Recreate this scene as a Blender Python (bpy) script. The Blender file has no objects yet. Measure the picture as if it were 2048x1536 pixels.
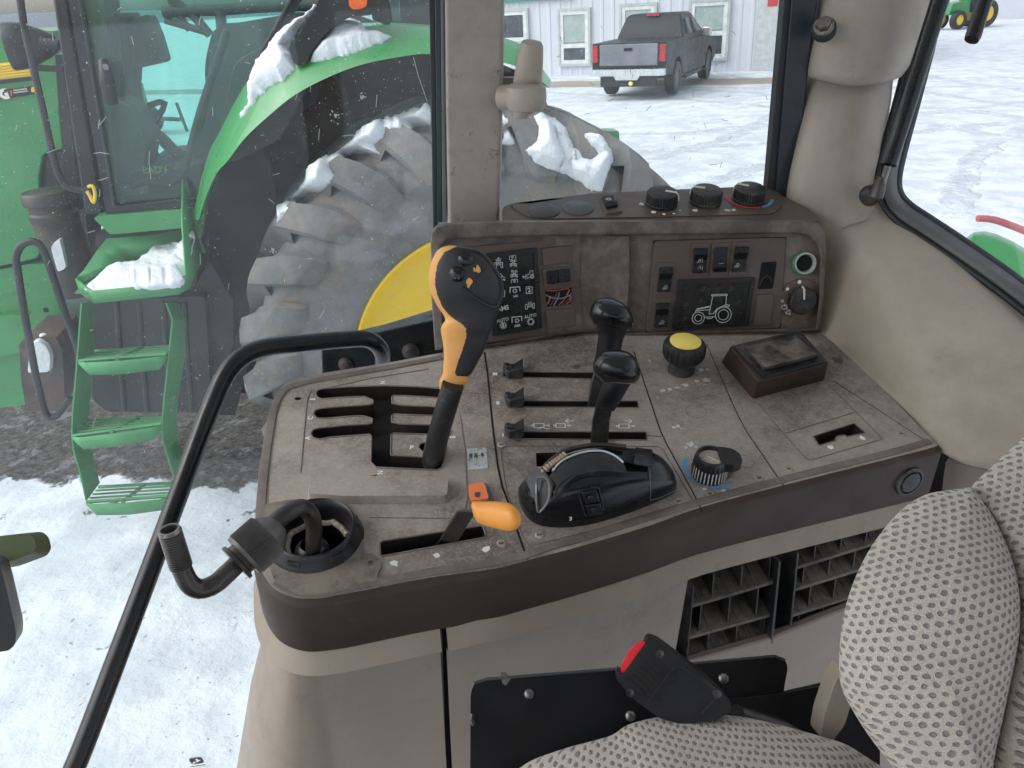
EXPO = 0.68
import bpy, bmesh, math, random
from mathutils import Vector as V, Matrix, noise
from mathutils.geometry import tessellate_polygon
random.seed(7)
R_ = math.radians
SC = bpy.context.scene; COL = SC.collection
F_ = 1540.0; PITCH = R_(26.7); ROLL = R_(3.6); HC = 2.6
fw = V((0, math.cos(PITCH), -math.sin(PITCH))); u0 = V((0, math.sin(PITCH), math.cos(PITCH))); x0 = V((1, 0, 0))
cr = math.cos(ROLL) * x0 - math.sin(ROLL) * u0; cu = math.sin(ROLL) * x0 + math.cos(ROLL) * u0
CAM = V((0, 0, HC))
def ray(x, y): return fw + cr * ((x - 1024) / F_) + cu * ((768 - y) / F_)
def P(x, y, d): return CAM + ray(x, y) * d
def CV(a, b, c): return cr * a + cu * b + fw * c          # vector in viewing-aligned axes (right, up, ahead)
# the cab's own axes: rear, outward, up (cab stands slightly rolled on the rutted snow)
cX = cr.copy(); cZ = (cu * math.cos(PITCH) - fw * math.sin(PITCH)).normalized(); cY = cZ.cross(cX).normalized()
class Fr:
    def __init__(s, O, U, N):
        s.O = O; s.N = N.normalized(); s.U = (U - s.N * U.dot(s.N)).normalized(); s.V = s.N.cross(s.U)
    def px(s, x, y, n=0.0):
        d = ray(x, y); o = s.O + s.N * n
        p = CAM + d * ((o - CAM).dot(s.N) / d.dot(s.N)) - s.O
        return (p.dot(s.U), p.dot(s.V))
    def w(s, u, v, n=0.0): return s.O + s.U * u + s.V * v + s.N * n
    def P(s, x, y, n=0.0): u, v = s.px(x, y, n); return s.w(u, v, n)
    def poly(s, pts, n=0.0): return [s.px(x, y, n) for x, y in pts]
    def at(s, x, y, n=0.0, rot=0.0):      # frame with the same normal, origin at a pixel, turned in plane
        a = R_(rot); return Fr(s.P(x, y, n), s.U * math.cos(a) + s.V * math.sin(a), s.N)
def crop(pts, ox, oy, k): return [(ox + x / k, oy + y / k) for x, y in pts]
# ---------------------------------------------------------------- materials
def nt(name):
    m = bpy.data.materials.new(name); m.use_nodes = True; n = m.node_tree; n.nodes.clear()
    out = n.nodes.new('ShaderNodeOutputMaterial'); return m, n, out
class NB:
    def __init__(s, n): s.n = n
    def add(s, t, **k):
        o = s.n.nodes.new(t)
        for a, b in k.items(): setattr(o, a, b)
        return o
    def l(s, a, b): s.n.links.new(a, b)
    def co(s, kind='Object'): return s.add('ShaderNodeTexCoord').outputs[kind]
    def noise(s, co, scale, det=4, rough=.6, dist=0):
        o = s.add('ShaderNodeTexNoise'); o.inputs['Scale'].default_value = scale; o.inputs['Detail'].default_value = det
        o.inputs['Roughness'].default_value = rough; o.inputs['Distortion'].default_value = dist
        s.l(co, o.inputs['Vector']); return o.outputs['Fac']
    def map(s, co, sc=(1, 1, 1), rot=(0, 0, 0), loc=(0, 0, 0)):
        o = s.add('ShaderNodeMapping'); o.inputs['Scale'].default_value = sc; o.inputs['Rotation'].default_value = rot
        o.inputs['Location'].default_value = loc; s.l(co, o.inputs['Vector']); return o.outputs['Vector']
    def ramp(s, f, a, b, va=0.0, vb=1.0):
        o = s.add('ShaderNodeMapRange'); o.clamp = True; o.interpolation_type = 'SMOOTHSTEP'
        for i, v in zip(('From Min', 'From Max', 'To Min', 'To Max'), (a, b, va, vb)): o.inputs[i].default_value = v
        s.l(f, o.inputs['Value']); return o.outputs['Result']
    def mix(s, f, a, b):
        o = s.add('ShaderNodeMix', data_type='RGBA')
        if hasattr(f, 'links'): s.l(f, o.inputs[0])
        else: o.inputs[0].default_value = f
        for i, v in ((6, a), (7, b)):
            if hasattr(v, 'links'): s.l(v, o.inputs[i])
            else: o.inputs[i].default_value = (*v[:3], 1)
        return o.outputs[2]
    def math(s, op, a, b=None):
        o = s.add('ShaderNodeMath', operation=op)
        for i, v in enumerate((a, b)):
            if v is None: continue
            if hasattr(v, 'links'): s.l(v, o.inputs[i])
            else: o.inputs[i].default_value = v
        return o.outputs[0]
    def bump(s, h, st, dist=.002, nrm=None):
        o = s.add('ShaderNodeBump'); o.inputs['Strength'].default_value = st; o.inputs['Distance'].default_value = dist
        s.l(h, o.inputs['Height'])
        if nrm: s.l(nrm, o.inputs['Normal'])
        return o.outputs['Normal']
def mat(name, col, rough=.5, metal=0.0, var=.12, vs=6.0, bump=.15, bs=300.0, dust=None, dust2=None, coat=0.0, spec=.5, bdist=.0006):
    m, n, out = nt(name); b = NB(n); co = b.co()
    f = b.noise(co, vs, 5, .65)
    c = b.mix(b.ramp(f, .3, .7), [x * (1 - var) for x in col], [min(1, x * (1 + var)) for x in col])
    r = None
    for dd in (dust, dust2):
        if dd:   # (colour, noise scale, lo, hi, strength)
            dc, ds, lo, hi, st = dd
            g = b.noise(co, ds, 8, .72, .3)
            g2 = b.noise(co, ds * 9, 4, .7)
            g = b.math('ADD', b.math('MULTIPLY', g, .75), b.math('MULTIPLY', g2, .25))
            k = b.ramp(g, lo, hi, 0, st); c = b.mix(k, c, dc); r = k if r is None else b.math('MAXIMUM', r, k)
    p = b.add('ShaderNodeBsdfPrincipled'); b.l(c, p.inputs['Base Color'])
    p.inputs['Metallic'].default_value = metal; p.inputs['Specular IOR Level'].default_value = spec
    p.inputs['Coat Weight'].default_value = coat
    rr = b.ramp(b.noise(co, vs * 3, 4), .25, .75, max(0.02, rough - .08), min(1, rough + .1))
    if r is not None:
        rr = b.math('MINIMUM', b.math('ADD', rr, b.math('MULTIPLY', r, .3)), 1.0)
    b.l(rr, p.inputs['Roughness'])
    if bump: b.l(b.bump(b.noise(co, bs, 3, .6), bump, bdist), p.inputs['Normal'])
    b.l(p.outputs[0], out.inputs['Surface']); return m
M = {}
# ---------------------------------------------------------------- mesh builder
class MB:
    def __init__(s): s.v = []; s.f = []; s.uv = {}
    def av(s, p): s.v.append(V(p)); return len(s.v) - 1
    def face(s, pts): s.f.append([s.av(p) for p in pts]); return s
    def grid(s, rows, closed=False, cap=False):
        n = len(rows[0]); ids = [[s.av(p) for p in r] for r in rows]
        for i in range(len(rows) - 1):
            for j in range(n if closed else n - 1):
                k = (j + 1) % n; s.f.append([ids[i][j], ids[i][k], ids[i + 1][k], ids[i + 1][j]])
        if cap: s.f.append(ids[0][::-1]); s.f.append(list(ids[-1]))
        return s
    def prism(s, fr, poly, n0, n1, taper=0.0):
        """polygon (u,v) between offsets n0 (bottom) and n1 (top); taper shrinks the top by metres"""
        a = sum(poly[i][0] * poly[(i + 1) % len(poly)][1] - poly[(i + 1) % len(poly)][0] * poly[i][1] for i in range(len(poly)))
        if a < 0: poly = poly[::-1]
        top = inset(poly, taper) if taper else poly
        if n1 < n0: poly, top = top, poly
        lo, hi = min(n0, n1), max(n0, n1)
        A = [s.av(fr.w(u, v, lo)) for u, v in poly]; B = [s.av(fr.w(u, v, hi)) for u, v in top]
        k = len(poly)
        for i in range(k): j = (i + 1) % k; s.f.append([A[i], A[j], B[j], B[i]])
        for t in tessellate_polygon([[V((u, v, 0)) for u, v in top]]):
            q = [top[i] for i in t]; ar = (q[1][0]-q[0][0])*(q[2][1]-q[0][1])-(q[2][0]-q[0][0])*(q[1][1]-q[0][1])
            t = t if ar > 0 else t[::-1]
            s.f.append([B[i] for i in t]); s.f.append([A[i] for i in t[::-1]])
        return s
    def plate(s, fr, outer, holes, n, depth):
        """sheet at offset n with holes whose walls go down by depth; outer wall too"""
        loops = [outer] + holes
        flat = [p for l in loops for p in l]
        ids = [s.av(fr.w(u, v, n)) for u, v in flat]
        for t in tessellate_polygon([[V((u, v, 0)) for u, v in l] for l in loops]):
            q = [flat[i] for i in t]; ar = (q[1][0]-q[0][0])*(q[2][1]-q[0][1])-(q[2][0]-q[0][0])*(q[1][1]-q[0][1])
            if abs(ar) < 1e-12: continue
            s.f.append([ids[i] for i in (t if ar > 0 else t[::-1])])
        for l in loops:
            dd = depth; k = len(l)
            T = [s.av(fr.w(u, v, n)) for u, v in l]; B = [s.av(fr.w(u, v, n - dd)) for u, v in l]
            for i in range(k): j = (i + 1) % k; s.f.append([T[i], T[j], B[j], B[i]])
        return s
    def box(s, fr, u, v, w, h, n0, n1, taper=0.0, r=0.0):
        if r: poly = rrect(u, v, w, h, r)
        else: poly = [(u - w/2, v - h/2), (u + w/2, v - h/2), (u + w/2, v + h/2), (u - w/2, v + h/2)]
        return s.prism(fr, poly, n0, n1, taper)
    def tube(s, pts, r, seg=12, cap=True, smooth=0, flat=None):
        pts = [V(p) for p in pts]
        if smooth: pts, r = catmull(pts, smooth, r)
        rr = r if isinstance(r, (list, tuple)) else [r] * len(pts)
        t0 = (pts[1] - pts[0]).normalized(); a = t0.orthogonal().normalized(); rows = []
        for i, p in enumerate(pts):
            t = (pts[min(i + 1, len(pts) - 1)] - pts[max(i - 1, 0)]).normalized()
            a = (a - t * a.dot(t)).normalized(); b = t.cross(a)
            rows.append([p + (a * math.cos(2*math.pi*k/seg) + b * math.sin(2*math.pi*k/seg)) * rr[i] for k in range(seg)])
        return s.grid(rows, True, cap)
    def lathe(s, fr, prof, seg=32, cu_=0, cv=0, ridge=0, rn=0, sx=1, sy=1):
        """prof: (radius, n); ridge: radial modulation count rn"""
        rows = []
        for pr in prof:
            r, n = pr[0], pr[1]; am = pr[2] if len(pr) > 2 else 0
            rows.append([fr.w(cu_ + sx*(r + am*(1 if k % 2 else -1)) * math.cos(2*math.pi*k/seg), cv + sy*(r + am*(1 if k % 2 else -1)) * math.sin(2*math.pi*k/seg), n) for k in range(seg)])
        return s.grid(rows, True, False)
    def disc(s, fr, r, n, seg=32, u=0, v=0, sy=1):
        s.f.append([s.av(fr.w(u + r*math.cos(2*math.pi*k/seg), v + sy*r*math.sin(2*math.pi*k/seg), n)) for k in range(seg)]); return s
    def stroke(s, fr, pts, w, n, closed=False):
        """flat drawn line of width w on a frame"""
        pts = [V((a, b, 0)) for a, b in pts]; k = len(pts)
        for i in range(k if closed else k - 1):
            a, b = pts[i], pts[(i + 1) % k]; d = (b - a)
            if d.length < 1e-9: continue
            d.normalize(); p = V((-d.y, d.x, 0)) * (w / 2); e = d * (w * .35)
            q = [a - e - p, b + e - p, b + e + p, a - e + p]
            s.face([fr.w(c.x, c.y, n + .00002 * (i % 3)) for c in q])
        return s
    def ring(s, fr, u, v, r, w, n, seg=24, a0=0, a1=360):
        k = seg; pts = [(u + r*math.cos(R_(a0 + (a1-a0)*i/k)), v + r*math.sin(R_(a0 + (a1-a0)*i/k))) for i in range(k + 1)]
        rows = [[fr.w(u + (r+e)*math.cos(R_(a0 + (a1-a0)*i/k)), v + (r+e)*math.sin(R_(a0 + (a1-a0)*i/k)), n) for i in range(k+1)] for e in (w/2, -w/2)]
        return s.grid(rows)
    def text(s, fr, txt, size, n, u=0, v=0, rot=0, align='CENTER', bold=0.0, ex=0.0):
        c = bpy.data.curves.new('t', 'FONT'); c.body = txt; c.size = size; c.align_x = align; c.align_y = 'CENTER'; c.offset = bold; c.extrude = ex
        c.resolution_u = 3
        o = bpy.data.objects.new('t', c); COL.objects.link(o); bpy.context.view_layer.update()
        me = o.evaluated_get(bpy.context.evaluated_depsgraph_get()).to_mesh()
        a = R_(rot); base = len(s.v)
        for q in me.vertices:
            x, y = q.co.x, q.co.y; s.v.append(fr.w(u + x*math.cos(a) - y*math.sin(a), v + x*math.sin(a) + y*math.cos(a), n + q.co.z))
        for q in me.polygons: s.f.append([base + i for i in q.vertices])
        o.evaluated_get(bpy.context.evaluated_depsgraph_get()).to_mesh_clear()
        bpy.data.objects.remove(o); bpy.data.curves.remove(c); return s
    def build(s, name, m, parent=None, bevel=0, seg=2, sub=0, solid=0, smooth=None, label=None, uvf=None, weld=False, mods=None):
        base = V((0, 0, 0))
        q = parent
        if parent: base = parent['_w'] if '_w' in parent else V((0, 0, 0))
        base = V(base)
        if not parent:
            xs = [p for p in s.v]; mn = V((min(p.x for p in xs), min(p.y for p in xs), min(p.z for p in xs))); mx = V((max(p.x for p in xs), max(p.y for p in xs), max(p.z for p in xs)))
            base = V(((mn.x + mx.x)/2, (mn.y + mx.y)/2, mn.z))
        me = bpy.data.meshes.new(name); me.from_pydata([p - base for p in s.v], [], s.f)
        mats = m if isinstance(m, (list, tuple)) else [m]
        for mm in mats: me.materials.append(M[mm] if isinstance(mm, str) else mm)
        if weld or sub or bevel:
            bm = bmesh.new(); bm.from_mesh(me); bmesh.ops.remove_doubles(bm, verts=bm.verts, dist=1e-6)
            bmesh.ops.recalc_face_normals(bm, faces=bm.faces); bm.to_mesh(me); bm.free()
        if smooth is None: smooth = True
        if uvf:
            ul = me.uv_layers.new(name='UVMap')
            for lp in me.loops: ul.data[lp.index].uv = uvf(me.vertices[lp.vertex_index].co + base)
        if smooth:
            for p_ in me.polygons: p_.use_smooth = True
            ang = 40 if smooth is True else smooth
            try: me.set_sharp_from_angle(angle=R_(ang))
            except Exception: pass
        me.update(); o = bpy.data.objects.new(name, me); COL.objects.link(o)
        o['_w'] = base
        if parent: o.parent = parent
        else: o.location = base
        if label: o['label'] = label
        if solid: md = o.modifiers.new('s', 'SOLIDIFY'); md.thickness = abs(solid); md.offset = 1 if solid < 0 else -1
        if bevel: md = o.modifiers.new('b', 'BEVEL'); md.width = bevel; md.segments = seg; md.limit_method = 'ANGLE'; md.angle_limit = R_(35); md.harden_normals = False
        if sub: md = o.modifiers.new('u', 'SUBSURF'); md.levels = sub; md.render_levels = sub
        return o
def densify(rows, k=4):
    n = len(rows); m_ = len(rows[0]); cols = [catmull([V(r[i]) for r in rows], k) for i in range(m_)]
    return [[cols[i][j] for i in range(m_)] for j in range(len(cols[0]))]
def dome(rows):
    """close both ends of a ring stack with a rounded tip"""
    def tip(r0, r1):
        c = sum(r0, V((0, 0, 0)))/len(r0); c1 = sum(r1, V((0, 0, 0)))/len(r1); o = (c-c1)*.0
        return [[c.lerp(p, s) + o for p in r0] for s in (.02, .55, .85)]
    return tip(rows[0], rows[1]) + rows + tip(rows[-1], rows[-2])[::-1]
def thing(name, label, cat, loc, group=None):
    o = bpy.data.objects.new(name, None); COL.objects.link(o); o.location = loc; o.empty_display_size = .05
    o['_w'] = V(loc); tag(o, label, cat, group); return o
def tag(o, label, cat=None, group=None, kind=None):
    if label: o['label'] = label
    if cat: o['category'] = cat
    if group: o['group'] = group
    if kind: o['kind'] = kind
    return o
def copy_tree(o, parent=None, delta=V((0, 0, 0))):
    kids = [c for c in bpy.data.objects if c.parent == o]
    c = o.copy(); COL.objects.link(c); c.parent = parent
    if parent is None: c.location = o.location + delta
    for k in kids: copy_tree(k, c)
    return c
def rrect(u, v, w, h, r, k=4):
    out = []
    for cx, cy, a in ((u + w/2 - r, v + h/2 - r, 0), (u - w/2 + r, v + h/2 - r, 90), (u - w/2 + r, v - h/2 + r, 180), (u + w/2 - r, v - h/2 + r, 270)):
        for i in range(k + 1): t = R_(a + 90*i/k); out.append((cx + r*math.cos(t), cy + r*math.sin(t)))
    return out
def rpoly(pts, r, k=4):
    """round the corners of a polygon given in (u,v)"""
    out = []; n = len(pts)
    for i in range(n):
        a, b, c = V((*pts[i-1], 0)), V((*pts[i], 0)), V((*pts[(i+1) % n], 0))
        e1 = (a - b); e2 = (c - b); rr = min(r, e1.length*.45, e2.length*.45)
        p = b + e1.normalized()*rr; q = b + e2.normalized()*rr
        for j in range(k + 1):
            t = j / k; s = p*(1-t)**2 + b*2*t*(1-t) + q*t*t; out.append((s.x, s.y))
    return out
def inset(poly, d):
    n = len(poly); out = []
    for i in range(n):
        a, b, c = V(poly[i-1]), V(poly[i]), V(poly[(i+1) % n])
        e1 = (b - a); e2 = (c - b)
        if e1.length < 1e-9 or e2.length < 1e-9: out.append(tuple(b)); continue
        n1 = V((-e1.y, e1.x)).normalized(); n2 = V((-e2.y, e2.x)).normalized(); m_ = (n1 + n2)
        m_ = m_.normalized() if m_.length > 1e-6 else n1
        out.append(tuple(b + m_ * (d / max(.5, m_.dot(n1)))))
    return out
def catmull(pts, k, r=None):
    out = []; rr = []; n = len(pts)
    R2 = r if isinstance(r, (list, tuple)) else [r]*n
    for i in range(n - 1):
        a, b, c, d = pts[max(i-1, 0)], pts[i], pts[i+1], pts[min(i+2, n-1)]
        for j in range(k):
            t = j / k; t2 = t*t; t3 = t2*t
            out.append(.5*((2*b) + (c-a)*t + (2*a-5*b+4*c-d)*t2 + (3*b-3*c+d-a)*t3)); rr.append((R2[i]*(1-t)+R2[i+1]*t) if r is not None else 0)
    out.append(pts[-1]); rr.append(R2[-1])
    return (out, rr) if r is not None else out
def smooth2(pts, k):
    q = catmull([V((a, b, 0)) for a, b in pts], k); return [(p.x, p.y) for p in q]
# ---------------------------------------------------------------- materials
DUST = (.33, .30, .265)
M['console'] = mat('console plastic', (.10, .083, .074), .5, var=.16, vs=9, bump=.5, bs=700, bdist=.0006, dust=((.385, .342, .30), 4.5, .33, .60, .85), dust2=((.46, .415, .365), 260, .46, .64, .5))
M['console_rim'] = mat('console rim plastic', (.135, .112, .1), .45, var=.12, vs=12, bump=.2, bs=900, dust=(DUST, 16, .4, .72, .55))
M['fascia'] = mat('brown plastic', (.052, .036, .030), .52, spec=.28, var=.12, vs=8, bump=.25, bs=1200, bdist=.0003, dust=((.17, .145, .13), 9, .54, .75, .35))
M['panel'] = mat('panel plastic', (.085, .066, .056), .45, var=.15, vs=9, bump=.4, bs=800, bdist=.0005, dust=((.27, .245, .225), 8, .40, .66, .6), dust2=((.3, .275, .25), 45, .58, .75, .35))
M['bezel'] = mat('bezel plastic', (.098, .075, .062), .42, var=.1, vs=14, bump=.2, bs=1000, bdist=.0003, dust=((.2, .18, .16), 14, .5, .8, .45))
M['tan'] = mat('tan trim plastic', (.345, .305, .255), .5, var=.1, vs=4, bump=.6, bs=500, bdist=.0006, dust=((.235, .195, .165), 2.6, .44, .68, .55), dust2=((.14, .115, .095), 26, .58, .72, .4))
M['tan_dark'] = mat('grimy tan plastic', (.27, .225, .19), .5, var=.14, vs=3.5, bump=.3, bs=700, bdist=.0004, dust=((.185, .15, .13), 3, .42, .75, .55), dust2=((.1, .08, .07), 25, .64, .75, .5))
M['tan_low'] = mat('lower tan plastic', (.285, .245, .2), .5, var=.1, vs=3, bump=.5, bs=500, bdist=.0005, dust=((.2, .165, .13), 4, .46, .7, .55), dust2=((.12, .1, .08), 30, .56, .7, .35))
M['pillar'] = mat('pillar tan plastic', (.30, .27, .235), .5, var=.12, vs=5, bump=.25, bs=600, bdist=.0004, dust=((.17, .145, .12), 4, .44, .68, .65), dust2=((.07, .055, .045), 30, .54, .64, .65))
M['black'] = mat('black plastic', (.009, .0095, .011), .33, var=.2, vs=12, bump=.2, bs=1100, bdist=.0003, dust=((.1, .095, .09), 14, .55, .8, .25))
M['black_dusty'] = mat('dusty black plastic', (.013, .014, .015), .45, var=.2, vs=12, bump=.3, bs=900, bdist=.0003, dust=((.2, .185, .165), 18, .46, .72, .55))
M['black_shiny'] = mat('glossy black plastic', (.007, .0075, .009), .2, var=.2, vs=10, bump=.04, bs=300, dust=((.12, .12, .12), 16, .62, .85, .25))
M['rubber'] = mat('seal rubber', (.018, .022, .025), .55, var=.2, vs=10, bump=.2, bs=400)
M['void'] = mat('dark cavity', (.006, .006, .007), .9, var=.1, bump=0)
M['plate_black'] = mat('black plate paint', (.0035, .004, .0055), .4, var=.3, vs=8, bump=.1, bs=300, spec=.35, dust=((.03, .03, .032), 20, .55, .8, .4))
M['slotwall'] = mat('clean brown slot plastic', (.030, .021, .0175), .5, var=.25, vs=25, bump=.2, bs=500, dust=((.12, .1, .085), 30, .55, .75, .5))
M['railpaint'] = mat('black rail paint', (.005, .0075, .008), .28, var=.2, vs=12, bump=.05, bs=100, dust=((.05, .055, .055), 25, .58, .8, .3))
M['greyseal'] = mat('grey seal', (.11, .115, .115), .5, var=.2, vs=10, bump=.2, bs=400)
M['steel'] = mat('worn steel', (.22, .21, .2), .35, metal=.9, var=.25, vs=40, bump=.2, bs=500)
M['knurl'] = mat('knurled dark steel', (.14, .135, .13), .42, metal=.5, var=.3, vs=18, bump=.2, bs=500, dust=((.22, .2, .18), 22, .5, .75, .5))
M['steel_dark'] = mat('blackened steel', (.075, .07, .066), .33, metal=.75, var=.35, vs=18, bump=.25, bs=500, dust=((.2, .18, .16), 22, .55, .8, .4))
M['orange'] = mat('orange plastic', (.80, .33, .055), .42, var=.06, vs=20, bump=.1, bs=500, dust=((.3, .17, .08), 30, .6, .78, .5))
M['orange_lever'] = mat('amber plastic', (.72, .36, .10), .45, var=.07, vs=15, bump=.15, bs=800, dust=((.35, .2, .1), 35, .62, .8, .5))
M['tab'] = mat('orange tab', (.85, .23, .08), .45, var=.06, bump=.1)
M['yellow'] = mat('yellow plastic', (.95, .76, .17), .4, var=.05, bump=.1, dust=((.4, .3, .1), 60, .64, .75, .4))
M['white'] = mat('white marking', (.78, .78, .76), .6, var=.1, bump=0)
M['whitedim'] = mat('worn white marking', (.56, .55, .53), .7, var=.3, vs=300, bump=0)
M['creamline'] = mat('cream pointer', (.6, .57, .45), .5, var=.1, bump=0)
M['red'] = mat('red plastic', (.75, .03, .045), .3, var=.08, bump=.05)
M['redprint'] = mat('red print', (.5, .05, .05), .5, var=.15, vs=60, bump=0)
M['blueprint'] = mat('blue print', (.12, .30, .52), .55, var=.15, vs=60, bump=0, dust=((.3, .28, .25), 80, .62, .75, .4))
M['screen'] = mat('smoked display', (.011, .011, .011), .25, var=.2, vs=20, bump=.02, dust=((.05, .047, .04), 60, .5, .9, .3))
M['screenwhite'] = mat('display print', (.55, .57, .56), .5, var=.05, bump=0)
M['dimprint'] = mat('dim display print', (.07, .07, .065), .5, var=.05, bump=0)
M['wire_r'] = mat('red wire', (.45, .09, .05), .4, bump=0); M['wire_g'] = mat('grey wire', (.25, .25, .25), .4, bump=0); M['wire_k'] = mat('purple wire', (.1, .05, .07), .4, bump=0)
M['greenring'] = mat('green ring', (.05, .19, .11), .5, bump=.1, dust=((.3, .28, .26), 40, .5, .75, .5))
M['dustring'] = mat('pale socket ring', (.42, .43, .4), .55, var=.2, vs=60, bump=.2)
M['brownwheel'] = mat('tan thumbwheel', (.34, .25, .18), .55, var=.15, vs=60, bump=.1)
M['silverline'] = mat('pale blue line', (.5, .58, .64), .4, bump=0)
M['label'] = mat('worn label', (.5, .53, .53), .45, var=.15, vs=80, bump=.1, dust=((.1, .09, .08), 160, .5, .6, .8))
M['crumb'] = mat('dust crumbs', (.36, .32, .27), .9, var=.3, vs=200, bump=.5, bs=2000)
M['olive'] = mat('olive green plastic', (.075, .105, .04), .42, var=.1, bump=.1)
M['greybox'] = mat('dark grey plastic', (.055, .06, .06), .4, var=.15, bump=.15)
# exterior
M['jdgreen'] = mat('green paint', (.035, .25, .07), .32, var=.12, vs=3, bump=.03, bs=60, coat=.25, dust=((.2, .3, .2), 3, .5, .85, .35))
M['green_step'] = mat('worn green paint', (.045, .25, .085), .45, var=.15, vs=5, bump=.1, bs=100, dust=((.16, .09, .07), 9, .58, .66, .75), dust2=((.5, .52, .5), 30, .66, .7, .7))
M['jdyellow'] = mat('yellow paint', (.84, .56, .03), .4, var=.05, vs=3, bump=.03, bs=60, dust=((.45, .33, .1), 8, .6, .75, .5))
M['tblack'] = mat('black sheet', (.012, .014, .017), .45, var=.2, vs=3, bump=.1, bs=60, dust=((.05, .055, .06), 4, .45, .8, .5))
M['tdark'] = mat('dark cavity paint', (.006, .007, .009), .75, var=.3, vs=3, bump=.1, bs=60, dust=((.05, .035, .03), 3, .5, .7, .5))
M['canister'] = mat('canister brown black', (.03, .028, .027), .45, var=.3, vs=5, bump=.1, bs=60, dust=((.09, .06, .03), 5, .45, .6, .6))
M['rust'] = mat('rusty box', (.075, .05, .043), .7, var=.3, vs=8, bump=.3, bs=80)
M['cabdark'] = mat('cab interior dark', (.06, .072, .07), .6, var=.2, vs=4, bump=.05)
M['cabtan'] = mat('cab interior tan', (.15, .14, .10), .6, var=.15, vs=4, bump=.05)
M['yellow_dim'] = mat('dim yellow lettering', (.22, .24, .04), .5, bump=0); M['lens'] = mat('orange lens', (.85, .14, .01), .25, bump=0); M['hazedred'] = mat('haze dulled red edge', (.42, .10, .11), .5, bump=0); M['redlens'] = mat('red lens', (.36, .015, .025), .25, bump=0)  # red edge colour is dulled to imitate haze of the dusty back glass
M['truck'] = mat('dusty black truck paint', (.007, .008, .011), .4, var=.2, vs=1.5, bump=0, coat=0, spec=.3, dust=((.028, .032, .042), 4, .45, .75, .5))
M['truckgrey'] = mat('grimy tailgate', (.15, .16, .19), .5, var=.2, vs=1.2, bump=0, dust=((.08, .085, .1), 1.5, .5, .75, .6))
M['chrome'] = mat('chrome bumper', (.6, .62, .65), .25, metal=.8, bump=0)
M['carglass'] = mat('car window', (.012, .018, .022), .2, var=.2, bump=0, spec=.35, dust=((.05, .06, .07), 1.5, .5, .8, .5))
M['winframe'] = mat('white window frame', (.62, .65, .66), .5, bump=0); M['wintrim'] = mat('green window trim', (.42, .46, .45), .5, bump=0)
M['winglass'] = mat('office glass', (.17, .22, .23), .12, var=.35, vs=2, bump=0); M['windark'] = mat('dark office glass', (.06, .07, .09), .12, var=.4, vs=3, bump=0)
M['blind'] = mat('window blind', (.33, .4, .4), .6, var=.12, vs=5, bump=0)
M['signgreen'] = mat('sign green', (.03, .27, .17), .5, bump=0)
M['door_b'] = mat('grey door', (.48, .5, .52), .5, bump=0)
def snow(name, tint=(.76, .80, .85), bs=8, st=.5, sparkle=False):
    m, n, out = nt(name); b = NB(n); co = b.co()
    f = b.noise(co, bs, 6, .6)
    p = b.add('ShaderNodeBsdfPrincipled'); b.l(b.mix(f, [x*.95 for x in tint], [min(1, x*1.04) for x in tint]), p.inputs['Base Color'])
    p.inputs['Roughness'].default_value = .75; p.inputs['Subsurface Weight'].default_value = 0
    b.l(b.bump(b.noise(co, bs*2, 8, .65), st, .03, None), p.inputs['Normal'])
    b.l(p.outputs[0], out.inputs['Surface']); return m
M['snow'] = snow('snow lump', bs=9, st=.6)
def tyre(name='tyre rubber', mud=.6, lo=.46, hi=.7):
    m, n, out = nt(name); b = NB(n); co = b.co()
    c = b.mix(b.ramp(b.noise(co, 3, 6, .7), .3, .7), (.10, .104, .11), (.22, .222, .225))
    g = b.noise(co, 4.2, 8, .75, .4); c = b.mix(b.ramp(g, lo, hi, 0, mud), c, (.29, .22, .155))
    g = b.noise(co, 24, 6, .75, .8); c = b.mix(b.ramp(g, .5, .75, 0, .45), c, (.2, .205, .21))
    c = b.mix(b.ramp(b.noise(co, 60, 5, .8), .62, .8, 0, .5), c, (.33, .25, .17)); p = b.add('ShaderNodeBsdfPrincipled'); b.l(c, p.inputs['Base Color']); p.inputs['Roughness'].default_value = .75
    b.l(b.bump(b.noise(co, 45, 6, .7), .4, .01), p.inputs['Normal']); b.l(p.outputs[0], out.inputs['Surface']); return m
M['tyre'] = tyre()
M['tyre_lug'] = tyre('muddy tyre lug', .75, .42, .74)
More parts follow.
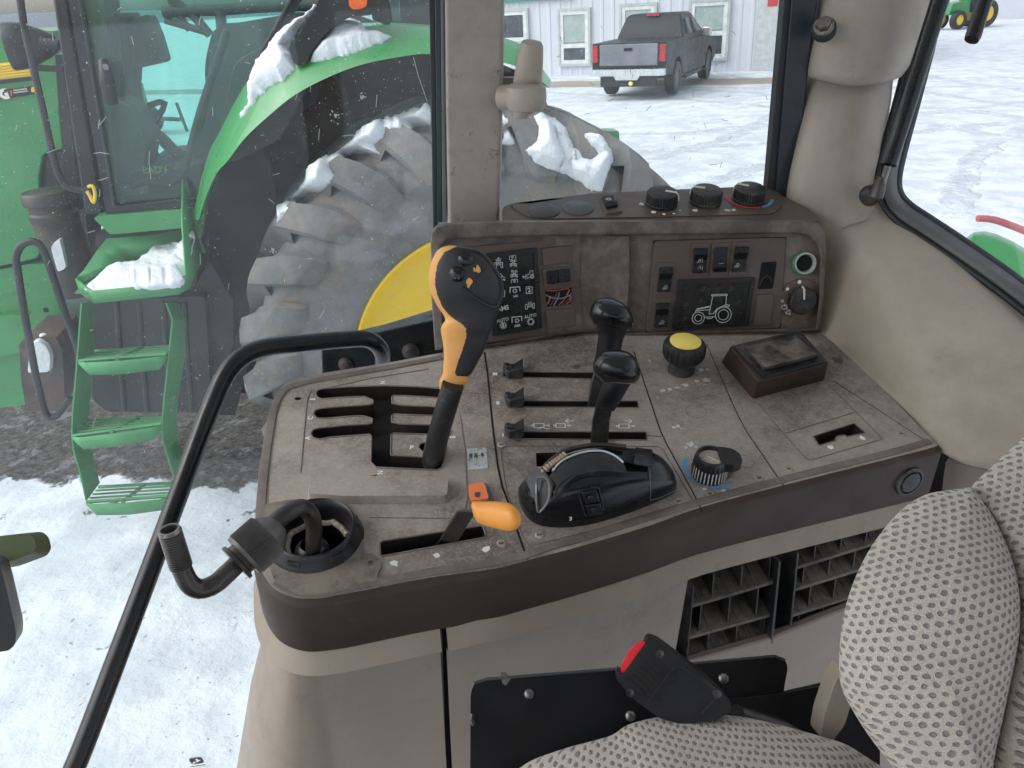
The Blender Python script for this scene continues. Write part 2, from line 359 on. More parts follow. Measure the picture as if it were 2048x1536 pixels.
def glass(name, tint, haze=.06, speck=.6, gloss=1.0, seed=0, big=(), patch=.0, hcol=(.75, .8, .82)):
    m, n, out = nt(name); b = NB(n); co = b.map(b.co(), loc=(seed, seed*.7, seed*.3))
    tr = b.add('ShaderNodeBsdfTransparent'); tr.inputs[0].default_value = (*tint, 1)
    gl = b.add('ShaderNodeBsdfGlossy'); gl.inputs['Roughness'].default_value = .03; gl.inputs['Color'].default_value = (1, 1, 1, 1)
    lw = b.add('ShaderNodeLayerWeight'); lw.inputs['Blend'].default_value = .5; fk = b.math('ADD', b.math('MULTIPLY', b.math('POWER', lw.outputs['Facing'], 5.0), .6), .022)
    m1 = b.add('ShaderNodeMixShader'); b.l(b.math('MULTIPLY', fk, gloss), m1.inputs[0]); b.l(tr.outputs[0], m1.inputs[1]); b.l(gl.outputs[0], m1.inputs[2])
    df = b.add('ShaderNodeBsdfDiffuse'); df.inputs[0].default_value = (*hcol, 1); tl = b.add('ShaderNodeBsdfTranslucent'); tl.inputs[0].default_value = (*hcol, 1)
    ds = b.add('ShaderNodeAddShader'); b.l(df.outputs[0], ds.inputs[0]); b.l(tl.outputs[0], ds.inputs[1])
    h = b.ramp(b.noise(co, 3.5, 7, .7, .3), .35, .8, haze*.3, haze*1.6)
    sp = None
    for sc, th, pick in ((110, .10, .88), (45, .05, .92), (260, .13, .85)):
        vo = b.add('ShaderNodeTexVoronoi'); vo.inputs['Scale'].default_value = sc; b.l(co, vo.inputs['Vector'])
        sx = b.add('ShaderNodeSeparateColor'); b.l(vo.outputs['Color'], sx.inputs[0])
        k = b.math('MULTIPLY', b.math('LESS_THAN', vo.outputs['Distance'], th), b.math('GREATER_THAN', sx.outputs[0], pick))
        k = b.math('MULTIPLY', k, b.ramp(b.noise(co, 4, 3), .35, .6)); sp = k if sp is None else b.math('MAXIMUM', sp, k)
    hh = b.math('MAXIMUM', h, b.math('MULTIPLY', sp, speck))
    m2 = b.add('ShaderNodeMixShader'); b.l(hh, m2.inputs[0]); b.l(m1.outputs[0], m2.inputs[1]); b.l(ds.outputs[0], m2.inputs[2])
    b.l(m2.outputs[0], out.inputs['Surface']); return m
M['glass'] = glass('dusty cab glass', (.96, .985, .98), .014, .4)
M['glass_rear'] = glass('rear cab glass', (.95, .97, .98), .035, .3, seed=4)
M['glass_neigh'] = glass('tinted tractor glass', (.72, .92, .88), .02, .2, gloss=1.2, seed=9)
M['glass_far'] = glass('tinted far glass', (.72, .93, .89), .02, .1, seed=3)
def fabric():
    m, n, out = nt('woven seat fabric'); b = NB(n); uv = b.co('UV')
    sp = b.add('ShaderNodeSeparateXYZ'); b.l(uv, sp.inputs[0]); S = 148.0
    wob = b.noise(uv, 160, 3, .6); wob2 = b.noise(b.map(uv, loc=(3, 7, 0)), 160, 3, .6)
    x = b.math('ADD', b.math('MULTIPLY', sp.outputs[0], S), b.math('MULTIPLY', b.math('SUBTRACT', wob, .5), .65))
    y = b.math('ADD', b.math('MULTIPLY', sp.outputs[1], S*1.28), b.math('MULTIPLY', b.math('SUBTRACT', wob2, .5), .65))
    row = b.math('FLOOR', y); par = b.math('MODULO', b.math('ABSOLUTE', row), 2.0)
    xx = b.math('ADD', x, b.math('MULTIPLY', par, .5)); fx = b.math('SUBTRACT', b.math('FRACT', xx), .5); fy = b.math('SUBTRACT', b.math('FRACT', y), .5)
    d = b.math('SQRT', b.math('ADD', b.math('POWER', b.math('MULTIPLY', fx, 1.05), 2.0), b.math('POWER', b.math('MULTIPLY', fy, 1.1), 2.0)))
    dot = b.ramp(d, .20, .35, 1, 0)
    fib = b.noise(b.map(uv, sc=(1, .45, 1)), 2600, 3, .7); fib2 = b.noise(uv, 900, 3, .7)
    c = b.mix(b.ramp(fib, .3, .7), (.47, .425, .365), (.80, .745, .675)); dk = b.mix(b.ramp(fib, .3, .7), (.19, .165, .175), (.34, .305, .31))
    c = b.mix(b.math('MULTIPLY', dot, .95), c, dk); c = b.mix(b.ramp(b.noise(uv, 9, 4), .4, .8, 0, .3), c, (.3, .26, .22))
    p = b.add('ShaderNodeBsdfPrincipled'); b.l(c, p.inputs['Base Color']); p.inputs['Roughness'].default_value = .95; p.inputs['Sheen Weight'].default_value = .2; p.inputs['Specular IOR Level'].default_value = .15
    hgt = b.math('ADD', b.math('MULTIPLY', dot, -.8), b.math('MULTIPLY', fib2, .8)); b.l(b.bump(hgt, 1.0, .0024), p.inputs['Normal'])
    b.l(p.outputs[0], out.inputs['Surface']); return m
M['fabric'] = fabric()
def ground_mat():
    m, n, out = nt('snowy yard'); b = NB(n); g = b.add('ShaderNodeNewGeometry').outputs['Position']
    s = b.add('ShaderNodeSeparateXYZ'); b.l(g, s.inputs[0]); X, Y = s.outputs[0], s.outputs[1]
    big = b.noise(g, .9, 6, .65, .3); fine = b.noise(g, 5, 7, .65); ss = b.add('ShaderNodeMath')
    # bare gravel below and beyond the parked tractor, and a strip of bare dirt along the office
    def band(v, a, b_, c, d): return b.math('MULTIPLY', b.ramp(v, a, b_), b.ramp(v, c, d, 1, 0))
    yy = b.math('ADD', Y, b.math('MULTIPLY', b.math('SUBTRACT', big, .5), 1.1)); yy = b.math('ADD', yy, b.math('MULTIPLY', b.math('SUBTRACT', fine, .5), .5))
    yy = b.math('ADD', yy, b.math('MULTIPLY', X, .08))
    gr = b.math('MULTIPLY', band(yy, 3.97, 4.03, 7.5, 8.2), b.ramp(X, 2.2, 3.2, 1, 0))
    pock = b.ramp(b.math('ADD', b.math('MULTIPLY', fine, .5), b.math('MULTIPLY', b.noise(g, 1.7, 5, .6), .5)), .60, .63)
    pz = b.math('MULTIPLY', pock, b.math('MULTIPLY', band(Y, 3.2, 3.6, 9, 12), b.ramp(X, 1.5, 3, 1, 0))); gr = b.math('MAXIMUM', gr, pz)
    wall = b.math('ADD', Y, b.math('MULTIPLY', X, .423)); wall = b.math('ADD', wall, b.math('MULTIPLY', b.math('SUBTRACT', big, .5), 1.5))
    st = b.math('MULTIPLY', band(wall, 26.2, 26.6, 28.1, 28.5), b.ramp(X, 9.5, 12, 1, 0)); 
    gc = b.mix(b.ramp(b.noise(g, 22, 8, .85), .38, .62), (.028, .025, .023), (.19, .168, .15)); gc = b.mix(b.ramp(b.noise(g, 7, 6, .75), .54, .62, 0, .8), gc, (.33, .33, .34))
    dc = b.mix(fine, (.28, .24, .2), (.4, .36, .32))
    # tyre tracks pressed in the snow
    def tracks(rot, sc):
        w = b.add('ShaderNodeTexWave'); w.inputs['Scale'].default_value = sc; w.inputs['Distortion'].default_value = 5; w.inputs['Detail'].default_value = 3; w.inputs['Detail Scale'].default_value = .35
        b.l(b.map(g, rot=(0, 0, R_(rot))), w.inputs['Vector']); return w.outputs['Fac']
    far = b.ramp(Y, 6, 11)
    tr = b.math('MULTIPLY', b.math('ADD', b.math('MULTIPLY', tracks(38, .14), .5), b.math('MULTIPLY', tracks(-22, .11), .5)), far)
    def arc(cx, cy, r0):      # a wheel track swept round a centre
        dx = b.math('SUBTRACT', X, cx); dy = b.math('SUBTRACT', Y, cy); r = b.math('SQRT', b.math('ADD', b.math('MULTIPLY', dx, dx), b.math('MULTIPLY', dy, dy)))
        r = b.math('ADD', r, b.math('MULTIPLY', b.math('SUBTRACT', big, .5), .8)); return b.ramp(b.math('ABSOLUTE', b.math('SUBTRACT', r, r0)), .14, .26, 1, 0)
    at = None
    for q in ((-6, 24, 15.5), (-6, 24, 13.7), (21, 1, 17.5), (21, 1, 15.7), (4, 42, 26), (4, 42, 27.8), (-14, 6, 24), (-14, 6, 25.8), (34, 22, 22), (34, 22, 23.8), (30, 60, 44), (30, 60, 42.2)):
        k = arc(*q); at = k if at is None else b.math('MAXIMUM', at, k)
    at = b.math('MULTIPLY', b.math('MULTIPLY', at, b.ramp(fine, .3, .6, .35, 1)), b.ramp(Y, 7.5, 10)); tr = b.math('MAXIMUM', b.math('MULTIPLY', tr, .6), b.math('MULTIPLY', at, .72))
    lump = b.noise(g, 2.2, 7, .6, 0)
    sc = b.mix(b.ramp(lump, .35, .65), (.53, .58, .645), (.69, .74, .795)); sc = b.mix(b.ramp(tr, .48, .68, 0, .85), sc, (.50, .545, .61))
    spot = b.ramp(b.noise(g, 26, 4, .6), .66, .69, 0, .75); near = b.ramp(Y, 2.5, 4.5, 1, 0); spot = b.math('MULTIPLY', spot, near); sc = b.mix(spot, sc, (.2, .18, .16))
    c = b.mix(gr, sc, gc); c = b.mix(st, c, dc)
    p = b.add('ShaderNodeBsdfPrincipled'); b.l(c, p.inputs['Base Color']); p.inputs['Roughness'].default_value = .7; p.inputs['Specular IOR Level'].default_value = .25
    hn = b.bump(lump, .5, .10); hn = b.bump(b.noise(g, 12, 5, .55), .35, .02, hn); hn = b.bump(tr, .5, .15, hn); hn = b.bump(b.math('MULTIPLY', b.noise(g, 28, 6, .8), gr), 1.0, .06, hn)
    b.l(hn, p.inputs['Normal']); b.l(p.outputs[0], out.inputs['Surface']); return m
M['ground'] = ground_mat()
def siding():
    m, n, out = nt('ribbed metal siding'); b = NB(n); co = b.co()
    c = b.mix(b.noise(co, 1.2, 5), (.53, .55, .615), (.60, .62, .68)); p = b.add('ShaderNodeBsdfPrincipled'); b.l(c, p.inputs['Base Color']); p.inputs['Roughness'].default_value = .45
    b.l(p.outputs[0], out.inputs['Surface']); return m
M['siding'] = siding()
from mathutils.bvhtree import BVHTree
# ================================================================ WORLD, SUN, CAMERA
w = bpy.data.worlds.new('World'); SC.world = w; w.use_nodes = True; n = w.node_tree; n.nodes.clear()
sky = n.nodes.new('ShaderNodeTexSky'); sky.sky_type = 'NISHITA'; sky.sun_disc = False; SUNE, SUNA = R_(48), R_(-105)
sky.sun_elevation = SUNE; sky.sun_rotation = SUNA; sky.air_density = 1.0; sky.dust_density = 3.0; sky.ozone_density = 1.0
hs = n.nodes.new('ShaderNodeHueSaturation'); hs.inputs['Saturation'].default_value = .3
bg = n.nodes.new('ShaderNodeBackground'); bg.inputs[1].default_value = .15; wo = n.nodes.new('ShaderNodeOutputWorld')
n.links.new(sky.outputs[0], hs.inputs['Color']); n.links.new(hs.outputs[0], bg.inputs[0]); n.links.new(bg.outputs[0], wo.inputs[0])
ld = bpy.data.lights.new('sun', 'SUN'); ld.energy = 0.9; ld.angle = R_(75); ld.color = (1, .97, .93); lo = bpy.data.objects.new('sun', ld); COL.objects.link(lo)
sd = V((math.sin(SUNA)*math.cos(SUNE), math.cos(SUNA)*math.cos(SUNE), math.sin(SUNE))); lo.rotation_euler = (-sd).to_track_quat('-Z', 'Y').to_euler()
cd = bpy.data.cameras.new('camera'); cam = bpy.data.objects.new('camera', cd); COL.objects.link(cam); SC.camera = cam
cam.matrix_world = Matrix.Translation(CAM) @ Matrix((cr, cu, -fw)).transposed().to_4x4()
cd.sensor_width = 36; cd.lens = 36 * F_ / 2048; cd.clip_start = .02; cd.clip_end = 3000
SC.view_settings.view_transform = 'Standard'; SC.view_settings.look = 'None'; SC.view_settings.gamma = 1; SC.view_settings.exposure = EXPO
SC.render.resolution_x = 1024; SC.render.resolution_y = 768
# ================================================================ GROUND
def hgt(x, y):
    k = .035*noise.noise(V((x*.8, y*.8, 0))) + .018*noise.noise(V((x*3, y*3, 1))) + .008*noise.noise(V((x*9, y*9, 2)))
    return k - .03
g = MB(); xs = []; 
def axis(lo, hi, dlo, dhi, st):
    a = [lo + (dlo-lo)*i/14 for i in range(14)]; k = int((dhi-dlo)/st); a += [dlo + st*i for i in range(k)]; a += [dhi + (hi-dhi)*(i/14)**2 for i in range(15)]; return a
XS = axis(-900, 900, -7, 7, .1); YS = axis(-900, 1100, .4, 9, .1)
g.grid([[V((x, y, hgt(x, y) if abs(x) < 8 and -1 < y < 10 else -.03)) for x in XS] for y in YS])
o = g.build('ground', 'ground', smooth=60); tag(o, None, kind='structure')
h = MB()
rows = []
for i in range(41):
    a = -1.25 + i*.05; r = 620
    x, y = math.sin(a)*r, math.cos(a)*r; hh = 6 + 5*noise.noise(V((i*.35, 0, 0))) + 9*max(0, -a-.3)
    rows.append([V((x*.9, y*.9, -1)), V((x, y, hh)), V((x*1.15, y*1.15, hh*1.3)), V((x*1.3, y*1.3, -1))])
h.grid(rows); tag(h.build('hills', mat('distant hills', (.17, .2, .24), .9, bump=0)), None, kind='structure')
# ================================================================ NEIGHBOUR TRACTOR
a8 = R_(8)
TF = Fr(V((0, 3.25, 0)), V((math.cos(a8), math.sin(a8), 0)), V((math.sin(a8), -math.cos(a8), 0)))
def tp(pts, n): return TF.poly(pts, n)
T = thing('tractor', 'big green farm tractor with yellow rear wheel and cab ladder, parked alongside on the snow', 'tractor', TF.w(-1.2, 0, -.8))
# tyre -----------------------------------------------------------
TC = (-.09, 1.10); RT = 1.105
RW = thing; wheel = MB(); WF = Fr(TF.w(TC[0], TC[1], 0), TF.U, TF.N)
prof = [(.60, -.06), (.625, -.02), (.66, -.005), (.74, .015), (.84, .025), (.93, .01), (1.0, -.03), (1.035, -.09), (1.045, -.38), (1.035, -.66), (.93, -.74), (.62, -.72), (.58, -.6)]
wheel.lathe(WF, prof, 96)
n_body = len(wheel.f)
for side in (0, 1):
    for i in range(25):
        th = 2*math.pi*(i + .5*side)/25
        path = [(.84, .02, 0), (.865, .046, 0), (.97, .050, .035), (1.055, .022, .085), (RT+.008, -.035, .13), (RT+.012, -.12, .19), (RT+.012, -.24, .27), (RT+.012, -.38, .36)]
        rows = []
        for k, (r, nn, da) in enumerate(path):
            hw = (.05, .068, .076, .07, .062, .052, .048, .045)[k]; base_r = min(r, 1.03); n_ = nn if not side else -.71 - nn
            bn = nn - .03 if k < 4 else nn; bn = bn if not side else -.71 - bn
            def q(r_, ang, n2): return WF.w(r_*math.cos(ang), r_*math.sin(ang), n2)
            t = th + da
            if k < 4: rows.append([q(r-.012, t+hw*1.15, bn), q(r, t+hw*.9, n_), q(r+.004, t, n_+(.005 if not side else -.005)), q(r, t-hw*.9, n_), q(r-.012, t-hw*1.15, bn)])
            else: rows.append([q(base_r-.02, t+hw*1.2, bn), q(r, t+hw*.85, n_), q(r+.004, t, n_), q(r, t-hw*.85, n_), q(base_r-.02, t-hw*1.2, bn)])
        wheel.grid(rows); wheel.face([rows[0][j] for j in (4, 3, 2, 1, 0)]); wheel.face(rows[-1])
wb = BVHTree.FromPolygons([tuple(p) for p in wheel.v], wheel.f)
tyre_o = wheel.build('tyre', ['tyre', 'tyre_lug'], T, smooth=50)
for q_ in tyre_o.data.polygons[n_body:]: q_.material_index = 1
rim = MB().lathe(WF, [(.625, -.03), (.612, -.015), (.6, -.03), (.585, -.05), (.56, -.085), (.5, -.10), (.42, -.115), (.38, -.14), (.24, -.16), (.22, -.12), (.12, -.11), (0.001, -.10)], 96)
rim.build('wheel_rim', 'jdyellow', T, smooth=60)
# chassis behind the wheel, fender ---------------------------------
def tpris(name, pts, n0, n1, m, rnd=0, bev=0, par=None, lab=None):
    po = tp(pts, n1)
    if rnd: po = rpoly(po, rnd)
    return MB().prism(TF, po, n0, n1).build(name, m, par or T, bevel=bev, label=lab)
tpris('inner_fender', [(380, 430), (470, 220), (600, 130), (860, 70), (1080, 160), (1130, 330), (1150, 600), (900, 760), (430, 790)], -1.2, -.98, 'tdark')
tpris('fender_shield', [(395, 430), (440, 330), (520, 250), (560, 420), (520, 640), (470, 830), (395, 830)], -.98, -.9, 'tblack')
MB().lathe(Fr(TF.P(650, 235, -.85), TF.U, TF.N), [(.22, -.1), (.22, .12), (.16, .14), (.001, .14)], 40, sx=.62).build('axle_housing', mat('rusty axle housing', (.05, .028, .018), .7, bump=.1, bs=60), T)
lip = [(398, 440), (403, 420), (416, 383), (435, 364-20), (455, 322), (490, 276), (537, 232), (591, 189), (660, 153), (728, 128), (810, 112), (857, 108), (940, 112), (1010, 126), (1060, 145), (1098, 176)]
crest = [(388, 436), (393, 405), (407, 345), (421, 300), (441, 262), (470, 205), (505, 150), (553, 103), (620, 72), (700, 54), (790, 52), (857, 55), (935, 62), (1008, 76), (1052, 98), (1100, 160)]
fm = MB(); nl = -.04; ncr = -.24
L3 = [TF.P(x, y, nl) for x, y in lip]; C3 = [TF.P(x, y, ncr) for x, y in crest]
L3 = catmull(L3, 4); C3 = catmull(C3, 4)
rows = []
for a, b in zip(L3, C3):
    mid = a.lerp(b, .5) + (b - a).cross(TF.U).normalized()*0; dn = TF.N
    rows.append([a - dn*.10, a - dn*.015, a, a.lerp(b, .2) + dn*.012, a.lerp(b, .55) + dn*.012, b + dn*.02, b - dn*.04, b - dn*.3 + V((0, 0, -.0)), b - dn*.62])
fm.grid(rows); fend = fm.build('fender', 'jdgreen', T, smooth=50, weld=True)
fb = BVHTree.FromPolygons([tuple(p) for p in fm.v], fm.f)
# cab shell -------------------------------------------------------
def tubeT(name, pts, n, r, m, par=None, smooth=0, lab=None, seg=10):
    pp = [TF.P(p[0], p[1], p[2] if len(p) > 2 else n) for p in pts]
    return MB().tube(pp, r, seg, smooth=smooth).build(name, m, par or T, label=lab)
CN = -.32
fo = [(126, -60), (213, 428), (404, 412), (416, 380), (465, 262), (522, 137), (585, 30), (640, -60)]
door = tpris('cab_door', fo, CN-.05, CN, 'tblack')
inner = [(150, -60), (228, 414), (394, 399), (402, 372), (450, 262), (508, 132), (566, 30), (618, -60)]
M['tframe'] = M['tblack']
bpy.data.objects.remove(door)
d = MB(); d.plate(TF, tp(fo, CN), [rpoly(tp(inner, CN), .02)], CN, .05)
door = d.build('cab_door', 'tblack', T)
d = MB(); d.prism(TF, tp(inner, CN-.02), CN-.026, CN-.02); d.build('door_glass', 'glass_neigh', door)
tubeT('door_seal', [(151, -60), (229, 413), (393, 398), (401, 372), (449, 262), (507, 132), (565, 30), (617, -60)], CN+.004, .008, 'rubber', door)
tubeT('door_handle', [(206, 122, CN+.02), (214, 160, CN+.05), (222, 205, CN+.03)], CN, [.02, .03, .028], 'tblack', door, smooth=3)
MB().disc(Fr(TF.P(211, 134, CN+.064), TF.U, TF.N), .012, 0).build('lock', 'steel', door)
# far glass and its frame
far = MB(); FN = -1.75
fo2 = [(120, -80), (225, 430), (610, 430), (760, -80)]
in2 = [(175, -60), (262, 330), (392, 318), (470, 150), (520, 20), (560, -60)]
far.plate(TF, tp([(170, -120), (215, 560), (520, 480), (860, 200), (860, -120)], FN), [rpoly(tp([(225, -110), (262, 382), (402, 350), (455, 105), (775, 75), (790, -110)], FN), .08)], FN, .05)
far.build('far_cab_frame', 'cabdark', T)
MB().prism(TF, tp([(222, -112), (260, 384), (404, 352), (456, 105), (777, 75), (792, -112)], FN-.02), FN-.03, FN-.024).build('far_glass', 'glass_far', T)
for pts, r in (([(325, 24), (430, 20), (560, 12), (700, 10)], .03), ([(330, 40), (372, 52), (420, 66)], .02), ([(345, 0), (385, 30), (420, 70)], .025), ([(440, 22), (445, 70)], .03), ([(455, 60), (560, 52), (690, 40), (760, 60)], .035), ([(332, -40), (345, 10), (380, 60)], .02)):
    tubeT('cross_bar', pts, FN+.04, r, 'cabdark', smooth=3)
# inside: dashboard, steering column, seat, grab loops
CT_ = 'cabdark'
tpris('dashboard', [(150, 60), (205, 40), (235, 20), (245, 110), (240, 190), (252, 250), (280, 330), (290, 400), (212, 410), (185, 300)], -.98, -.62, CT_, .03, .01)
tpris('side_console', [(200, 190), (262, 215), (285, 260), (292, 300), (280, 400), (240, 405), (210, 320)], -.75, -.5, 'cabtan', .03, .01)
tpris('cab_pillar', [(135, -60), (190, -60), (205, 60), (222, 250), (238, 408), (216, 410)], -.46, -.40, 'cabtan')
tpris('monitor', [(243, 40), (300, 28), (318, 70), (334, 124), (262, 140), (246, 90)], -.9, -.8, CT_, .02, .01)
tpris('cab_seat', [(425, 60), (450, 50), (620, 20), (640, 200), (450, 330), (400, 330), (380, 300), (415, 210), (408, 130)], -1.2, -.7, CT_, .06, .03)
tpris('seat_base', [(262, 345), (400, 330), (404, 400), (240, 408)], -1.2, -.5, CT_, .02, .01)
tpris('fender_console', [(470, 120), (600, 60), (640, 130), (560, 280), (455, 330), (440, 250)], -.6, -.45, 'cabdark', .05, .02)
tubeT('grab_loop', [(455, 60), (432, 130), (405, 210), (388, 270), (372, 330), (356, 358), (330, 366), (300, 362), (262, 372)], -.40, .017, 'tblack', smooth=4)
tubeT('grab_loop', [(432, 90), (420, 170), (398, 262)], -.42, .013, 'tblack', smooth=3)
tubeT('pedal_lever', [(250, 262), (282, 296), (300, 288), (318, 272), (345, 300), (395, 330)], -.8, .03, 'cabdark', smooth=2)
tubeT('control_lever', [(262, 270), (290, 300), (312, 312)], -.7, .02, 'cabdark', smooth=2)
tubeT('steering_wheel', [(262, 240), (290, 215), (330, 205), (300, 255), (262, 262)], -.9, .014, 'cabdark', smooth=3)
b = MB(); b.box(Fr(TF.P(258, 378, -.45), TF.U, TF.N), 0, 0, .17, .05, -.02, .02, 0, .02); b.build('armrest', mat('grey grip', (.12, .14, .16), .5), T, bevel=.008)
b = MB(); b.text(TF.at(310, 340, -.44, -3), 'EADY', .042, .0, bold=.002); b.build('door_lettering', 'yellow_dim', T)
# corner post, black strips
tpris('corner_post', [(96, -60), (124, -60), (206, 430), (170, 430)], -.48, CN-.052, 'tblack', 0, .01)
tpris('cab_sill', [(186, 436), (209, 431), (400, 415), (391, 454), (221, 469)], -.55, CN+.02, 'jdgreen', .01, .008)
tpris('under_sill', [(190, 470), (392, 452), (396, 610), (200, 620)], -.8, -.5, 'tblack')
# platform ---------------------------------------------------------
pl = MB(); PNF = .02
fl = TF.px(163, 589, PNF); z0 = fl[1]
uL = TF.px(130, 577, PNF)[0]; uR = TF.px(372, 583, PNF)[0]
HF = Fr(TF.w(0, z0, 0), TF.U, V((0, 0, 1)))
tray = MB()
def fl_(u, n, z=z0): return TF.w(u, z, n)
fu = [uL, uL + .05, uL+.12, uR - .03, uR]
tray.face([fl_(uL, -.1, z0+.0), fl_(uL + .1, PNF), fl_(uR - .03, PNF), fl_(uR, PNF-.03), fl_(uR, -.42), fl_(uL+.12, -.42)])
band_top = [fl_(uL, -.12, z0 + .03), fl_(uL + .1, PNF + .004, z0 + .012), fl_(uR - .03, PNF + .004, z0 + .012), fl_(uR + .004, PNF - .03, z0 + .03), fl_(uR + .012, -.12, z0 + .22), fl_(uR + .012, -.30, z0 + .36)]
band_bot = [fl_(uL, -.12, z0 - .035), fl_(uL + .1, PNF + .004, z0 - .04), fl_(uR - .03, PNF + .004, z0 - .04), fl_(uR + .004, PNF - .03, z0 - .03), fl_(uR + .012, -.12, z0 + .0), fl_(uR + .012, -.30, z0)]
tray.grid([band_top, band_bot])
bw = [(fl_(uL, -.12, z0+.03), fl_(uL, -.12, z0)), (TF.P(165, 545, -.25), fl_(uL+.05, -.25)), (TF.P(195, 500, -.36), fl_(uL+.10, -.36)), (TF.P(212, 478, -.42), fl_(uL+.13, -.42)), (TF.P(300, 470, -.43), fl_((uL+uR)/2, -.43)), (TF.P(392, 455, -.43), fl_(uR+.01, -.43))]
tray.grid([[a for a, b_ in bw], [b_ for a, b_ in bw]])
pb = BVHTree.FromPolygons([tuple(p) for p in tray.v], tray.f)
pf = tray.build('platform', 'green_step', T, solid=.008, smooth=20)
for k in range(5):
    tubeT('tread_bar', [(150+k*6, 586-k*5), (366, 580-k*6)], PNF-.02-k*.05, .004, 'green_step', pf)
tpris('platform_post', [(388, 452), (404, 415), (412, 415), (402, 478), (392, 484)], -.36, -.3, 'jdgreen')
# ladder -----------------------------------------------------------
def strip3(mb, pa, pb_, na, nb_, th=.006):
    for i in range(len(pa)-1):
        q = [TF.P(*pa[i], na[i]), TF.P(*pb_[i], nb_[i]), TF.P(*pb_[i+1], nb_[i+1]), TF.P(*pa[i+1], na[i+1])]; mb.face(q); e = TF.U*th; mb.face([x + e for x in q][::-1])
        mb.face([q[0], q[3], q[3]+e, q[0]+e]); mb.face([q[1], q[1]+e, q[2]+e, q[2]])
Lf = [(161, 606), (152, 724), (143, 830), (142, 870), (145, 900), (158, 945), (171, 1001)]; Lb = [(182, 606), (186, 700), (178, 800), (172, 843), (176, 885), (190, 940), (197, 966)]
lad = MB(); strip3(lad, Lf, Lb, [0, .06, .12, .14, .15, .17, .18], [-.16, -.10, -.04, -.02, -.01, .01, .02])
Rf = [(330, 606), (343, 640), (335, 720), (326, 800), (323, 838), (323, 880), (331, 905), (345, 952), (342, 985)]; Rb = [(356, 606), (367, 640), (366, 720), (354, 800), (351, 838), (352, 880), (356, 905), (366, 945), (368, 975)]
lad.build('ladder_rail', 'green_step', T, smooth=False); lad = MB(); strip3(lad, Rf, Rb, [0, .03, .06, .1, .12, .14, .15, .17, .18], [-.16, -.13, -.1, -.06, -.04, -.02, -.01, .01, .02])
ladder = lad.build('ladder_rail', 'green_step', T, smooth=False)
def step(f0, f1, b0, b1, drop0, drop1, nf, nb_):
    s = MB(); A, B_ = TF.P(*f0, nf), TF.P(*f1, nf); C, D = TF.P(*b0, nb_), TF.P(*b1, nb_)
    z = (A.z + B_.z)/2; U_ = (B_ - A)
    bow = TF.N*.02
    top = [A, A.lerp(B_, .1)+bow, A.lerp(B_, .5)+bow*1.4, A.lerp(B_, .9)+bow, B_]; bot = [A + V((0, 0, -.012)), A.lerp(B_, .1)+bow+V((0, 0, -.055)), A.lerp(B_, .5)+bow*1.4+V((0, 0, -.06)), A.lerp(B_, .9)+bow+V((0, 0, -.055)), B_+V((0, 0, -.012))]
    s.grid([top, bot])
    for k in range(5):
        t = k/4; s.tube([A.lerp(C, t)+V((0, 0, .0)), B_.lerp(D, t)+V((0, 0, .0))], .008 if k in (0, 4) else .005, 6)
    s.tube([A.lerp(B_, .45) + bow, C.lerp(D, .62)], .009, 6)
    return s.build('step', 'green_step', T, solid=.006, smooth=30)
step((158, 722), (332, 709), (186, 703), (345, 692), 0, 0, .08, -.12)
step((145, 872), (323, 848), (165, 842), (345, 834), 0, 0, .16, -.02)
step((173, 1004), (338, 992), (197, 974), (345, 966), 0, 0, .19, .0)
# tank, boxes, hood -------------------------------------------------
tank = MB(); TZ = -.42
po = tp([(186, 600), (410, 592), (424, 820), (400, 826), (215, 824), (184, 800)], TZ)
tank.prism(TF, rpoly(po, .03), -1.0, TZ)
for x in (237, 282, 330, 372): tank.tube([TF.P(x-3, 604, TZ), TF.P(x+2, 700, TZ), TF.P(x + 12, 820, TZ)], .014, 8)
tank.build('fuel_tank', 'tblack', T, bevel=.015)
tpris('mud_flap', [(376, 600), (420, 520), (470, 600), (470, 690), (440, 800), (420, 815)], -.62, -.5, 'tblack', 0, .01)
HN = -.85
ho = MB(); po = tp([(-120, 68), (60, 60), (100, 62), (112, 100), (118, 200), (128, 300), (100, 300), (86, 312), (80, 350), (80, 400), (84, 500), (74, 518), (0, 533), (-120, 548)], HN)
ho.prism(TF, po, -1.7, HN); hood = ho.build('hood', 'jdgreen', T, bevel=.03, seg=3)
tpris('frame_rail', [(-120, 560), (75, 525), (105, 530), (140, 640), (150, 760), (130, 800), (-120, 830)], -1.3, HN-.02, 'jdgreen', .01, .01)
tpris('frame_channel', [(-120, 640), (66, 628), (70, 700), (-120, 735)], HN-.02, HN+.02, 'jdgreen', .005, .008)
tpris('frame_plate', [(58, 530), (106, 528), (132, 640), (140, 700), (82, 720), (64, 640)], HN-.02, HN+.03, 'jdgreen', .01, .008)
for x, y in ((92, 620), (104, 660)): MB().disc(Fr(TF.P(x, y, HN+.032), TF.U, TF.N), .014, 0).build('bolt_hole', 'void', T)
st = tpris('hood_stripe', [(-120, 142), (52, 120), (60, 128), (66, 152), (-120, 172)], HN, HN+.012, 'jdyellow', .01, .004)
for k in range(5):
    tubeT('stripe_rib', [(-120, 146+k*5.5), (60, 124.5+k*5.5)], HN+.014, .0045, 'jdyellow', st)
tpris('stripe_black_band', [(-120, 176), (66, 153), (70, 160), (-120, 184)], HN, HN+.008, 'tblack')  # black strip just below the yellow stripe
bd = tpris('badge_strip', [(-120, 198), (70, 171), (72, 188), (-120, 218)], HN, HN+.007, 'tblack')
MB().text(TF.at(9, 189, HN+.009, 6), 'G', .055, .0, bold=.004).build('badge_letter', 'white', bd)
tpris('badge_square', [(13, 182), (24, 180), (24, 195), (13, 197)], HN+.007, HN+.008, 'lens', par=bd)
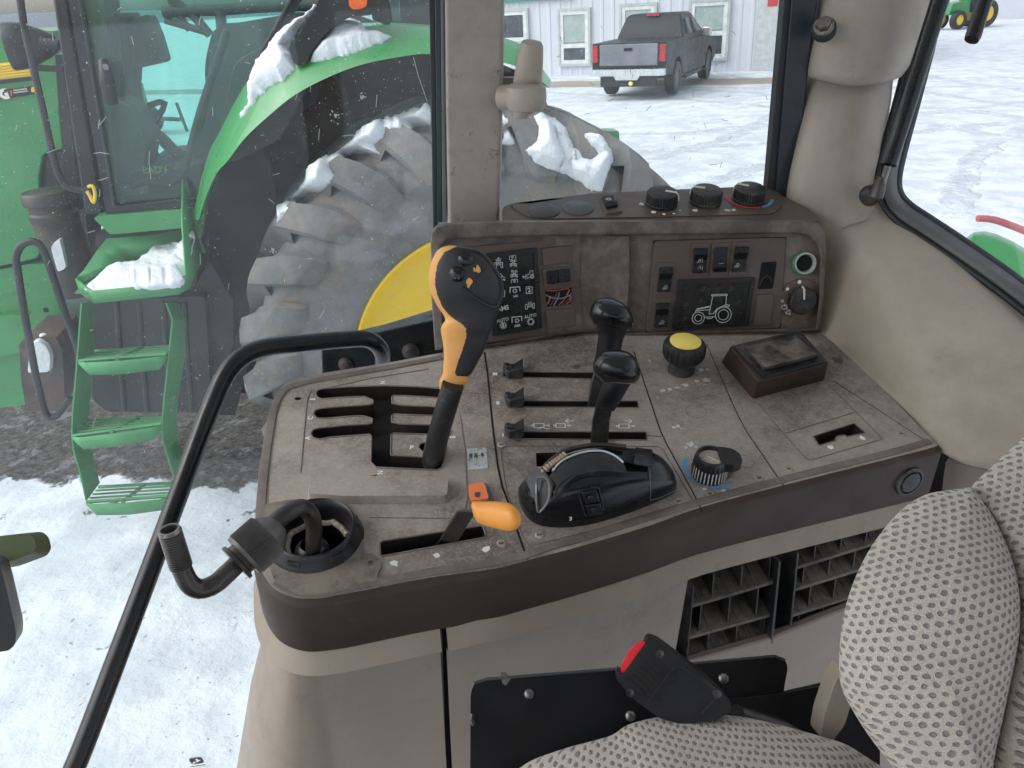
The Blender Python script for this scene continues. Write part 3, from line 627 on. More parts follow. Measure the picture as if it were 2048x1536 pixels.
MB().text(TF.at(19, 188, HN+.0092, 6), 'T', .05, .0, bold=.003).build('badge_letter', 'rust', bd)
tpris('badge_square', [(-4, 185), (3, 184), (3, 196), (-4, 197)], HN+.007, HN+.008, 'lens', par=bd)
for y in (181, 185.5): tubeT('badge_line', [(27, y), (54 if y < 183 else 56, y-3.5)], HN+.009, .0035, 'dustring', bd)
tpris('badge_emblem', [(62, 174), (71, 173), (71, 184), (62, 185)], HN+.007, HN+.009, 'jdyellow', .01, par=bd)
# work light
wl = Fr(TF.P(36, 92, -.45), (TF.N*.15+V((0, 0, 1))).normalized(), (-TF.U + TF.N*.25).normalized())
lamp = MB().lathe(wl, [(.03, -.14), (.05, -.11), (.085, -.03), (.09, .03), (.084, .04)], 28).build('work_light', 'tblack', T)
MB().disc(wl, .084, .036, 28).build('lamp_lens', 'greyseal', lamp)
tubeT('mirror_arm', [(36, -40), (47, 45), (62, 115), (84, 210), (106, 310), (118, 350), (134, 373), (160, 380), (178, 380)], -.28, .014, 'tblack', smooth=3)
tubeT('lamp_bracket', [(80, 85), (118, 90)], -.42, .02, 'tblack'); tubeT('lamp_bracket', [(72, 136), (128, 138)], -.42, .012, 'tblack')
tubeT('yellow_strap', [(176, 374), (185, 372), (190, 388), (187, 405), (180, 392), (174, 382)], -.26, .007, 'jdyellow', smooth=4)
tpris('windscreen_post', [(110, 110), (124, 110), (160, 420), (134, 420)], -.75, -.7, 'tblack')
tpris('firewall', [(80, 330), (90, 308), (130, 300), (170, 420), (185, 560), (90, 560)], -1.1, -.88, 'canister', .05)
cyl = MB(); cc = TF.P(146, 545, -.62); cc2 = TF.P(140, 400, -.62); ax = V((0, 0, 1))
cyl.lathe(Fr(cc, TF.U, ax), [(.10, -.1), (.10, .22), (.098, .25), (.105, .26), (.105, .29), (.095, .30), (.095, .33), (.11, .335), (.11, .375), (.1, .39), (.001, .395)], 32)
cyl.build('filter_canister', 'canister', T)
bx = tpris('tool_box', [(38, 690), (48, 676), (112, 676), (124, 700), (130, 800), (118, 822), (52, 822), (42, 760)], -.75, -.45, 'rust', .01, .015)
tubeT('grab_rail', [(140, 795, -.3), (112, 833, -.3), (92, 828, -.3), (76, 770, -.3), (62, 700, -.3), (46, 610, -.3), (36, 545, -.3), (32, 515, -.3), (42, 492, -.3), (62, 483, -.3), (82, 492, -.3), (98, 530, -.3), (118, 590, -.3), (138, 648, -.3), (156, 700, -.3), (160, 740, -.3)], -.3, .016, 'tblack', smooth=3)
# light on the fender
la = tpris('fender_lamp_arm', [(640, -20), (632, 20), (610, 50), (594, 78), (579, 100), (588, 130), (612, 130), (618, 112), (640, 80), (664, 54), (700, 34), (745, 30), (762, 18), (775, -20)], -.24, -.10, 'tblack', .02, .015)
tpris('lamp_lens', [(697, -10), (734, -10), (734, 12), (722, 18), (706, 19), (698, 12)], -.10, -.06, 'lens', .015, .01, par=la)
tpris('lamp_back', [(735, -40), (775, -40), (784, 40), (778, 52), (745, 40)], -.6, -.5, 'tblack', .01)
tpris('rear_cab_post', [(772, -60), (795, -60), (802, 60), (780, 60)], -1.0, -.95, 'glass_neigh')
tpris('rear_bracket', [(1212, 262), (1238, 262), (1240, 282), (1226, 284)], -.7, -.6, 'jdgreen', 0, .005)
# snow lying on it ---------------------------------------------------
def inside(x, y, poly):
    c = False; n_ = len(poly)
    for i in range(n_):
        x1, y1 = poly[i]; x2, y2 = poly[i-1]
        if (y1 > y) != (y2 > y) and x < (x2-x1)*(y-y1)/(y2-y1)+x1: c = not c
    return c
def edist(x, y, poly):
    m = 1e9
    for i in range(len(poly)):
        ax_, ay = poly[i-1]; bx_, by = poly[i]; dx, dy = bx_-ax_, by-ay; L = dx*dx+dy*dy or 1e-9; t = max(0, min(1, ((x-ax_)*dx+(y-ay)*dy)/L))
        m = min(m, math.hypot(x-ax_-t*dx, y-ay-t*dy))
    return m
def nearest(x, y, poly):
    best = (1e9, x, y)
    for i in range(len(poly)):
        ax_, ay = poly[i-1]; bx_, by = poly[i]; dx, dy = bx_-ax_, by-ay; L = dx*dx+dy*dy or 1e-9; t = max(0, min(1, ((x-ax_)*dx+(y-ay)*dy)/L))
        px_, py_ = ax_+t*dx, ay+t*dy; d = math.hypot(x-px_, y-py_)
        if d < best[0]: best = (d, px_, py_)
    return best[1:]
def drape(name, bvh, poly, lab, thick=.03, step_=4, rag=3, up=.35, fallback=None, grp=None, relax=5, lift=.0):
    """snow laid on a surface: the outline is roughened, filled with a fine grid and raised like a soft drift"""
    rp = []
    for i in range(len(poly)):
        (ax_, ay), (bx_, by) = poly[i], poly[(i+1) % len(poly)]; L = math.hypot(bx_-ax_, by-ay); k = max(1, int(L/5))
        for q in range(k):
            t = q/k; x, y = ax_+(bx_-ax_)*t, ay+(by-ay)*t; a = 6.28*noise.noise(V((x*.05, y*.05, 2))); r = rag*(noise.noise(V((x*.09, y*.09, 4)))*1.3 + .5*noise.noise(V((x*.3, y*.3, 6))))
            rp.append((x+r*math.cos(a), y+r*math.sin(a)))
    poly = rp
    x0_, x1_ = min(p[0] for p in poly), max(p[0] for p in poly); y0_, y1_ = min(p[1] for p in poly), max(p[1] for p in poly)
    nx, ny = int((x1_-x0_)/step_)+3, int((y1_-y0_)/step_)+3; ins = {}
    for j in range(ny):
        for i in range(nx): ins[i, j] = inside(x0_+(i-1)*step_, y0_+(j-1)*step_, poly)
    cells = [(i, j) for i in range(nx-1) for j in range(ny-1) if any(ins[k] for k in ((i, j), (i+1, j), (i, j+1), (i+1, j+1)))]
    pos = {}
    for (i, j) in set(k for c in cells for k in (c, (c[0]+1, c[1]), (c[0], c[1]+1), (c[0]+1, c[1]+1))):
        x, y = x0_+(i-1)*step_, y0_+(j-1)*step_; e = 0
        if ins[i, j]: e = min(1, edist(x, y, poly)/20.0)
        else: x, y = nearest(x, y, poly)
        dr = ray(x, y).normalized(); hit = bvh.ray_cast(CAM, dr)
        if hit[0] is None:
            if fallback is None: continue
            p, nn = TF.P(x, y, fallback), TF.N
        else: p, nn = hit[0], hit[1]
        if nn.dot(dr) > 0: nn = -nn
        h_ = thick*(e*(2-e))*(1+.35*noise.noise(p*9)+.12*noise.noise(p*30)) - (.004 if e == 0 else 0)
        pos[i, j] = [p, ((nn*(1-up)+V((0, 0, up)))*h_), e]
    for it in range(relax):      # relax the base so it drapes softly
        new = {}
        for k, (p, h_, e) in pos.items():
            nb = [pos[q][0] for q in ((k[0]+1, k[1]), (k[0]-1, k[1]), (k[0], k[1]+1), (k[0], k[1]-1)) if q in pos]
            new[k] = p.lerp(sum(nb, V((0, 0, 0)))/len(nb), .5) if len(nb) == 4 else p
        for k in pos: pos[k][0] = new[k]
    mb = MB(); ids = {k: mb.av(p + h_ + (CAM-p).normalized()*lift*e) for k, (p, h_, e) in pos.items()}
    for (i, j) in cells:
        q = [ids.get(k) for k in ((i, j), (i, j+1), (i+1, j+1), (i+1, j))]
        if None in q: continue
        ps = [mb.v[k] for k in q]
        if max((ps[0]-ps[2]).length, (ps[1]-ps[3]).length) > .3: continue
        mb.f.append(q)
    if not mb.f: return
    o = mb.build(name, 'snow', None, smooth=180, solid=.004); tag(o, lab, 'snow', grp, 'stuff'); return o
drape('snow', fb, crop([(285, 890), (340, 760), (345, 610), (400, 440), (480, 350), (560, 230), (720, 120), (850, 30), (865, 60), (760, 180), (650, 350), (690, 470), (700, 510), (600, 590), (480, 660), (380, 780)], 400, 0, 3.657), 'wind packed snow on the front of the green tractor fender', .035, 3, 6, fallback=-.22, lift=.03)
drape('snow', fb, crop([(790, 465), (850, 350), (960, 210), (1010, 150), (1130, 150), (1200, 185), (1230, 220), (1300, 240), (1420, 265), (1340, 310), (1230, 350), (1050, 415), (900, 450)], 400, 0, 3.657), 'snow mound behind the lamp arm on the green fender', .035, 3, 6, fallback=-.24, lift=.03)
drape('snow', wb, crop([(565, 1150), (580, 1000), (690, 890), (780, 800), (860, 680), (1080, 520), (1280, 370), (1600, 200), (1890, 130), (1890, 310), (1700, 330), (1500, 340), (1480, 410), (1400, 470), (1460, 550), (1300, 545), (1150, 570), (1020, 640), (1060, 730), (1030, 800), (960, 880), (850, 880), (720, 960), (640, 1050), (625, 1100)], 420, 180, 4.267), 'band of snow along the shoulder of the big tyre, left of the window pillar', .05, 3, 3, fallback=-.05, relax=7, lift=.05)
drape('snow', wb, crop([(440, 960), (500, 1010), (560, 1220), (520, 1250), (440, 1240)], 900, 0, 4.267), 'small snow patch on the tyre right beside the window pillar', .03, 4, 4)
drape('snow', wb, crop([(700, 985), (790, 960), (900, 1000), (1000, 1090), (1025, 1200), (1110, 1290), (1140, 1350), (1200, 1360), (1270, 1310), (1150, 1180), (1150, 1130), (1280, 1150), (1400, 1300), (1400, 1360), (1330, 1540), (1300, 1640), (1200, 1640), (1120, 1560), (1000, 1500), (830, 1440), (700, 1370), (640, 1280), (740, 1200), (760, 1100)], 900, 0, 4.267), 'large snow patch on the tyre below the beige pillar lamp', .04, 3, 4, relax=7, lift=.05)
drape('snow', pb, crop([(530, 640), (640, 600), (760, 510), (960, 450), (1080, 370), (1200, 340), (1270, 270), (1330, 200), (1355, 250), (1330, 400), (1290, 600), (1250, 630), (1000, 640), (700, 640)], 0, 400, 3.49), 'snow drifted on the green platform above the ladder', .06, 3, 3, fallback=-.35, relax=14)
sb = MB(); po = tp([(50, 750), (55, 690), (72, 676), (95, 688), (106, 712), (104, 748)], -.42)
sb.prism(TF, rpoly(po, .03), -.5, -.42, .01); tag(sb.build('snow', 'snow', None, bevel=.02, seg=3, smooth=80), 'snow slab on top of the rusty box by the green frame', 'snow', None, 'stuff')
sb = MB(); po = tp([(95, 490), (122, 470), (138, 540), (112, 550)], -.5); sb.prism(TF, rpoly(po, .03), -.6, -.5, .01); tag(sb.build('snow', 'snow', None, bevel=.02, seg=3, smooth=80), 'snow caught beside the dark canister on the tractor', 'snow', None, 'stuff')
# implement seen through its cab, and distant yard things
im = thing('implement', 'small green farm implement standing in the snow, seen through the parked tractor cab', 'farm implement', V((-9.2, 20.5, 0)))
q = Fr(V((-9.2, 20.5, 0)), V((1, 0, 0)), V((0, -1, 0)))
MB().box(q, 0, .75, .9, .9, -.4, .4, .05).build('hopper', 'jdgreen', im, bevel=.04); MB().tube([q.w(-.2, 1.2, 0), q.w(-.1, 1.7, 0), q.w(.3, 1.8, 0)], .05).tube([q.w(.4, .4, 0), q.w(1.3, .3, 0)], .05).tube([q.w(1.3, .7, 0), q.w(1.4, 0, 0)], .04).build('drawbar', 'tblack', im)
for sx in (-.35, .35): MB().lathe(q, [(.32, -.55), (.34, -.5), (.34, -.42), (.1, -.4)], 20, sx, .3).build('wheel', 'tblack', im)
# ================================================================ OFFICE BUILDING
Bf = Fr(V((2.05, 29.56, 0)), V((.921, -.39, 0)), V((-.39, -.921, 0)))
B = thing('office_building', 'white ribbed metal office building with green trimmed windows and green sign board', 'building', Bf.O)
wl = MB(); uu = -9.0; top = []
pts = []
while uu < 9.4:
    pts += [(uu, 0), (uu + .22, 0), (uu + .25, .018), (uu + .33, .018), (uu + .36, 0)]; uu += .38
wl.grid([[Bf.w(a, z, b) for a, b in pts] for z in (-.1, 4.2)])
wl.box(Bf, .2, 2.05, 18.6, 4.3, -9, -.02).build('wall', 'siding', B, smooth=20)
MB().box(Bf, .2, 4.3, 19.4, .2, -9.4, .4).build('roof', 'door_b', B)
def bwin(name, x0_, y0_, x1_, y1_, glassm, split=None, sill=0):
    (ua, va), (ub, vb) = Bf.px(x0_, y0_), Bf.px(x1_, y1_); va, vb = max(va, vb), min(va, vb)
    ua, ub = min(ua, ub), max(ua, ub); w_, h_ = ub-ua, va-vb; cu_, cv = (ua+ub)/2, (va+vb)/2
    fr = MB().plate(Bf, [(ua, vb), (ub, vb), (ub, va), (ua, va)], [[(ua+.08, vb+.08), (ub-.08, vb+.08), (ub-.08, va-.08), (ua+.08, va-.08)]], .11, .11).build(name, 'wintrim', B, smooth=False)
    f2 = MB().plate(Bf, [(ua+.081, vb+.081), (ub-.081, vb+.081), (ub-.081, va-.081), (ua+.081, va-.081)], [[(ua+.2, vb+.2), (ub-.2, vb+.2), (ub-.2, va-.2), (ua+.2, va-.2)]], .09, .05)
    if split: sv = vb + h_*split; f2.box(Bf, cu_, sv, w_-.38, .14, .045, .091)
    f2.build('sash', 'winframe', fr, smooth=False)
    if split:
        MB().box(Bf, cu_, (sv+va)/2, w_-.3, va-sv-.2, .04, .06).build('pane', 'blind', fr); MB().box(Bf, cu_, (sv+vb)/2, w_-.3, sv-vb-.2, .04, .06).build('pane', 'windark', fr)
    else: MB().box(Bf, cu_, cv, w_-.3, h_-.3, .04, .06).build('pane', glassm, fr)
bwin('window', 985, 20, 1060, 86, 'windark'); bwin('window', 1116, 18, 1183, 131, 'blind', .36); bwin('window', 1240, 8, 1313, 84, 'blind'); bwin('window', 1379, 0, 1455, 120, 'blind', .45); bwin('window', 802, 30, 850, 66, 'windark')
dr = MB(); (ua, va), (ub, vb) = Bf.px(1530, -10), Bf.px(1565, 142)
dr.box(Bf, (ua+ub)/2, 1.05, 1.1, 2.15, .03, .09); door_ = dr.build('door', 'door_b', B)
MB().box(Bf, (ua+ub)/2+.22, 1.2, .2, 1.1, .08, .1).build('door_window', 'windark', door_)
MB().box(Bf, Bf.px(1546, 5)[0], Bf.px(1546, 5)[1]+.05, .3, .3, .09, .11).build('door_sign', 'redprint', door_)
(ua, va), (ub, vb) = Bf.px(1000, 4), Bf.px(1142, -3)
sg = MB().box(Bf, (ua+ub)/2-.8, vb+.55, ub-ua+1.8, 1.1, .04, .12).build('sign_board', 'signgreen', B)
[MB().box(Bf, ua + .12 + .27*i, vb+.30, .15, .42, .12, .135).build('sign_letter', 'creamline', sg) for i in range(9)]
# grey shed far right
Sf = Fr(V((28.0, 45.5, 0)), V((.97, -.25, 0)), V((-.25, -.97, 0)))
S = thing('shed', 'pale grey metal shed far behind the rear window', 'building', Sf.O)
MB().box(Sf, 6, 2.6, 20, 5.4, -8, 0).build('wall', 'siding', S); MB().box(Sf, 6, 5.5, 21, .4, -8.4, .4).build('roof', 'door_b', S)
MB().box(Sf, 6, 1.9, 4, 3.9, .01, .06).build('door', 'door_b', S)
# distant machines
def far_tractor(x, y, rot, lab):
    f_ = Fr(V((x, y, 0)), V((math.cos(rot), math.sin(rot), 0)), V((math.sin(rot), -math.cos(rot), 0)))
    t_ = thing('tractor', lab, 'tractor', V((x, y, 0)), 'tractors in the far yard'); t_.scale = (.62, .62, .62)
    MB().prism(f_, [(-2.6, 1.0), (-.6, 1.0), (-.6, 2.0), (-2.5, 1.8)], -.5, .5).build('hood', 'jdgreen', t_, bevel=.08)
    MB().prism(f_, [(-.6, 1.1), (1.0, 1.1), (1.1, 1.9), (.9, 2.9), (-.4, 2.9), (-.7, 1.9)], -.7, .7).build('cab', 'carglass', t_, bevel=.05)
    MB().box(f_, .2, 2.98, 1.7, .16, -.8, .8).build('roof', 'jdgreen', t_, bevel=.04)
    for cx, r in ((.7, .95), (-2.0, .65)):
        for n_ in (.85, -.85):
            wq = Fr(f_.w(cx, r, n_), f_.U, f_.N)
            MB().lathe(wq, [(r*.55, -.22), (r*.9, -.25), (r, -.18), (r, .18), (r*.9, .25), (r*.55, .22)], 28).build('tyre', 'tblack', t_)
            MB().lathe(wq, [(r*.56, .15), (r*.4, .08), (.001, .1)], 28).build('wheel_rim', 'jdyellow', t_)
def gp(x, y):
    d = ray(x, y); return CAM + d*(-HC/d.z)
q = gp(1915, 56); far_tractor(q.x+.5, q.y, .3, 'green tractor with yellow wheels in the far yard, nearest the grey shed')
q = gp(300, 155); 
up = MB().tube([V((-130, 210, 0)), V((-130, 210, 11))], .25, 8).tube([V((-131.5, 210, 10)), V((-128.5, 210, 10))], .15, 6); tag(up.build('utility_pole', 'rust'), 'utility pole on the horizon at far left', 'utility pole')
# ================================================================ PICKUP
A_ = V((.45, .89, 0)).normalized(); Rr = V((A_.y, -A_.x, 0)); Tb = V((4.05, 22.35, 0)); TS = 1.0
TK = thing('pickup_truck', 'dusty black crew cab pickup truck parked tail first in front of the white building', 'pickup truck', Tb)
SFr = Fr(Tb, A_, Rr)            # side frame: u forward from rear axle, v up, n to the truck's right
def arch(cx, r, z=.42):
    return [(cx + r*math.cos(R_(a)), z + r*math.sin(R_(a))) for a in range(180, -1, -20)]
body = [(-1.22, .62), (-.52, .55)] + arch(0, .5, .45) + [(.6, .42), (3.1, .42)] + arch(3.72, .5, .45) + [(4.35, .5), (4.62, .6), (4.66, .95), (4.6, 1.14), (3.1, 1.25), (2.9, 1.28), (.62, 1.28), (.6, 1.37), (-1.2, 1.37)]
bm_ = MB().prism(SFr, body, -.98, .98); bd = bm_.build('body', 'truck', TK, bevel=.05, seg=3)
def ghost(z, yf, yr, hw): return [SFr.w(yr, z, -hw), SFr.w(yr, z, hw), SFr.w(yf, z, hw), SFr.w(yf, z, -hw)]
MB().grid([ghost(1.2, 3.15, .62, .95), ghost(1.42, 2.95, .68, .92), ghost(1.88, 2.2, .95, .76), ghost(1.95, 2.05, 1.1, .70)], True, True).build('cab', 'truck', TK, bevel=.04, seg=3)
for sgn in (1, -1):
    for a, b_, c_, d_ in (((.95, 1.42), (1.65, 1.42), (1.65, 1.82), (1.12, 1.80)), ((1.75, 1.42), (2.7, 1.42), (2.2, 1.80), (1.75, 1.82))):
        m_ = MB(); m_.face([SFr.w(u_, v_, sgn*(.935 - (v_-1.42)*.345)) for u_, v_ in ((a, b_, c_, d_) if sgn > 0 else (d_, c_, b_, a))]); m_.build('side_window', 'carglass', TK, solid=.01)
m_ = MB(); m_.face([SFr.w(.70, 1.45, -.75), SFr.w(.70, 1.45, .75), SFr.w(.915, 1.8, .66), SFr.w(.915, 1.8, -.66)]); m_.build('rear_window', 'carglass', TK, solid=.012)
RF = Fr(Tb - A_*1.22, Rr, -A_)  # rear frame: u to the right, v up, n backward
tg = MB().box(RF, 0, 1.07, 1.56, .56, 0, .04, .02, .05).build('tailgate', 'truckgrey', TK, bevel=.01)
MB().box(RF, 0, 1.22, .22, .07, .04, .06).build('tailgate_handle', 'truck', tg); MB().box(RF, 0, .82, 1.5, .04, .03, .05).build('gate_trim', 'truck', tg)
for s_ in (-1, 1): MB().box(RF, s_*.89, 1.12, .17, .42, 0, .05, .015, .04).build('tail_light', 'redlens', TK, bevel=.01)
bp = MB().prism(RF, [(-.98, .6), (-.35, .6), (-.28, .5), (.28, .5), (.35, .6), (.98, .6), (.98, .76), (-.98, .76)], -.05, .16).build('rear_bumper', 'chrome', TK, bevel=.03)
MB().box(RF, 0, .6, .32, .15, .16, .175).build('licence_plate', 'door_b', bp)
MB().box(RF, 0, .46, 1.5, .26, -.1, .05).build('bumper_valance', 'tblack', bp, bevel=.02)
MB().lathe(Fr(RF.w(.12, .42, .2), RF.U, RF.N), [(.05, -.1), (.05, 0), (.001, .02)], 12).build('tow_plug', 'yellow', TK)
MB().box(Fr(SFr.w(.98, 1.93, 0), Rr, -A_), 0, 0, .36, .07, 0, .06).build('brake_light', 'redlens', TK, bevel=.01)
for u_ in (0, 3.72):
    for s_ in (1, -1):
        wq = Fr(SFr.w(u_, .41, s_*.86), A_, Rr*s_)
        t_ = MB().lathe(wq, [(.24, -.14), (.38, -.14), (.41, -.1), (.41, .1), (.38, .13), (.25, .13)], 32).build('wheel', 'tblack', TK)
        MB().lathe(wq, [(.26, .11), (.2, .07), (.08, .07), (.07, .1), (.001, .1)], 24, ).build('wheel_rim', 'truckgrey', t_)
for s_ in (1, -1): MB().box(SFr, 2.75, 1.38, .16, .24, s_*.98, s_*1.22).build('mirror', 'chrome', TK, bevel=.03)
MB().box(SFr, 1.6, .38, 2.0, .1, .9, 1.05).build('running_board', 'tblack', TK, bevel=.02)
MB().box(SFr, 1.5, 1.1, 1.5, .03, .98, .99).build('door_crease', 'tblack', TK)
# own tractor's rear fender seen through the back glass
rf = MB(); D_ = 2.3
cl = [(1900, 560), (1915, 490), (1945, 458), (1990, 462), (2060, 500), (2130, 550), (2200, 650)]
rf.grid([[P(x, y, D_+a*.5) + V((0, 0, b_)) for x, y in cl] for a, b_ in ((1, -.02), (.6, 0), (.1, 0), (0, -.03), (-.05, -.2))])
FD = thing('rear_fender', 'green rear fender outside the back glass of the cab', 'fender', P(2000, 480, 2.4))
rf.build('fender_top', 'jdgreen', FD, sub=1, solid=.01)
MB().tube([P(1955, 437, 2.9), P(1990, 440, 2.9), P(2050, 462, 2.9), P(2140, 500, 2.85)], .013, 8, smooth=3).build('red_edge', 'hazedred', FD)
# ================================================================ CAB FRAMES
CT = Fr(P(1024, 720, 1.0), cr, CV(.005, 1, -.7055))
Vu = CV(0, math.cos(R_(15)), -math.sin(R_(15)))
IPR = Fr(CT.P(1260, 662), cr, CV(0, -math.sin(R_(15)), -math.cos(R_(15))))
_a, _b = CT.P(970, 690), CT.P(1165, 659)
IPL = Fr(_a, (_b-_a).normalized(), (_b-_a).normalized().cross(Vu))
TD = Fr(P(1300, 440, 1.03), cr, CV(0, .769, -.639))
def SW(yc): return Fr(CAM + cY*yc, cX, -cY)
_a, _b = CT.P(700, 1190), CT.P(1870, 893); _u = (_b-_a); _u = (_u - cZ*_u.dot(cZ)).normalized()
LP = Fr(_a, _u, _u.cross(cZ))
def VPn(d): return Fr(CAM + fw*d, cr, -fw)
def loft_px(rows, seg=24, cap=True, mb=None):
    """rows: (xl, yl, xr, yr, depth, thickness ratio)"""
    mb = mb or MB(); out = []
    for xl, yl, xr, yr, d, k in rows:
        a, b = P(xl, yl, d), P(xr, yr, d); c = (a+b)/2; h = (b-a)/2; e = fw*h.length*k
        out.append([c + h*math.cos(2*math.pi*i/seg) + e*math.sin(2*math.pi*i/seg) for i in range(seg)])
    return mb.grid(dome(densify(out, 4)), True, True)
def pxs(fr, pts, n=0, r=0, k=4):
    q = fr.poly(pts, n); return rpoly(q, r, k) if r else q
# ================================================================ CONSOLE
CO = thing('side_console', 'dusty brown control console with gear gate slots and lever slots beside the seat', 'control console', CT.P(1150, 1000, -.3))
outer_px = [(513, 1090), (513, 1035), (517, 985), (522, 930), (531, 870), (541, 818), (552, 790), (568, 770), (590, 759), (640, 747), (760, 728), (885, 705), (890, 688), (970, 689), (1165, 657), (1262, 666), (1400, 662), (1638, 659), (1700, 716), (1790, 803), (1872, 888), (1868, 894), (1776, 918), (1565, 971), (1400, 1015), (1300, 1051), (1159, 1093), (1049, 1122), (985, 1138), (860, 1155), (740, 1178), (683, 1189), (640, 1195), (605, 1197), (575, 1191), (548, 1177), (528, 1152), (517, 1122)]
_sm = smooth2(outer_px[20:]+outer_px[:12], 3); _n = (len(outer_px[20:])+1)*3+1; tp_px = _sm[:_n]; outer_px = outer_px[12:20] + _sm
outer = CT.poly(outer_px)
gate = crop([(420,403),(385,388),(374,358),(385,332),(420,318),(650,300),(920,292),(1200,300),(1400,315),(1480,332),(1502,360),(1480,398),(1370,392),(1150,378),(1012,372),(999,385),(1000,436),(1075,452),(1380,465),(1470,480),(1490,508),(1470,537),(1300,537),(1010,527),(998,540),(998,590),(1060,605),(1290,612),(1440,625),(1480,665),(1462,708),(1410,715),(1280,692),(1010,682),(993,695),(990,862),(1265,877),(1280,858),(1240,830),(1215,800),(1230,768),(1270,758),(1340,772),(1420,775),(1445,800),(1430,900),(1410,965),(1370,985),(870,962),(825,920),(832,710),(815,692),(500,715),(400,733),(350,718),(334,688),(350,655),(400,640),(600,618),(800,608),(835,600),(838,565),(770,542),(700,540),(450,562),(385,560),(354,528),(370,495),(420,478),(600,462),(800,452),(845,440),(843,412),(775,382),(600,388)], 540, 700, 4.096)
c2 = lambda p: crop(p, 940, 640, 4.096); c5 = lambda p: crop(p, 740, 880, 3.103); c3 = lambda p: crop(p, 1380, 640, 3.938); c4 = lambda p: crop(p, 300, 940, 3.657)
hz3 = c2([(272, 425), (1012, 428), (1000, 484), (272, 466)]); hz2 = c2([(300, 662), (1370, 664), (1380, 718), (306, 714)]); hz1 = c2([(330, 915), (1440, 918), (1452, 985), (346, 972)])
brk = c5([(60, 640), (80, 626), (690, 532), (704, 540), (719, 590), (712, 606), (75, 722), (64, 710)]); rect = c5([(1030, 80), (1200, 76), (1150, 160), (1034, 165)])
notch = c3([(968, 915), (1285, 815), (1302, 818), (1375, 880), (1370, 893), (1235, 920), (1215, 907), (1160, 914), (1145, 935), (1145, 950), (1025, 988), (1008, 980)])
bc = CT.px(632, 1078); boot_hole = [(bc[0] + .034*math.cos(R_(a)), bc[1] + .034*math.sin(R_(a))) for a in range(0, 360, 12)]
mount = [CT.px(596, 797)]; mh = [(mount[0][0] + .0042*math.cos(R_(a)), mount[0][1] + .003*math.sin(R_(a))) for a in range(0, 360, 30)]
holes = [CT.poly(gate), CT.poly(hz3), CT.poly(hz2), CT.poly(hz1), CT.poly(brk), CT.poly(rect), CT.poly(notch), boot_hole, mh]
top = MB().plate(CT, outer, holes, 0, .0); 
for h_, dp in zip(holes, (.022, .02, .02, .02, .02, .02, .014, .03, .008)):
    walls = MB(); k = len(h_); T_ = [CT.w(u, v, 0) for u, v in h_]; B_ = [CT.w(u, v, -dp) for u, v in h_]; walls.grid([T_ + T_[:1], B_ + B_[:1]]); walls.build('slot_wall', 'slotwall', CO, smooth=40)
top.build('top_panel', 'console', CO, smooth=30)
# floor of cavities
cav = MB()
cav.prism(CT, CT.poly([(600, 765), (925, 760), (930, 960), (700, 960), (600, 900)], -.023), -.06, -.0225)
cav.build('gate_cavity', 'void', CO)
MB().prism(CT, CT.poly([(745, 1070), (990, 1025), (992, 1105), (745, 1135)], -.021), -.06, -.0205).build('lever_cavity', 'void', CO)
MB().prism(CT, CT.poly([(1060, 895), (1140, 895), (1130, 945), (1060, 945)], -.021), -.05, -.0205).build('rear_cavity', 'void', CO)
MB().lathe(Fr(CT.w(*bc, 0), CT.U, CT.N), [(.0345, -.029), (.05, -.03), (.05, -.09), (.001, -.09)], 32).build('boot_cavity', 'void', CO)
cav = MB(); cav.box(CT, *CT.px(1685, 868, -.02), .09, .06, -.06, -.0145)
cav.build('cavity_floor', 'void', CO)
for hz in (hz3, hz2, hz1):   # dark slot tracks a little below the plate
    (x0_, y0_), (x1_, y1_), (x2_, y2_), (x3_, y3_) = hz
    MB().prism(CT, CT.poly([(x0_-3, y0_-4), (x1_+3, y1_-4), (x2_+3, y2_+8), (x3_-3, y3_+8)], -.010), -.03, -.010).build('slot_track', 'slotwall', CO)
    MB().prism(CT, CT.poly([(x1_-105, y1_+6), (x1_-92, y1_+6), (x1_-92, y1_+16), (x1_-105, y1_+16)], -.0098), -.0102, -.0094).build('slot_notch', 'void', CO)
# moulded rims round the openings
for hh, r in ((gate, .0011), (hz3, .0008), (hz2, .0008), (hz1, .0008), (brk, .001), (notch, .0008)):
    q = [CT.P(x, y, .0002) for x, y in hh]; q.append(q[0]); MB().tube(q, r, 6, cap=False).build('opening_rim', 'console_rim', CO)
# raised lip along the outer left and front edges
def ribbon(name, pts, w, hgt_, m, par, seg=4, fr=CT, n0=0):
    mb = MB(); P3 = catmull([fr.P(x, y, n0) for x, y in pts], 4); rows = []
    for i, p in enumerate(P3):
        t = (P3[min(i+1, len(P3)-1)] - P3[max(i-1, 0)]).normalized(); s = fr.N.cross(t)
        rows.append([p - s*w/2 - fr.N*.001, p - s*w*.4 + fr.N*hgt_*.75, p + fr.N*hgt_, p + s*w*.4 + fr.N*hgt_*.75, p + s*w/2 - fr.N*.001])
    mb.grid(rows); return mb.build(name, m, par, smooth=60)
ribbon('edge_lip', [(520, 1060), (523, 1000), (529, 935), (538, 872), (547, 822), (560, 792), (580, 775), (640, 760), (760, 739), (884, 716)], .011, .0025, 'console_rim', CO)
ribbon('edge_lip', [(552, 1165), (585, 1183), (640, 1188), (740, 1168), (860, 1145), (985, 1126), (1049, 1112), (1100, 1094), (1159, 1078), (1300, 1034), (1405, 1003), (1565, 960), (1776, 907), (1858, 883)], .010, .0022, 'console_rim', CO)
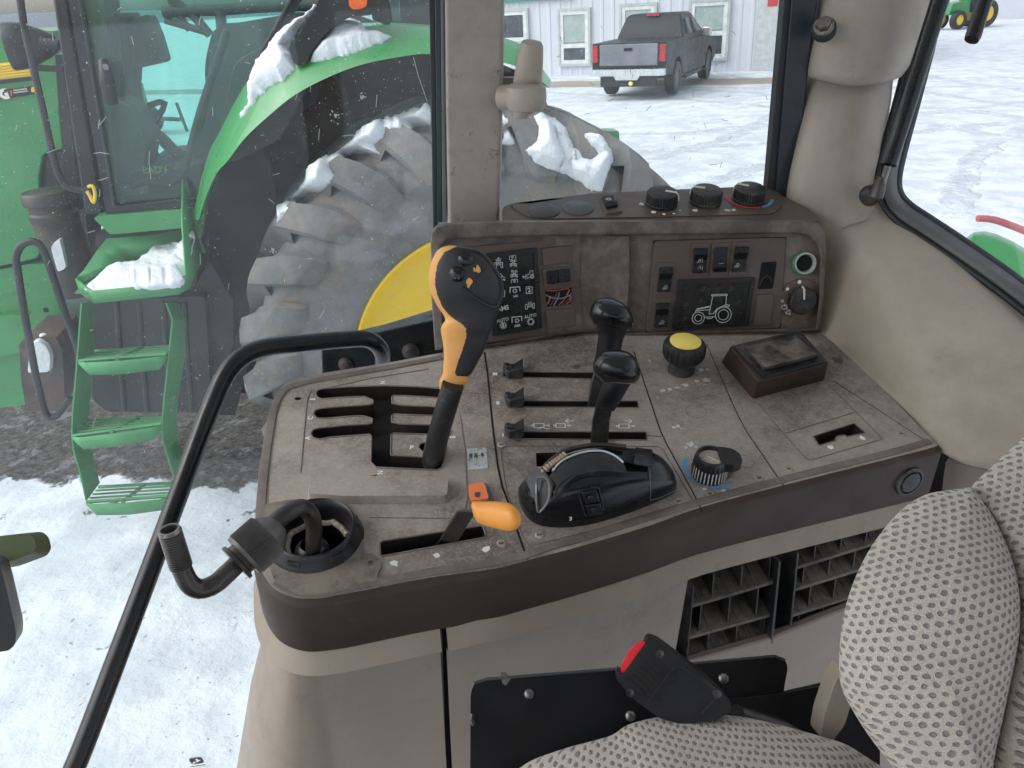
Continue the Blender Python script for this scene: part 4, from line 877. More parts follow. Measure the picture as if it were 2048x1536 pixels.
def seam(pts, w=.0011, m='void', n=.0004, name='seam', par=None, fr=CT, closed=False, sm=0):
    q = fr.poly(pts, n); q = smooth2(q, sm) if sm else q
    return MB().stroke(fr, q, w, n, closed).build(name, m, par or CO, smooth=False)
seam([(969, 705), (975, 745), (985, 850), (996, 934), (1005, 975), (1016, 1003), (1030, 1048), (1054, 1118)], .0022)
seam([(1268, 704), (1290, 770), (1321, 862), (1335, 891), (1370, 955), (1397, 1006), (1404, 1022)], .0014)
seam([(1413, 688), (1438, 745), (1464, 805), (1478, 835), (1492, 861), (1530, 917), (1568, 972)], .0010)
seam([(1294, 871), (1322, 873)], .0008)
def ridge(pts, r=.0007, m='console_rim', closed=False, fr=CT, n=.0002, par=None, name='moulded_line'):
    q = [fr.P(x, y, n) for x, y in pts]
    if closed: q.append(q[0])
    return MB().tube(q, r, 6, cap=False).build(name, m, par or CO)
ridge([(858, 738), (740, 757), (622, 783), (614, 800), (607, 880), (601, 945)], .0008)
ridge([(740, 1035), (918, 1037)], .0006); ridge([(920, 830), (930, 900), (935, 1000), (925, 1035)], .0006)
ridge([(1001, 905), (1003, 897), (1010, 892), (1315, 893), (1325, 899), (1388, 1004), (1386, 1012), (1330, 1032), (1210, 1055), (1100, 1082), (1058, 1092), (1045, 1075), (1012, 980)], .0007, closed=True)
ridge([(1517, 808), (1568, 868), (1612, 917), (1622, 920), (1765, 878), (1712, 824), (1655, 768)], .0006); ridge([(1568, 867), (1712, 824)], .0006)
seam([(1668, 762), (1855, 884)], .0008)
ridge([(1618, 1), ] if False else [(1290, 1042), (1420, 998), (1700, 925), (1850, 884)], .0006)
# raised pad
pd = CT.poly([(618, 961), (895, 963), (902, 972), (900, 1002), (892, 1008), (700, 1009), (615, 1004)])
MB().prism(CT, rpoly(pd, .004), -.001, .0095, .0025).build('raised_pad', 'console', CO, bevel=.0015, seg=3)
# screws and small round plugs
def screw(x, y, r=.0042, fr=CT, par=None, n=0):
    f_ = fr.at(x, y, n); s = MB().lathe(f_, [(r*1.25, .0002), (r, .0012), (r*.8, .0014), (r*.75, .0004), (.0001, .0004)], 18)
    o = s.build('screw', 'crumb', par or CO); MB().stroke(f_, [(-r*.5, -r*.2), (r*.5, r*.2)], r*.3, .0007).build('slot', 'void', o, smooth=False)
for x, y in ((1357, 1003), (1079, 1070), (1003, 1087), (1302, 721), (1578, 938), (1518, 957), (1420, 988), (1802, 868), (1003, 890-0)): screw(x, y, .0038 if x != 1302 else .003)
for x, y, r in ((1392, 823, .012), (1489, 923, .0105)): MB().ring(CT, *CT.px(x, y), r, .0006, .0004, 32).build('moulded_ring', 'console_rim', CO)
# printed marks: letters by the gear gate
def mark(x, y, t, size, rot=0, m='white', fr=CT, par=None, bold=.0002, n=.0006, name='mark'):
    return MB().text(fr.at(x, y, n), t, size, 0, rot=rot, bold=bold).build(name, m, par or CO, smooth=False)
for x, y, t, r in ((626, 798, 'E', 90), (621, 836, 'C', 90), (616, 876, 'A', 90), (766, 765, 'N', 90), (761, 945, 'N', 90), (823, 895, 'P', 0), (906, 874, 'B', 90), (904, 834, 'D', 90), (907, 800, 'F', 90)): mark(x, y, t, .0085, r)
for x, y, t in ((990, 748, 'III'), (996, 806, 'II'), (1006, 870, 'I')): mark(x, y, t, .008, 0, bold=.0004)
def icon(fr, strokes, w, m, par, n=.0006, name='symbol', closed=()):
    mb = MB()
    for i, s in enumerate(strokes):
        if len(s) == 3 and not hasattr(s[0], '__len__'): u, v = fr.px(s[0], s[1], n); mb.ring(fr, u, v, s[2], w, n, 20)
        else: mb.stroke(fr, fr.poly(s, n), w, n, i in closed)
    return mb.build(name, m, par, smooth=False)
def cyl_icon(x, y, k=1.0):
    return [[(x-12*k, y-4), (x+8*k, y-4), (x+8*k, y+4), (x-12*k, y+4), (x-12*k, y-4)], [(x+8*k, y), (x+15*k, y)], (x+17*k, y, .0012), (x-15*k, y, .0014)]
icon(CT, cyl_icon(1080, 851)+cyl_icon(1123, 851, .9)+cyl_icon(1250, 852), .0009, 'white', CO)
icon(CT, [[(1075, 858), (1085, 855), (1092, 857), (1100, 857)], [(1147, 842), (1131, 842)], [(1137, 838), (1131, 842), (1137, 846)], [(1248, 842), (1263, 842)], [(1257, 838), (1264, 842), (1257, 846)]], .0010, 'white', CO)
# worn paint flecks of the half rubbed-off symbols
def blob(x, y, r, fr=CT, n=.0005, m='whitedim', par=None, name='worn_symbol', k=7, seed=0, sq=1):
    rnd = random.Random(int(x*7+y)+seed); u, v = fr.px(x, y, n)
    pts = [(u + r*(.45+.6*rnd.random())*math.cos(2*math.pi*i/k)*sq, v + r*(.45+.6*rnd.random())*math.sin(2*math.pi*i/k)) for i in range(k)]
    return MB().prism(fr, pts, n-.0003, n).build(name, m, par or CO, smooth=False)
for x, y, r in ((1402, 740, .004), (1415, 738, .003), (1370, 770, .005), (1393, 762, .004), (1412, 760, .0055), (1355, 775, .003), (1340, 778, .0035), (1326, 781, .005), (1347, 855, .003), (1356, 852, .0035), (1362, 856, .002), (1380, 888, .006), (1372, 895, .003), (1392, 893, .003), (1410, 978, .003), (1448, 981, .0035)): blob(x, y, r)
for x, y, r in ((789, 1126, .0055), (873, 1111, .004), (973, 1097, .005), (1662, 894, .0045), (1724, 875, .0045), (1370, 771, .0018), (1411, 757, .0022)): blob(x, y, r, m='white', seed=3)
icon(CT, [[(1340, 782), (1352, 774), (1360, 778)], [(1392, 772), (1420, 757), (1420, 768), (1405, 770)]], .0006, 'whitedim', CO)
for x, y in ((748, 953), (1006, 690)): blob(x, y, .0045, m='rust', name='debris')
blob(1154, 733, .007, m='bezel', name='stain', k=11, n=.00035); blob(1676, 720, .010, m='bezel', name='stain', k=13, n=.00035)
# worn paper label
lb = CT.poly([(934, 898), (973, 896), (976, 937), (936, 940)]); MB().prism(CT, rpoly(lb, .002), 0, .0006).build('worn_label', 'label', CO)
mark(942, 912, 'Z1EZ', .0040, 90, 'tblack', n=.0009); mark(952, 911, 'ZJEZ', .0040, 90, 'tblack', n=.0009); mark(965, 909, '907', .0040, 90, 'tblack', n=.0009)
# orange catch tab
tb = CT.poly([(937, 978), (966, 973), (971, 980), (978, 1006), (944, 1010), (939, 998)])
MB().prism(CT, rpoly(tb, .002), .003, .0065).build('catch_tab', 'tab', CO, bevel=.0008); blob(955, 989, .0048, m='rust', n=.0072, name='tab_symbol')
MB().prism(CT, rpoly(CT.poly([(930, 972), (974, 966), (990, 1010), (942, 1018)]), .004), 0, .0012).build('tab_recess', 'console_rim', CO, bevel=.0008)
# crumbs of dirt scattered on the top
cb = MB(); rr = random.Random(5)
for i in range(900):
    if rr.random() < .55: x, y = rr.gauss(1000, 60), rr.gauss(1040, 45)
    else: x, y = rr.uniform(560, 1780), rr.uniform(700, 1150)
    if not inside(x, y, outer_px) or any(inside(x, y, h_) for h_ in (gate, hz1, hz2, hz3, brk, notch, rect)) or math.hypot(x-632, y-1075) < 95: continue
    u, v = CT.px(x, y); s = rr.uniform(.0002, .0008); a = rr.random()*3
    cb.face([CT.w(u + s*math.cos(a+k*2.1)*rr.uniform(.6, 1.2), v + s*math.sin(a+k*2.1), .0008 if k else .0013) for k in range(3)])
o = cb.build('grit', 'crumb', CO, smooth=False); o['kind'] = 'stuff'
# ---- slider catches in the three lever slots
def catch(x, y, lab):
    t = thing('slider_catch', lab, 'slider', CT.P(x+15, y+20, 0), 'black slider catches in the lever slots')
    mb = MB()
    q = lambda pts, n: CT.poly([(x+a, y+b) for a, b in pts], n)
    mb.prism(CT, q([(2, 14), (36, 12), (38, 36), (8, 34)], 0), -.012, .006)
    lo, hi = q([(0, 16), (18, 20), (40, 6), (40, 30), (12, 36), (4, 30)], .004), None
    mb.prism(CT, lo, .004, .014, .0005)
    mb.build('catch_body', 'black_dusty', t, bevel=.0008)
    MB().prism(CT, q([(1, 6), (10, 3), (18, 10), (17, 14), (6, 12)], .015), .012, .016).build('catch_tip', 'steel_dark', t, bevel=.0006)
catch(1006, 722, 'black slider catch at the left end of the slot marked III'); catch(1008, 780, 'black slider catch at the left end of the slot marked II'); catch(1008, 842, 'black slider catch at the left end of the slot marked I')
# ---- fascia and lower body
up_ = [CT.P(x, y, 0) for x, y in tp_px]
fas = MB(); rows = [[], [], [], [], []]; nrm = []
for i, p in enumerate(up_):
    t = (up_[min(i+1, len(up_)-1)] - up_[max(i-1, 0)]); s = t.cross(cZ).normalized(); s = s if s.dot(fw) < 0 or True else s
    nrm.append(s)
ref = (LP.N)
mid = len(up_)//3
if nrm[4].dot(ref) < 0: nrm = [-s for s in nrm]
def hh(p): return .066 - .010*min(1, abs((p-up_[0]).length)/.35) + (.004 if (p-up_[0]).length > .55 else 0)
for p, s in zip(up_, nrm):
    h_ = hh(p); rows[0].append(p + cZ*.0); rows[1].append(p + s*.004 - cZ*.0025); rows[2].append(p + s*.0055 - cZ*.007); rows[3].append(p + s*.005 - cZ*h_*.9); rows[4].append(p + s*.004 - cZ*h_)
fas.grid(rows); fas.build('fascia', 'fascia', CO, smooth=50)
body = MB(); br = [[], [], [], [], [], []]
for i, (p, s) in enumerate(zip(up_, nrm)):
    h_ = hh(p); far_ = (p-up_[0]).length
    br[0].append(p + s*.001 - cZ*(h_-.002)); br[1].append(p + s*.006 - cZ*(h_+.006)); br[2].append(p + s*.014 - cZ*(h_+.020))
    wl_ = max(0, -s.dot(cX))**1.5; br[3].append(p - s*.004 - cZ*(h_+.034)); br[4].append(p - s*.010 + s*.05*wl_ - cZ*.22); br[5].append(p - s*.010 + s*.20*wl_ - cZ*.75)
# split the tan body at the gap near the front, and cut the vent bay by stopping columns
def cols(a, b): return [[r[i] for i in range(a, b)] for r in br]
idx = [i for i, (x, y) in enumerate(tp_px)]
gi = min(range(len(tp_px)), key=lambda i: abs(tp_px[i][0]-860))
vi = min(range(len(tp_px)), key=lambda i: abs(tp_px[i][0]-1400))
def shift(rows, i_from, i_to, dx):   # trims a column by moving it along its row
    for r in rows: r[i_from] = r[i_from] + (r[i_to]-r[i_from]).normalized()*dx
ca = cols(gi, len(tp_px)); shift(ca, 0, 1, -.008*0 - 0.006)
body.grid(ca); body.build('lower_panel', 'tan_low', CO, smooth=60, label='front tan lower panel with rounded corner')
cb_ = cols(vi, gi+1); shift(cb_, len(cb_[0])-1, len(cb_[0])-2, .012)
b2 = MB().grid(cb_); b2.build('lower_panel', 'tan_low', CO, smooth=60, label='middle tan lower panel left of the air vents')
cc_ = [r for r in cols(0, vi+1)]
b3 = MB().grid(cc_[:3]); b3.grid([[q - LP.N*0 for q in cc_[2]], [q - LP.N*.016 - cZ*.001 for q in cc_[2]]])
b3.build('vent_header', 'tan_low', CO, smooth=60)
pa = LP.poly([(1330, 1330), (1372, 1326), (1540, 1278), (1705, 1213), (1900, 1150), (1950, 1700), (1330, 1700)], -.008); MB().prism(LP, pa, -.02, -.008).build('vent_sill', 'tan_dark', CO, bevel=.003)
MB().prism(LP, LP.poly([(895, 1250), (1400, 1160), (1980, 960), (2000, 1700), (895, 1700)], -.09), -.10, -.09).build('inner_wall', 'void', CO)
MB().prism(LP, LP.poly([(884, 1262), (903, 1262), (912, 1560), (893, 1560)], -.02), -.03, -.02).build('panel_gap', 'void', CO)
# vents
def vent(c, rows_, lab, cc=3):
    t = MB(); TL, TR, BR, BL = [LP.px(x, y, -.014) for x, y in c]
    def bi(s, t_): 
        a = (TL[0]+(TR[0]-TL[0])*s, TL[1]+(TR[1]-TL[1])*s); b = (BL[0]+(BR[0]-BL[0])*s, BL[1]+(BR[1]-BL[1])*s); return (a[0]+(b[0]-a[0])*t_, a[1]+(b[1]-a[1])*t_)
    w_ = .0022
    vt = MB().prism(LP, [bi(0, 0), bi(.02, 0), bi(.02, 1), bi(0, 1)], -.07, -.012).build('air_vent', 'black_dusty', CO, label=lab, bevel=.0006)
    MB().prism(LP, [bi(.97, 0), bi(1, 0), bi(1, 1), bi(.97, 1)], -.07, -.008).build('vent_side', 'black_dusty', vt, bevel=.0006)
    for k, ty in enumerate(rows_):
        lo_, ro_ = bi(0, ty), bi(1, ty); m_ = MB(); th = .0022
        A = [LP.w(lo_[0], lo_[1], -.014), LP.w(ro_[0], ro_[1], -.014)]; Bk = [LP.w(lo_[0], lo_[1]+.026, -.075), LP.w(ro_[0], ro_[1]+.026, -.075)]
        m_.grid([A, Bk]); m_.grid([[q - cZ*th*2.0 for q in A], A]);
        for s in [i/12+.02 for i in range(12)]:
            a = bi(s, ty); e = .0016 if int(s*12) % 3 else .0035; m_.prism(Fr(LP.w(a[0], a[1], 0), LP.U, LP.V), [(0, .016), (e, .016), (e, .07), (0, .07)], .0012, .003) if False else m_.tube([LP.w(a[0], a[1]+.0008, -.016), LP.w(a[0]+.002, a[1]+.0262, -.07)], e*.5, 5)
        m_.build('louvre', 'vent_dust', vt, smooth=30)
    ty0 = 0
    for k, ty in enumerate(list(rows_) + [1.0] if rows_[-1] < .95 else rows_):
        for j in range(cc):
            s = (j + (.45 if k % 2 else .8))/cc
            if s > .96: continue
            a, b = bi(s, ty0), bi(s, ty); m_ = MB().prism(LP, [(a[0]-.0008, a[1]), (a[0]+.0008, a[1]), (b[0]+.0008, b[1]), (b[0]-.0008, b[1])], -.06, -.017); m_.build('fin', 'black_dusty', vt)
        ty0 = ty
M['vent_dust'] = mat('dusty vent plastic', (.06, .054, .046), .7, var=.2, vs=20, bump=.4, bs=600, dust=((.2, .175, .145), 16, .4, .65, .8))
vent([(1384, 1168), (1556, 1116), (1540, 1280), (1370, 1326)], (.26, .66, .97), 'left air vent with broken dusty louvres')
vent([(1592, 1104), (1800, 1040), (1770, 1190), (1578, 1250)], (.2, .5, .86), 'right air vent half hidden by the seat', 4)
MB().lathe(LP.at(1817, 962, .006), [(.0185, 0), (.018, .003), (.0145, .004), (.0135, .0015), (.0125, .0015), (.012, .0045), (.0001, .005)], 36).build('round_plug', 'black_dusty', CO)
# ---- boot ring
M['flange_dust'] = mat('dust caked flange', (.035, .034, .034), .6, var=.2, vs=12, bump=.5, bs=700, dust=((.26, .225, .185), 9, .36, .58, .9), dust2=((.3, .27, .23), 50, .5, .65, .5))
bf = CT.at(632, 1078, 0)
br_ = MB().lathe(bf, [(.046, .0005), (.043, .006), (.0405, .012), (.0395, .0165), (.0378, .018), (.0355, .0155), (.033, .002), (.031, -.01), (.030, -.02)], 48)
rg = br_.build('boot_ring', 'black', CO, smooth=50)
for a in (20, 75, 140, 200, 255, 310): MB().box(Fr(bf.w(.0405*math.cos(R_(a)), .0405*math.sin(R_(a)), .006), bf.U*math.cos(R_(a))+bf.V*math.sin(R_(a)), bf.N), 0, 0, .004, .012, -.005, .006).build('tooth', 'black_dusty', rg)
fl = CT.poly([(527, 1010), (585, 1000), (700, 1010), (722, 1055), (730, 1110), (745, 1108), (762, 1120), (764, 1135), (754, 1150), (757, 1162), (728, 1166), (680, 1185), (600, 1192), (550, 1165), (530, 1110)], .001)
MB().plate(CT, rpoly(fl, .006), [boot_hole, [(CT.px(742, 1129)[0]+.003*math.cos(R_(a)), CT.px(742, 1129)[1]+.003*math.sin(R_(a))) for a in range(0, 360, 30)]], .0022, .002).build('boot_flange', 'flange_dust', CO)
gl = MB(); 
for rr_, n_ in ((.029, -.006),): gl.tube([bf.w(rr_*math.cos(R_(a))*(1+.04*math.sin(a)), rr_*math.sin(R_(a))*(1+.04*math.cos(a*2.3)), n_+.002*math.sin(a*1.7)) for a in range(20, 260, 12)], .003, 7)
gl.build('felt_strip', 'crumb', CO)
bt = CT.at(626, 1112, 0)
MB().lathe(bt, [(.028, -.05), (.022, -.025), (.0175, -.010), (.0165, .006), (.0155, .010), (.011, .0145), (.0095, .016)], 32).build('rubber_boot', 'black', CO)
# ---- bent pipe with knurled collar
PP = thing('bent_pipe', 'bent black steel pipe with threaded open end and knurled collar, rising from the round boot', 'pipe', P(626, 1110, .72))
pth = [(626, 1118, .725), (627, 1085, .705), (628, 1055, .69), (622, 1030, .675), (606, 1016, .665), (590, 1018, .657), (570, 1030, .65), (545, 1050, .645), (505, 1094, .636), (480, 1122, .628), (455, 1146, .62), (430, 1168, .612), (400, 1178, .606), (378, 1166, .6), (364, 1138, .594), (352, 1108, .588), (343, 1078, .583)]
pts3 = [P(*q) for q in pth]; MB().tube(pts3, [.0073]*3+[.0075]*5+[.0078]*6+[.0074]*3, 20, smooth=4).build('pipe', 'steel_dark', PP)
a_, b_ = P(364, 1138, .594), P(338, 1058, .578); ax = (b_-a_).normalized(); tf = Fr(b_, ax.orthogonal(), ax); L_ = (b_-a_).length
pr = [(.0072, -L_*.97)]
for i in range(17): z = -L_*.95 + L_*.9*i/17; pr += [(.0071, z), (.0071, z+L_*.018), (.0086, z+L_*.03), (.0086, z+L_*.042)]
pr += [(.0080, -.001), (.0076, .0), (.0062, 0), (.0058, -.002), (.0055, -.02), (.0001, -.02)]
MB().lathe(tf, pr, 28).build('threaded_end', 'steel', PP, smooth=20)
k1, k2 = P(483, 1117, .630), P(542, 1064, .643); ax = (k2-k1).normalized(); kf = Fr(k1, ax.orthogonal(), ax); L_ = (k2-k1).length
hw = 47*.636/F_
MB().lathe(kf, [(.008, .002), (hw*.97, .002), (hw, .005, .0), (hw, .0052, .0008), (hw, L_*.86, .0008), (hw*.97, L_*.9), (hw*.9, L_*.92), (hw*.62, L_*1.18), (.008, L_*1.3)], 120).build('knurled_collar', 'knurl', PP, smooth=30)
MB().lathe(kf, [(.008, -.006), (hw*.86, -.006), (hw*.86, -.003), (hw*.7, -.002), (hw*.7, .003), (.008, .003)], 40).build('collar_washer', 'steel_dark', PP)
# ================================================================ GEAR LEVER
GL = thing('gear_lever', 'tall black and amber gear lever with thumb buttons standing in the gear gate', 'lever', CT.P(868, 920))
c9 = lambda p: crop(p, 840, 460, 4.52)
d0 = .742
gr = [(250, 145, 440, 165, 22), (195, 165, 500, 185, 40), (150, 200, 545, 212, 50), (118, 260, 620, 262, 58), (98, 310, 665, 305, 62), (82, 400, 712, 385, 66), (82, 480, 738, 470, 66), (98, 560, 746, 545, 64), (122, 620, 746, 610, 60), (165, 700, 738, 675, 54), (215, 775, 705, 745, 52), (228, 820, 685, 800, 50), (200, 860, 665, 850, 48), (189, 910, 648, 900, 46), (200, 980, 622, 960, 42), (212, 1060, 598, 1040, 40), (216, 1150, 565, 1120, 38), (212, 1230, 520, 1200, 36), (205, 1300, 470, 1290, 34), (180, 1350, 440, 1325, 32), (174, 1390, 432, 1370, 32), (180, 1440, 405, 1415, 30), (200, 1475, 375, 1460, 26)]
rows = []; rws = []
for i, (xl, yl, xr, yr, tk) in enumerate(gr):
    (a, b), (c, d) = c9([(xl, yl), (xr, yr)]); dep = d0 + (b - 500)*.00017 + (.01 if i == 0 else 0); rws.append((a, b, c, d, dep, min(.95, tk/50 * 35/((c-a)/2)*.62 + .25)))
seg = 180; rings = []
for xl, yl, xr, yr, d, k in rws:
    a, b = P(xl, yl, d), P(xr, yr, d); c = (a+b)/2; h = (b-a)/2; e = fw*h.length*k
    rings.append([c + h*math.cos(2*math.pi*i/seg)*(1) + e*math.copysign(abs(math.sin(2*math.pi*i/seg))**.8, math.sin(2*math.pi*i/seg)) for i in range(seg)])
# refine between rings
fine = []; 
for i in range(seg):
    col_ = catmull([r[i] for r in rings], 9); fine.append(col_)
fine = [[fine[i][j] for i in range(seg)] for j in range(len(fine[0]))]
bnd = [(150, 330), (200, 220), (300, 160), (400, 140), (500, 135), (600, 160), (700, 205), (760, 255), (800, 300), (850, 380), (890, 415), (950, 418), (1000, 410), (1100, 378), (1200, 340), (1290, 316), (1320, 330), (1336, 800)]
def bx(y):
    if y <= bnd[0][0]: return bnd[0][1]
    for (a, b), (c, d) in zip(bnd, bnd[1:]):
        if a <= y <= c: return b + (d-b)*(y-a)/(c-a)
    return 2000
def topx(p):
    v_ = p - CAM; z = v_.dot(fw); return 1024 + F_*v_.dot(cr)/z, 768 - F_*v_.dot(cu)/z
am, bm2 = MB(), MB()
def face_both(q, ctr):
    x, y = topx(sum(q, V((0, 0, 0)))/len(q)); X_, Y_ = (x-840)*4.52, (y-460)*4.52
    front = (sum(q, V((0, 0, 0)))/len(q) - ctr).dot(fw) < .004
    (am if (X_ < bx(Y_)) else bm2).f.append([ (am if (X_ < bx(Y_)) else bm2).av(p) for p in q])
for j in range(len(fine)-1):
    ctr = sum(fine[j], V((0, 0, 0)))/seg
    for i in range(seg):
        k = (i+1) % seg; face_both([fine[j][i], fine[j][k], fine[j+1][k], fine[j+1][i]], ctr)
bm2.face(fine[0][::-1]); am.face(fine[-1])
am.build('amber_shell', 'orange_lever', GL, weld=True, smooth=50); gp_ = bm2.build('grip', 'lever_black', GL, weld=True, smooth=50) if 'lever_black' in M else None
M['lever_black'] = mat('grained black rubber', (.018, .018, .02), .42, var=.15, vs=30, bump=.8, bs=1400, bdist=.0004, dust=((.08, .08, .08), 25, .55, .85, .3))
gp_ = bm2.build('grip', 'lever_black', GL, weld=True, smooth=50)
gb = BVHTree.FromPolygons([tuple(p) for p in bm2.v], bm2.f)
def onb(bvh, x, y, off=0):
    dr = ray(x, y).normalized(); h_ = bvh.ray_cast(CAM, dr)
    if h_[0] is None: return None
    nn = h_[1] if h_[1].dot(dr) < 0 else -h_[1]; return h_[0] + nn*off, nn
def sfr(bvh, x, y, off=0):
    p, nn = onb(bvh, x, y, off); return Fr(p, cr, nn)
ridge_px = [(455, 178), (520, 200), (590, 250), (650, 320), (700, 400), (732, 480), (738, 560), (728, 620), (700, 675), (650, 690), (580, 665), (500, 615), (430, 560), (380, 520)]
pts_ = [onb(gb, *c9([q])[0], .0002) for q in ridge_px]; MB().tube([p[0] for p in pts_ if p], .0021, 8, smooth=4).build('pad_ridge', 'lever_black', gp_)
pts_ = [onb(gb, *c9([q])[0], .0) for q in ((590, 350), (545, 390), (500, 450), (482, 510), (478, 580))]; MB().tube([p[0] for p in pts_ if p], .0013, 8, smooth=4).build('thumb_groove', 'lever_black', gp_)
for (x, y), r, mt in (((411, 262), .0064, 'black_shiny'), ((338, 398), .0068, 'black_shiny')):
    px_, py_ = c9([(x, y)])[0]; f_ = sfr(gb, px_, py_)
    MB().lathe(f_, [(r*1.12, -.001), (r*1.1, .0012), (r, .0016), (r*.95, .0035), (r*.7, .0048), (r*.3, .0055), (.0001, .0056)], 28).build('thumb_button', mt, GL, label='smooth domed thumb button' if x == 411 else 'studded thumb button')
    if x == 338:
        for a in range(0, 360, 60): MB().disc(Fr(f_.w(r*.5*math.cos(R_(a)), r*.5*math.sin(R_(a)), .0052), f_.U, f_.N), .0011, 0, 10).build('button_dimple', 'greyseal' if a > 170 else 'void', GL)
def shape(bvh, pts, off, m, par, name, org=(840, 460, 4.52)):
    q = [onb(bvh, *crop([p], *org)[0], off)[0] for p in pts]; mb = MB(); k = len(q); ids = [mb.av(p) for p in q]
    for t in tessellate_polygon([[V((*p, 0)) for p in pts]]): mb.f.append([ids[i] for i in t])
    return mb.build(name, m, par, smooth=False)
shape(gb, [(478, 345), (490, 335), (503, 360), (512, 312), (530, 325), (545, 355), (548, 385), (520, 385), (505, 372), (488, 378)], .0007, 'orange_lever', GL, 'fast_symbol')
shape(gb, [(418, 455), (440, 430), (462, 440), (478, 462), (470, 480), (455, 500), (440, 522), (425, 515), (430, 495), (416, 478)], .0007, 'orange_lever', GL, 'slow_symbol')
ci = [CT.P(862, 935, -.03), P(868, 905, .833), P(882, 850, .805), P(897, 800, .785), P(906, 770, .775)]
MB().tube(ci, [.0125, .0118, .0112, .0112, .0112], 24).build('lever_stem', 'black_dusty', GL)
# ================================================================ TWO HYDRAULIC LEVERS
def hyd(nm, head, neck, shaft, lab):
    t = thing('hydraulic_lever', lab, 'lever', CT.P(*shaft[-1][:2]), 'black knobbed hydraulic levers')
    head = [(xl-(xr-xl)*.06, yl-1, xr+(xr-xl)*.06, yr-1, d, k) for xl, yl, xr, yr, d, k in head]; loft_px(head, 40).build('knob_cap', 'black_shiny', t, weld=True, smooth=80); loft_px(neck, 36).build('knob_neck', 'black', t, weld=True, smooth=60)
    mb = MB(); rows = []
    for x, y, hw_, d in shaft:
        c = P(x, y, d); w_ = hw_*d/F_; rows.append([c - cr*w_ - fw*.004, c + cr*w_ - fw*.004, c + cr*w_ + fw*.006, c - cr*w_ + fw*.006])
    mb.grid(rows, True, True); mb.build('lever_shaft', 'black_dusty', t, bevel=.0012)
hyd('a', [(1215, 595, 1222, 596, .888, .8), (1196, 600, 1240, 606, .882, .9), (1187, 612, 1255, 622, .88, .95), (1184, 628, 1262, 642, .88, .95), (1187, 640, 1261, 655, .882, .92), (1192, 650, 1256, 662, .884, .9)],
    [(1192, 650, 1255, 662, .884, .85), (1196, 668, 1248, 675, .889, .85), (1194, 690, 1243, 695, .895, .8), (1190, 715, 1240, 720, .903, .8), (1187, 735, 1237, 740, .91, .8), (1187, 738, 1236, 743, .911, .5)],
    [(1210, 735, 20, .912), (1200, 770, 19, .915), (1192, 812, 17, .921), (1188, 830, 17, .93)], 'hydraulic lever standing in slot II, the farther of the two black knobbed levers')
hyd('b', [(1215, 701, 1240, 701, .812, .8), (1204, 706, 1255, 706, .806, .9), (1195, 717, 1268, 720, .803, .95), (1191, 733, 1274, 740, .802, .95), (1195, 750, 1274, 757, .804, .92), (1207, 764, 1266, 768, .808, .9)],
    [(1207, 764, 1262, 768, .81, .8), (1201, 780, 1252, 784, .815, .82), (1194, 800, 1241, 803, .822, .8), (1190, 815, 1231, 818, .829, .78), (1190, 819, 1229, 822, .831, .5)],
    [(1208, 815, 17, .832), (1202, 840, 17, .842), (1199, 876, 17, .858), (1198, 892, 17, .868)], 'hydraulic lever standing in slot I, the nearer of the two black knobbed levers')
# ================================================================ PARK BRAKE LEVER
BL = thing('brake_lever', 'orange handled lever on a bent steel strap rising from the short front slot', 'lever', CT.P(890, 1090))
mb = MB(); st = [(880, 1100, .775), (893, 1082, .745), (912, 1050, .71), (928, 1024, .69), (940, 1020, .68), (956, 1022, .675)]; rows = []
for i, (x, y, d) in enumerate(st):
    c = P(x, y, d); a, b_ = (14, 4) if i < 4 else (5, 8); s_ = cr*(a*d/F_) - cu*(-.0*d/F_); rows.append([c - s_ - cu*.001, c + s_*1.3 - cu*.004, c + s_*1.3 - cu*.004 + fw*.004, c - s_ + fw*.004])
mb.grid(rows, True, True).build('strap', 'steel_dark', BL, bevel=.0006)
MB().tube([P(868, 1095, .768)] + [P(x-13, y-1, d-.001) for x, y, d in st[1:5]], .0011, 6).build('strap_edge', 'steel', BL)
rows = [(944, 1016, 946, 1026, .672, .9), (943, 1008, 949, 1034, .67, 1), (948, 1003, 958, 1046, .668, 1), (965, 1003, 972, 1052, .664, 1), (985, 1003, 992, 1057, .658, 1), (1005, 1004, 1010, 1061, .652, 1), (1022, 1008, 1026, 1061, .647, 1), (1035, 1018, 1038, 1054, .644, 1), (1042, 1030, 1043, 1042, .643, .9)]
loft_px(rows, 40).build('handle', 'orange', BL, weld=True, smooth=80)
